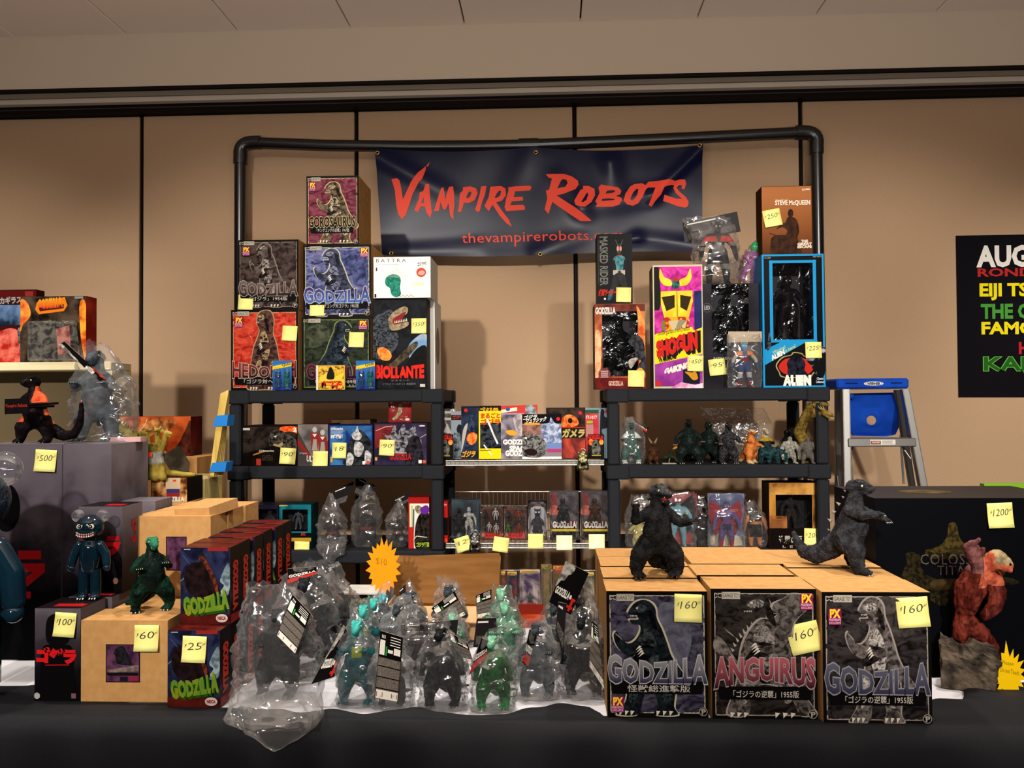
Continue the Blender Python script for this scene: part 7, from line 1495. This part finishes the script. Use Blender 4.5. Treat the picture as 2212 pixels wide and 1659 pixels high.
Yq = Yof(1855, 1242, gtop); c = P(1853, 1242, Yq); hq = P(1870, 1040, Yq).z - gtop
t = thing('display_figure', (c.x, Yq+.03, gtop+.0035), 'charcoal dinosaur figure turned right with outstretched arms on the right-hand cartons', 'toy figure', None, .95)
dino(hq, [GB], M('#a8a49a', .35), arms=(((-.17,-.14,.62),(-.12,-.30,.64)),((.20,-.12,.60),(.12,-.30,.56))), feet=(((-.20,-.12,0),0),((.19,.06,0),.1)), hyaw=.15, plump=1.0, vox=.0068, rough=.010, tsize=.022, crest=.055, crestmat=M('#8c857a', .5), tail=[((0,.24,.22),.125),((.0,.40,.13),.105),((.02,.54,.14),.075),((.03,.62,.24),.05),((.03,.66,.34),.026)], lean=-.03).build('body', t)
# ================================================ big black box and statue at the right
Yc = Yof(2100, 1462, TZ)
t, s = carton('figure_box', 'large black box with faint gold emblem and lettering behind the statue', 'box', (1893, 1076, 2330, 1462), Yc, .32, TZ, {'front': M('#0c0d12', .42), 'top': M('#3c3634', .5)}, body=M('#111116', .5))
gd = MM('#2a2412', '#54461f', 90, .5, 6); gd2_ = MM('#15130e', '#362e17', 90, .5, 6)
s.spline([(2048,1160),(2052,1134),(2062,1128),(2070,1134),(2076,1162),(2094,1180),(2120,1190),(2090,1196),(2036,1196),(2000,1190),(2030,1180)], gd)
for cx, sg in ((1975, -1), (2150, 1)):
    s.spline([(cx-18,1200),(cx-8,1192),(cx+6,1196),(cx+18,1204),(cx+14,1222),(cx+22,1240),(cx,1246),(cx-20,1236),(cx-14,1218)], gd2_)
s.spline([(2000,1190),(2030,1196),(2060,1190),(2100,1196),(2130,1190),(2140,1210),(2100,1204),(2050,1208),(2010,1206)], gd2_)
s.text('COLOSSUS', 1990, 1197, 2135, 1220, M('#5c5448', .4), 0, spacing=1.1); s.text('TITAN', 2026, 1222, 2105, 1242, M('#5c4c40', .4), 0, spacing=1.1)
s.spline([(1952,1232),(1958,1224),(1964,1236),(1990,1238),(2060,1262),(2120,1250),(2160,1246),(2196,1252),(2196,1262),(2130,1266),(2080,1290),(2040,1310),(2000,1290),(1975,1262),(1948,1256)], gd2_); s.ell(2048, 1262, 40, 12, MM('#2c2418', '#4c3a20', 30, .4))
s.done('front_print', t)
m = MB(); n = 24; m.add([(.02+.07*math.cos(2*math.pi*k/n)-.08, .16+.05*math.sin(2*math.pi*k/n), t['h']+.0006) for k in range(n)], [tuple(range(n))], MM('#4c4028', '#6a5a38', 40, .5)); m.build('top_emblem', t)
note(2160, 1113, 52, Yc-.004, 'price note $1200 on the large black box', '1200', -2, 52)
# statue
Yz = Yof(2080, 1496, TZ)
t = thing('statue', (P(2092, 1490, Yz).x, Yz+.06, TZ), 'red muscular figure statue bursting from a broken stone block', 'statue')
kz = Yz/FOC
def sx_(px): return P(px, 1400, Yz+.06).x - t.location.x
def sz_(py): return P(2090, py, Yz+.06).z - TZ
RK = MM('#3a3430', '#6c5f50', 24, .85, 8, bump=.8, bscale=60)
w2 = (sx_(2142)-sx_(2034))/2; xc = (sx_(2142)+sx_(2034))/2; hz2 = sz_(1368)
bm = bmesh.new(); bmesh.ops.create_cube(bm, size=1.0); bmesh.ops.subdivide_edges(bm, edges=bm.edges[:], cuts=11, use_grid_fill=True)
for v in bm.verts:
    x, y, z = v.co; zz = z + .5; rag = noise.noise(Vector((x*4, y*4, 2)))*.5+.5
    if zz > .5: z2_ = zz - max(0, zz-.5)*.55*rag*(1 if (x+y) < .25 else 1.6)
    else: z2_ = zz
    p_ = Vector((x*2*w2+xc, y*.085, z2_*hz2)); nn = noise.noise(p_*38)*.006 + noise.noise(p_*90)*.003
    if zz > .35: nn *= 2.0
    v.co = (p_.x + (nn if abs(x) > .4 else 0) + nn*x, p_.y + nn*(1 if y > 0 else -1), max(0, p_.z + (nn if zz > .8 else 0)))
me = bpy.data.meshes.new('stone_block'); bm.to_mesh(me); bm.free(); me.materials.append(RK); o = bpy.data.objects.new('stone_block', me); C.objects.link(o); o.parent = t; o.rotation_euler = (0, 0, math.radians(-24))
def sp(px, py, d=0): return (sx_(px), d, sz_(py))
cs_ = []; U = .01
chain(cs_, [(sp(2076,1372,.0),.020),(sp(2082,1350),.025),(sp(2086,1325),.021),(sp(2086,1300,-.01),.029),(sp(2094,1268,-.012),.037),(sp(2106,1240,-.01),.028),(sp(2130,1222,-.012),.016)])
chain(cs_, [(sp(2138,1214,-.015),.022),(sp(2148,1206,-.02),.026),(sp(2160,1214,-.03),.020),(sp(2166,1222,-.036),.010)])
chain(cs_, [(sp(2090,1262,-.03),.020),(sp(2094,1240,-.045),.017),(sp(2092,1218,-.055),.014),(sp(2086,1200,-.06),.017),(sp(2078,1188,-.06),.016)])
for k in range(4):
    a_ = sp(2068+k*7, 1182-k*2, -.06); b_ = sp(2062+k*6, 1170-k*3+abs(k-1)*2, -.066); e_ = sp(2064+k*6+4, 1162-k*2, -.075); chain(cs_, [(a_,.0075),(b_,.0065),(e_,.0055)])
chain(cs_, [(sp(2084,1196,-.06),.008),(sp(2094,1186,-.065),.007),(sp(2098,1176,-.07),.0055)])
chain(cs_, [(sp(2126,1240,.0),.028),(sp(2150,1250,.01),.024),(sp(2156,1280,.0),.022),(sp(2140,1306,-.02),.018),(sp(2118,1322,-.03),.014)])
chain(cs_, [(sp(2096,1350,.0),.026),(sp(2124,1376,.01),.024),(sp(2144,1400,.01),.020),(sp(2150,1430,.015),.016),(sp(2140,1444,.02),.012)])
b = skin(cs_, 1.0, [MM('#481812', '#80362a', 60, .42, 6, .5, squash=(1, 1, .4)), MM('#7c6c50', '#a8946c', 40, .4), MM('#6a3c3c', '#8c5c58', 40, .4), MM('#a84a34', '#c86a4c', 50, .4)], lambda x, y, z: 1 if (z > sz_(1212) and x > sx_(2136)) else (2 if z > sz_(1228) and x < sx_(2104) else (3 if z > sz_(1262) and x > sx_(2096) else 0)), .0026, 1, .003, .010, [(*sph(sp(2164, 1212, -.045), .0045), BLACK, True)])
bo = b.build('figure', t)
# starburst signs
def burst(label, cx, cy, rx, ry, Y, col, n=22, rot=0, text=(), seed=1, spike=.72, elong=None):
    c = P(cx, cy, Y); k = Y/FOC; t = thing('starburst_sign', tuple(c), label, 'sign'); rr = random.Random(seed); pts = []
    for i in range(2*n):
        a = math.pi*i/n + rot; r_ = (rr.uniform(.92, 1.08) if i % 2 == 0 else spike)
        if elong and i in elong: r_ *= 1.28
        pts.append((rx*k*r_*math.cos(a), ry*k*r_*math.sin(a)))
    m = MB(); m.prism(pts[::-1], 0, .0012, M(col, .6)); m.build('card', t)
    if text:
        m = MB()
        for s_, x0, y0, x1, y1, rt in text:
            v, f = glyphs(s_, -.008); m.add([((x0+(x1-x0)*a)*k, -.0006, -(y1-(y1-y0)*b+rt*(a-.5))*k) for a, b in v], f, M('#8a6a10', .6))
        m.build('ink', t)
    return t
burst('yellow starburst sign asking not to touch, beside the statue', 2180, 1457, 36, 54, Yz-.0, '#e8bc0c', 17, .2, (('Please', -14, -28, 10, -20, 3), ('Do not Touch', -18, -12, 20, -2, 8)), 3, .66, (8, 9, 25, 26))
burst('orange starburst sign behind the open carton flap', 828, 1226, 37, 62, 2.52, '#f08c14', 20, .1, (('$10', -16, -20, 8, -4, 4),), 5, .76)
# green panel behind the black box
t = tag(MB().box((P(2120,1060,2.95).x, 2.93, TZ), (P(2290,1060,2.95).x, 2.96, P(2200,1044,2.95).z), M('#7ab02a', .5)).build('green_panel'), 'bright green board just showing above the black box at the right edge', 'board')
# ================================================ ladder
YL = 3.62
AL = M('#a8a6a2', .38, .9); BLU = MM('#1440a8', '#1a4cbc', 8, .35, 3); 
t = thing('step_ladder', (P(1885, 900, YL).x, YL, 0), 'aluminium step ladder with a blue top and blue bucket tray, by the wall', 'ladder')
ox, oy = t.location.x, YL
def lp(px, py, Y=YL): p_ = P(px, py, Y); return Vector((p_.x-ox, Y-oy, p_.z))
a, b = lp(1806, 818), lp(1962, 818); zt_ = a.z; zb_ = lp(1884, 840).z
m = MB(); m.cbox((a.x, -.01, zb_), (b.x, .20, zt_), BLU, .008)
m.box((a.x+.035, -.0115, zb_+.021), (a.x+.085, -.0095, zb_+.026), M('#0c2050', .5)); m.box((b.x-.075, -.0115, zb_+.021), (b.x-.03, -.0095, zb_+.026), M('#0c2050', .5)); cap = m.build('top_cap', t)
m = MB(); n = 20; cx_, cz_ = (a.x+b.x)/2+.002, (zt_+zb_)/2
for rr_, mt, yy in ((1, WHITE, -.0108), (.86, M('#26304c', .5), -.0112), (.80, WHITE, -.0116)): m.add([(cx_+.040*rr_*math.cos(2*math.pi*k/n), yy, cz_+.0085*rr_*math.sin(2*math.pi*k/n)) for k in range(n)], [tuple(range(n))], mt)
v, f = glyphs('WERNER', .05); m.add([(cx_-.026+.052*u, -.0120, cz_-.005+.010*w_) for u, w_ in v], f, M('#26304c', .5)); m.build('logo', cap)
def railm(p0, p1, wd, dp, name):
    m = MB(); d = Vector((wd/2, 0, 0)); e = Vector((0, dp, 0)); th_ = Vector((0, .004, 0))
    V = [p0-d, p0+d, p1+d, p1-d]
    m.add(V + [q_+th_ for q_ in V], [(3,2,1,0),(4,5,6,7),(0,1,5,4),(1,2,6,5),(2,3,7,6),(3,0,4,7)], AL)
    for sg in (-1, 1):
        V = [p0+d*sg, p0+d*sg*.72, p1+d*sg*.72, p1+d*sg]; m.add(V + [q_+e for q_ in V], [(0,1,2,3),(7,6,5,4),(0,4,5,1),(1,5,6,2),(2,6,7,3),(3,7,4,0)], AL)
    return m.build(name, t)
slope = (2.0)
fl_ = lambda px0, py0, px1, py1: (lp(px0, py0), lp(px1, py1))
p0, p1 = fl_(1828, 841, 1823, 1060); d = (p1-p0)/(p1.z-p0.z); railm(p0, p0 + d*(0-p0.z)*1.0 + Vector((0, -.18, 0)), .030, .03, 'front_rail')
p0, p1 = fl_(1957, 841, 1987, 1055); d = (p1-p0)/(p1.z-p0.z); railm(p0, p0 + d*(0-p0.z)*1.0 + Vector((0, -.18, 0)), .030, .03, 'front_rail')
for pa, pb in ((lp(1812, 842, 3.80), lp(1812, 1060, 4.02)), (lp(1940, 842, 3.80), lp(1972, 1052, 4.02))):
    d = (pb-pa)/(pb.z-pa.z); railm(pa, pa + d*(-pa.z), .026, .02, 'rear_rail')
zs0, zs1 = lp(1890, 946).z, lp(1890, 964).z
for i, (za_, zb2) in enumerate(((zs0, zs1), (zs0-.33, zs1-.33), (zs0-.66, zs1-.66), (zs0-.99, zs1-.99))):
    if zb2 < .05: continue
    yy = -.18*(1.57-za_)/1.57; xa = lp(1826, 950).x - .006*i; xb = lp(1972, 950).x + .05*i
    m = MB(); m.cbox((xa, yy-.005, zb2), (xb, yy+.075, za_), AL, .003); st = m.build('step', t)
    if i == 0:
        q1, q2 = lp(1873, 955).x, lp(1927, 955).x; m = MB(); m.box((q1, yy-.0062, zb2+.008), (q2, yy-.005, za_-.006), M('#d8d4c8', .5)); m.box((q1+.002, yy-.007, zb2+.010), (q1+.042, yy-.006, za_-.010), M('#8c3c34', .5)); v, f = glyphs('DANGER', .03); m.add([(q1+.006+.032*u, yy-.0075, zb2+.014+.008*w_) for u, w_ in v], f, M('#d8c8c0', .5))
        for k in range(3): m.box((q1+.048, yy-.007, zb2+.013+.005*k), (q2-.012, yy-.006, zb2+.0145+.005*k), M('#7a766c', .5))
        m.build('warning_label', st)
        for sx, (u0, u1) in ((1, (1834, 1848)), (-1, (1970, 1955))):
            MB().tube(lp(u0, 992)+Vector((0, .01, 0)), lp(u1, 966)+Vector((0, .03, 0)), .004, AL, 8).build('brace', t)
# tray / bucket shelf hanging inside
m = MB(); A = [lp(1830, 850, 3.70), lp(1926, 848, 3.70), lp(1936, 884, 3.72), lp(1938, 930, 3.78), lp(1926, 943, 3.79), lp(1842, 941, 3.79), lp(1830, 930, 3.78)]
cc = lp(1882, 908, 3.75); n = 24; rad = .020
ring = [cc + Vector((rad*math.cos(2*math.pi*k/n), 0, rad*math.sin(2*math.pi*k/n))) for k in range(n)]
def edge(a_):     # point on the outline in direction a_
    best = None
    for i in range(len(A)):
        p_, q_ = A[i]-cc, A[(i+1) % len(A)]-cc; dx, dz = math.cos(a_), math.sin(a_); ex_, ez = q_.x-p_.x, q_.z-p_.z; det = dx*(-ez)+ex_*dz
        if abs(det) < 1e-9: continue
        tt_ = (p_.x*(-ez)+ex_*p_.z)/det; uu = (dx*p_.z-dz*p_.x)/det
        if tt_ > 0 and -1e-6 <= uu <= 1+1e-6: best = (tt_, p_.lerp(q_, uu).y)
    return cc + Vector((math.cos(a_)*best[0], best[1], math.sin(a_)*best[0]))
outr = [edge(2*math.pi*k/n) for k in range(n)]
mid1 = [r_.lerp(o_, .18) + Vector((0, -.004, 0)) for r_, o_ in zip(ring, outr)]; mid2 = [r_.lerp(o_, .30) + Vector((0, .004, 0)) for r_, o_ in zip(ring, outr)]; mid3 = [r_.lerp(o_, .42)+ Vector((0, -.003, 0)) for r_, o_ in zip(ring, outr)]; mid4 = [r_.lerp(o_, .9) for r_, o_ in zip(ring, outr)]; lip = [o_ + Vector((0, -.02, 0)) for o_ in outr]
L6 = ring + mid1 + mid2 + mid3 + mid4 + outr + lip
m.add(L6, [(r_*n+k, r_*n+(k+1) % n, (r_+1)*n+(k+1) % n, (r_+1)*n+k) for r_ in range(6) for k in range(n)], BLU, True); m.ball(lp(1840, 856, 3.69), .012, BLU, 10, 7, (1, .6, 1)); tr_ = m.build('bucket_tray', t)
for (x0_, y0_, x1_, y1_, Y_) in ((1837, 968, 1843, 1045, 3.8), (1944, 940, 1951, 1045, 3.85), (1948, 960, 1953, 1045, 3.85), (1809, 1028, 1816, 1100, 3.58), (1822, 935, 1832, 946, 3.66)):
    MB().tube(lp(x0_, y0_, Y_), lp(x1_, y1_, Y_), .0028, AL, 6).build('spreader_rod', t)
# ================================================ poster
YPo = WY - .006
t = thing('wall_poster', (P(2180, 680, YPo).x, YPo, P(2180, 858, YPo).z), 'black poster with white, red, yellow and green event lettering, cut by the right edge', 'poster')
q = Vector(t.location); cs = [P(2065, 509, YPo)-q, P(2420, 503, YPo)-q, P(2420, 858, YPo)-q, P(2071, 858, YPo)-q]
m = MB(); m.add(cs + [c_+Vector((0, .003, 0)) for c_ in cs], [(3,2,1,0),(4,5,6,7),(0,1,5,4),(1,2,6,5),(2,3,7,6),(3,0,4,7)], M('#16131a', .6)); m.build('sheet', t)
s = Sheet((2065, 506, 2420, 858), *cs)
def pt(txt, x0, y0, wch, y1, col, b_=.04, out=None): s.text(txt, x0, y0, x0+wch, y1, M(col, .5), b_, out=M(out, .5) if out else None, outb=.03)
pt('AUGUST', 2112, 531, 206, 574, '#e8e4dc', .045); pt('RONDO', 2112, 579, 152, 596, '#b82c28', .03); pt('EIJI TSUBURAYA', 2116, 612, 290, 647, '#e8d814', .04); pt('THE GODZILLA', 2118, 657, 262, 687, '#4ca03c', .04); pt('FAMOUS', 2119, 696, 168, 721, '#e8d814', .04); pt('HORROR', 2200, 740, 140, 764, '#c0242c', .04); pt('KAIJU', 2123, 772, 150, 809, '#2c6a20', .03, '#6cc050')
s.done('lettering', t)
# ================================================ open carton behind the bagged toys
Yo = 2.56
t = thing('open_carton', (P(950, 1300, Yo).x, Yo, TZ), 'open brown carton with one tall flap standing behind the bagged toys', 'box')
q = Vector(t.location); xa, xb = P(832, 1300, Yo).x-q.x, P(1078, 1300, Yo).x-q.x; zr = P(950, 1310, Yo).z - TZ
KL = MM('#82592f', '#8e6337', 8, .8, 4, bump=.05, bscale=60, squash=(1, 1, 6)); KI = MM('#c8a070', '#d0aa7c', 20, .8)
m = MB(); m.box((xa, 0, 0), (xb, .005, zr), KI); m.box((xa, .005, 0), (xa+.005, .20, zr), KI); m.box((xb-.005, .005, 0), (xb, .20, zr), KI); m.box((xa, .195, 0), (xb, .20, zr), KI); m.box((xa, .005, 0), (xb, .195, .004), KI); m.build('carton', t)
F = [P(820, 1199, 2.72)-q, P(900, 1201, 2.72)-q, P(1000, 1197, 2.72)-q, P(1078, 1195, 2.72)-q, P(1082, 1203, 2.72)-q, P(1076, 1306, 2.705)-q, P(836, 1300, 2.705)-q]
m = MB(); m.add(F + [a + Vector((0, .004, 0)) for a in F], [tuple(range(6, -1, -1)), tuple(range(7, 14))] + [(k, (k+1) % 7, 7+(k+1) % 7, 7+k) for k in range(7)], KL); m.build('tall_flap', t)
m = MB(); A = [Vector((xa, 0, zr)), Vector((xb, 0, zr)), Vector((xb-.02, -.05, zr-.035)), Vector((xa+.03, -.05, zr-.03))]; m.add(A + [a+Vector((0, 0, -.003)) for a in A], [(0,3,2,1),(4,5,6,7),(0,1,5,4),(1,2,6,5),(2,3,7,6),(3,0,4,7)], KI); m.build('front_flap', t)
# dark box with a gold plant emblem behind them
t, s = carton('figure_box', 'dark box with white edge and gold branch print behind the bagged toys', 'box', (738, 1281, 830, 1400), 2.60, .12, None, {'front': M('#121010', .4)}, body=M('#d8d4cc', .5), top=P(784, 1281, 2.60).z)
zb0 = TZ; t.location.z = TZ; 
for ch in t.children: ch.data.transform(Matrix.Identity(4))
bpy.data.objects.remove(t.children[0]); wbx = t['w']; hh3 = P(784, 1281, 2.60).z - TZ
MB().box((-wbx/2, 0, 0), (wbx/2, .12, hh3), M('#121010', .4), {'top': M('#c8c4bc', .5)}).build('carton', t)
s = Sheet((738, 1281, 830, 1400), (-wbx/2, 0, hh3), (wbx/2, 0, hh3), (wbx/2, 0, 0), (-wbx/2, 0, 0)); s.rect(738, 1281, 830, 1285, M('#c8c4bc', .4))
for pts in ([(762,1300),(776,1294),(790,1300),(784,1306),(796,1312),(780,1314),(772,1320),(766,1312)], [(784,1296),(800,1292),(808,1300),(796,1304)], [(768,1318),(780,1312),(776,1330),(764,1334)]): s.spline(pts, MM('#3c3414', '#7a6c34', 90, .4))
s.done('front_print', t)
# ================================================ bagged toys along the table front
BLKF = lambda: dino(1.0, MM('#0f1013', '#222428', 24, .30, 6), M('#6c6a66', .35), vox=.010, rough=.009, plump=1.08, crest=.04, crestmat=M('#3a3a3c', .35), hyaw=.1)
BLK2 = lambda: dino(1.0, MM('#141518', '#2c2e32', 24, .30, 6), M('#8a8780', .35), vox=.010, rough=.009, plump=1.0, crest=.04, crestmat=M('#3a3a3c', .35), hyaw=-.3, arms=(((-.23,-.02,.56),(-.25,-.08,.44)),((.23,-.02,.56),(.26,-.06,.44))))
GRY2 = lambda: dino(1.0, MM('#2c353c', '#4a545a', 12, .35, 4), M('#8a8a88', .4), vox=.011, plump=.92, hyaw=-.2, crest=.03, crestmat=M('#4a545a', .4))
TEAL = lambda: dino(1.0, [MM('#0b3440', '#165a60', 10, .2, 4, coat=.6), MM('#2c9a94', '#44b4a8', 14, .22, 4, coat=.6), MM('#6a7a1c', '#8c8c24', 14, .25)], M('#1c6a6a', .3), vox=.010, plump=1.0, zone=lambda x, y, z: 1 if z > .80 else (2 if (.58 < z < .70 and abs(x-.02) < .06 and y < -.04) else 0), arms=(((-.20,-.06,.60),(-.13,-.15,.64)),((.20,-.06,.60),(.13,-.15,.64))), crest=.04, crestmat=M('#2c8a84', .3))
BLTL = lambda: dino(1.0, [MM('#164050', '#2c6c80', 10, .3, 4), MM('#348ca0', '#58b0bc', 14, .3, 4)], M('#1c6a6a', .3), vox=.013, zone=lambda x, y, z: 1 if z > .86 else 0)
GRN = lambda: dino(1.0, [MM('#0a3c18', '#146a2a', 8, .16, 4, coat=1.0), MM('#5ca884', '#84c4a0', 14, .2, 4, coat=1.0), MM('#1c6a34', '#3c8c50', 20, .2)], M('#8cb89c', .25), vox=.010, plump=1.0, zone=lambda x, y, z: 1 if z > .82 else (2 if z < .16 else 0), arms=(((-.22,.0,.56),(-.24,-.04,.42)),((.22,.0,.56),(.24,-.04,.42))), hyaw=-.2)
PGR = lambda: dino(1.0, [MM('#2c5a44', '#5c9a78', 8, .25, 4), MM('#5ca080', '#8cc0a0', 14, .25, 4)], M('#8cb89c', .25), vox=.012, plump=.9, zone=lambda x, y, z: 1 if z > .72 else 0)
PRP = lambda: dino(1.0, MM('#1c1618', '#3c2e30', 14, .35), M('#6c6a66', .4), vox=.012)
def tb_(label, cx, bot, ptop, wpx, fn, key, seed, fy=None, figs=.80, figrz=0, fx=0, d=.085, cards=(), mat=None, group=None, **k):
    """bagged toy on the table; cx, bot, top, wpx in photo px"""
    Y = (fy or Yof(cx, bot, TZ)); c = P(cx, bot, Y); h = P(cx, ptop, Y).z - TZ - .002; kk = Y/FOC
    t = bagged('bagged_figure', label, c.x, Y+d*.35, TZ+.0025, wpx*kk, h, d, seed, fn, figs=figs, key=key, figrz=figrz, figoff=(fx, 0), mat=mat or BAG, cr=k.pop('cr', .014), group=group, **k)
    for cs, kind, dy in cards: header(t, cs, Y+dy, kind)
    return t
# big one at the left, its bag hanging over the table edge
tb_('large bagged black toy at the left, bag hanging over the table edge', 588, 1532, 1270, 190, BLKF, 'BLKF', 101, fy=2.03, figs=.78, fx=.0, d=.12, cards=((((632,1284),(672,1326),(638,1413),(597,1372)), 'back', -.035), (((548,1270),(560,1272),(527,1326),(519,1324)), 'plain', .03)), peak=.42, top=.62, foot=1.0, below=.058, belowx=.25, fwd=.15, cr=.016, nu=44, nz=40)
m_ = tb_('second bagged black toy with red top behind the large left bag', 655, 1490, 1226, 150, BLK2, 'BLK2', 102, fy=2.22, figs=.90, figrz=.2, d=.11, cards=((((622,1228),(684,1224),(684,1240),(622,1262)), 'red', .02),), peak=.55, top=.6, foot=.9, cr=.020)
tb_('third bagged black toy, hindmost of the left cluster', 700, 1455, 1216, 130, BLK2, 'BLK2', 103, fy=2.43, figs=.95, figrz=-.3, d=.11, peak=.4, top=.5, foot=.9, cr=.020)
# teal row
tb_('bagged teal toy with a yellow chest patch, front of the teal row', 765, 1528, 1330, 92, TEAL, 'TEAL', 104, figs=.92, fx=.002, cards=((((742,1350),(752,1366),(722,1462),(672,1478)), 'front', .02),), peak=.45, top=.12, foot=1.0, cr=.011)
tb_('second bagged teal toy in the row behind the yellow-chested one', 782, 1478, 1300, 76, TEAL, 'TEAL', 105, fy=2.21, figs=.93, peak=.3, top=.4, foot=.9, cr=.011)
tb_('third bagged turquoise toy in the teal row', 805, 1440, 1290, 72, TEAL, 'TEAL', 106, fy=2.32, figs=.95, peak=.5, top=.4, foot=.9, cr=.011)
tb_('hindmost bagged turquoise toy with a tall pointed bag before the carton', 826, 1400, 1254, 74, BLTL, 'BLTL', 107, fy=2.43, figs=.80, peak=.65, top=.06, foot=.9, cr=.011, d=.05)
# grey group behind the upright header card
tb_('bagged dark toy behind the tall upright small-print card', 842, 1532, 1390, 96, PRP, 'PRP', 108, figs=.90, d=.08, cards=((((822,1362),(871,1377),(859,1517),(809,1508)), 'back', -.012),), peak=.4, top=.5, foot=1.0, cr=.012, mat=BAGM)
tb_('bagged slate toy above the upright card, pale misty bag', 858, 1480, 1290, 90, GRY2, 'GRY2', 109, fy=2.24, figs=.88, peak=.7, top=.2, foot=.9, cr=.014, mat=BAGM)
tb_('bagged slate blue toy with a sharply pointed bag before the open carton', 885, 1452, 1256, 66, GRY2, 'GRY2', 110, fy=2.36, figs=.85, cards=((((862,1275),(876,1262),(878,1296),(866,1300)), 'plain', .02),), peak=.42, top=.06, foot=.9, cr=.012)
# centre black
tb_('bagged black toy standing in the centre of the front row', 952, 1536, 1356, 108, BLK2, 'BLK2b', 111, figs=.96, fx=0, d=.10, cards=((((968,1362),(1010,1390),(1022,1430),(990,1428)), 'back', .03),), peak=.45, top=.28, foot=1.0, cr=.012, nu=40)
tb_('bagged dark toy left behind the centre black one, wide clear bag', 912, 1500, 1332, 120, PRP, 'PRP', 112, fy=2.18, figs=.92, cards=((((866,1350),(990,1338),(986,1376),(868,1372)), 'plain', .035),), peak=.5, top=.9, foot=.9, cr=.014)
tb_('pale bagged toy under the tilted small-print card before the open carton', 970, 1440, 1254, 74, GRY2, 'GRY2', 113, fy=2.37, figs=.92, cards=((((932,1314),(982,1276),(1006,1328),(958,1352)), 'back', -.03),), peak=.4, top=.55, foot=.9, cr=.014, mat=BAGM)
tb_('small pale green bagged toy between the tilted card and the black one', 975, 1470, 1318, 60, PGR, 'PGR', 114, fy=2.28, figs=.9, peak=.5, top=.2, foot=.9, cr=.010, mat=BAGM)
# green
tb_('bagged bright green glossy toy in the front row', 1064, 1540, 1376, 100, GRN, 'GRN', 115, figs=.97, d=.09, cards=((((1040,1378),(1056,1384),(1050,1420),(1012,1460)), 'red', .01),), peak=.5, top=.35, foot=1.0, cr=.009)
tb_('bagged pale green toy directly behind the bright green one', 1090, 1490, 1296, 84, PGR, 'PGR', 116, fy=2.20, figs=.95, cards=((((1030,1336),(1072,1334),(1076,1400),(1022,1398)), 'plain', .0),), peak=.5, top=.6, foot=.9, cr=.012)
tb_('hindmost bagged pale green toy with a dark header card on its left', 1082, 1440, 1270, 74, PGR, 'PGR', 117, fy=2.34, figs=.97, cards=((((1028,1286),(1062,1272),(1060,1330),(1030,1334)), 'back', .01),), peak=.5, top=.6, foot=.9, cr=.010)
# right pair
tb_('bagged slate toy with a red-ended card on its left, right of the green ones', 1160, 1513, 1344, 94, GRY2, 'GRY2', 118, figs=.95, d=.09, cards=((((1160,1372),(1144,1358),(1128,1430),(1140,1442)), 'red', -.0), (((1206,1300),(1224,1304),(1216,1416),(1200,1360)), 'plain', .02)), peak=.45, top=.5, foot=1.0, cr=.012, mat=BAGM)
tb_('bagged dark toy nearest the three priced cartons', 1262, 1516, 1318, 104, BLK2, 'BLK2', 119, fy=2.07, figs=.90, cards=((((1278,1340),(1290,1350),(1306,1490),(1272,1438)), 'back', -.0),), d=.10, peak=.6, top=.4, foot=1.0, cr=.013)
tb_('bagged slate toy holding up a tall tilted header card at the right', 1200, 1470, 1290, 84, GRY2, 'GRY2', 120, fy=2.26, figs=.9, cards=((((1222,1212),(1272,1238),(1232,1328),(1186,1300)), 'front', .0),), peak=.6, top=.5, foot=.9, cr=.012)
tb_('hindmost bagged dark toy at the right beside the tall tilted card', 1256, 1450, 1270, 84, BLK2, 'BLK2', 121, fy=2.36, figs=.85, cards=((((1242,1352),(1258,1310),(1262,1330),(1246,1380)), 'plain', -.02),), peak=.4, top=.5, foot=.9, cr=.013)
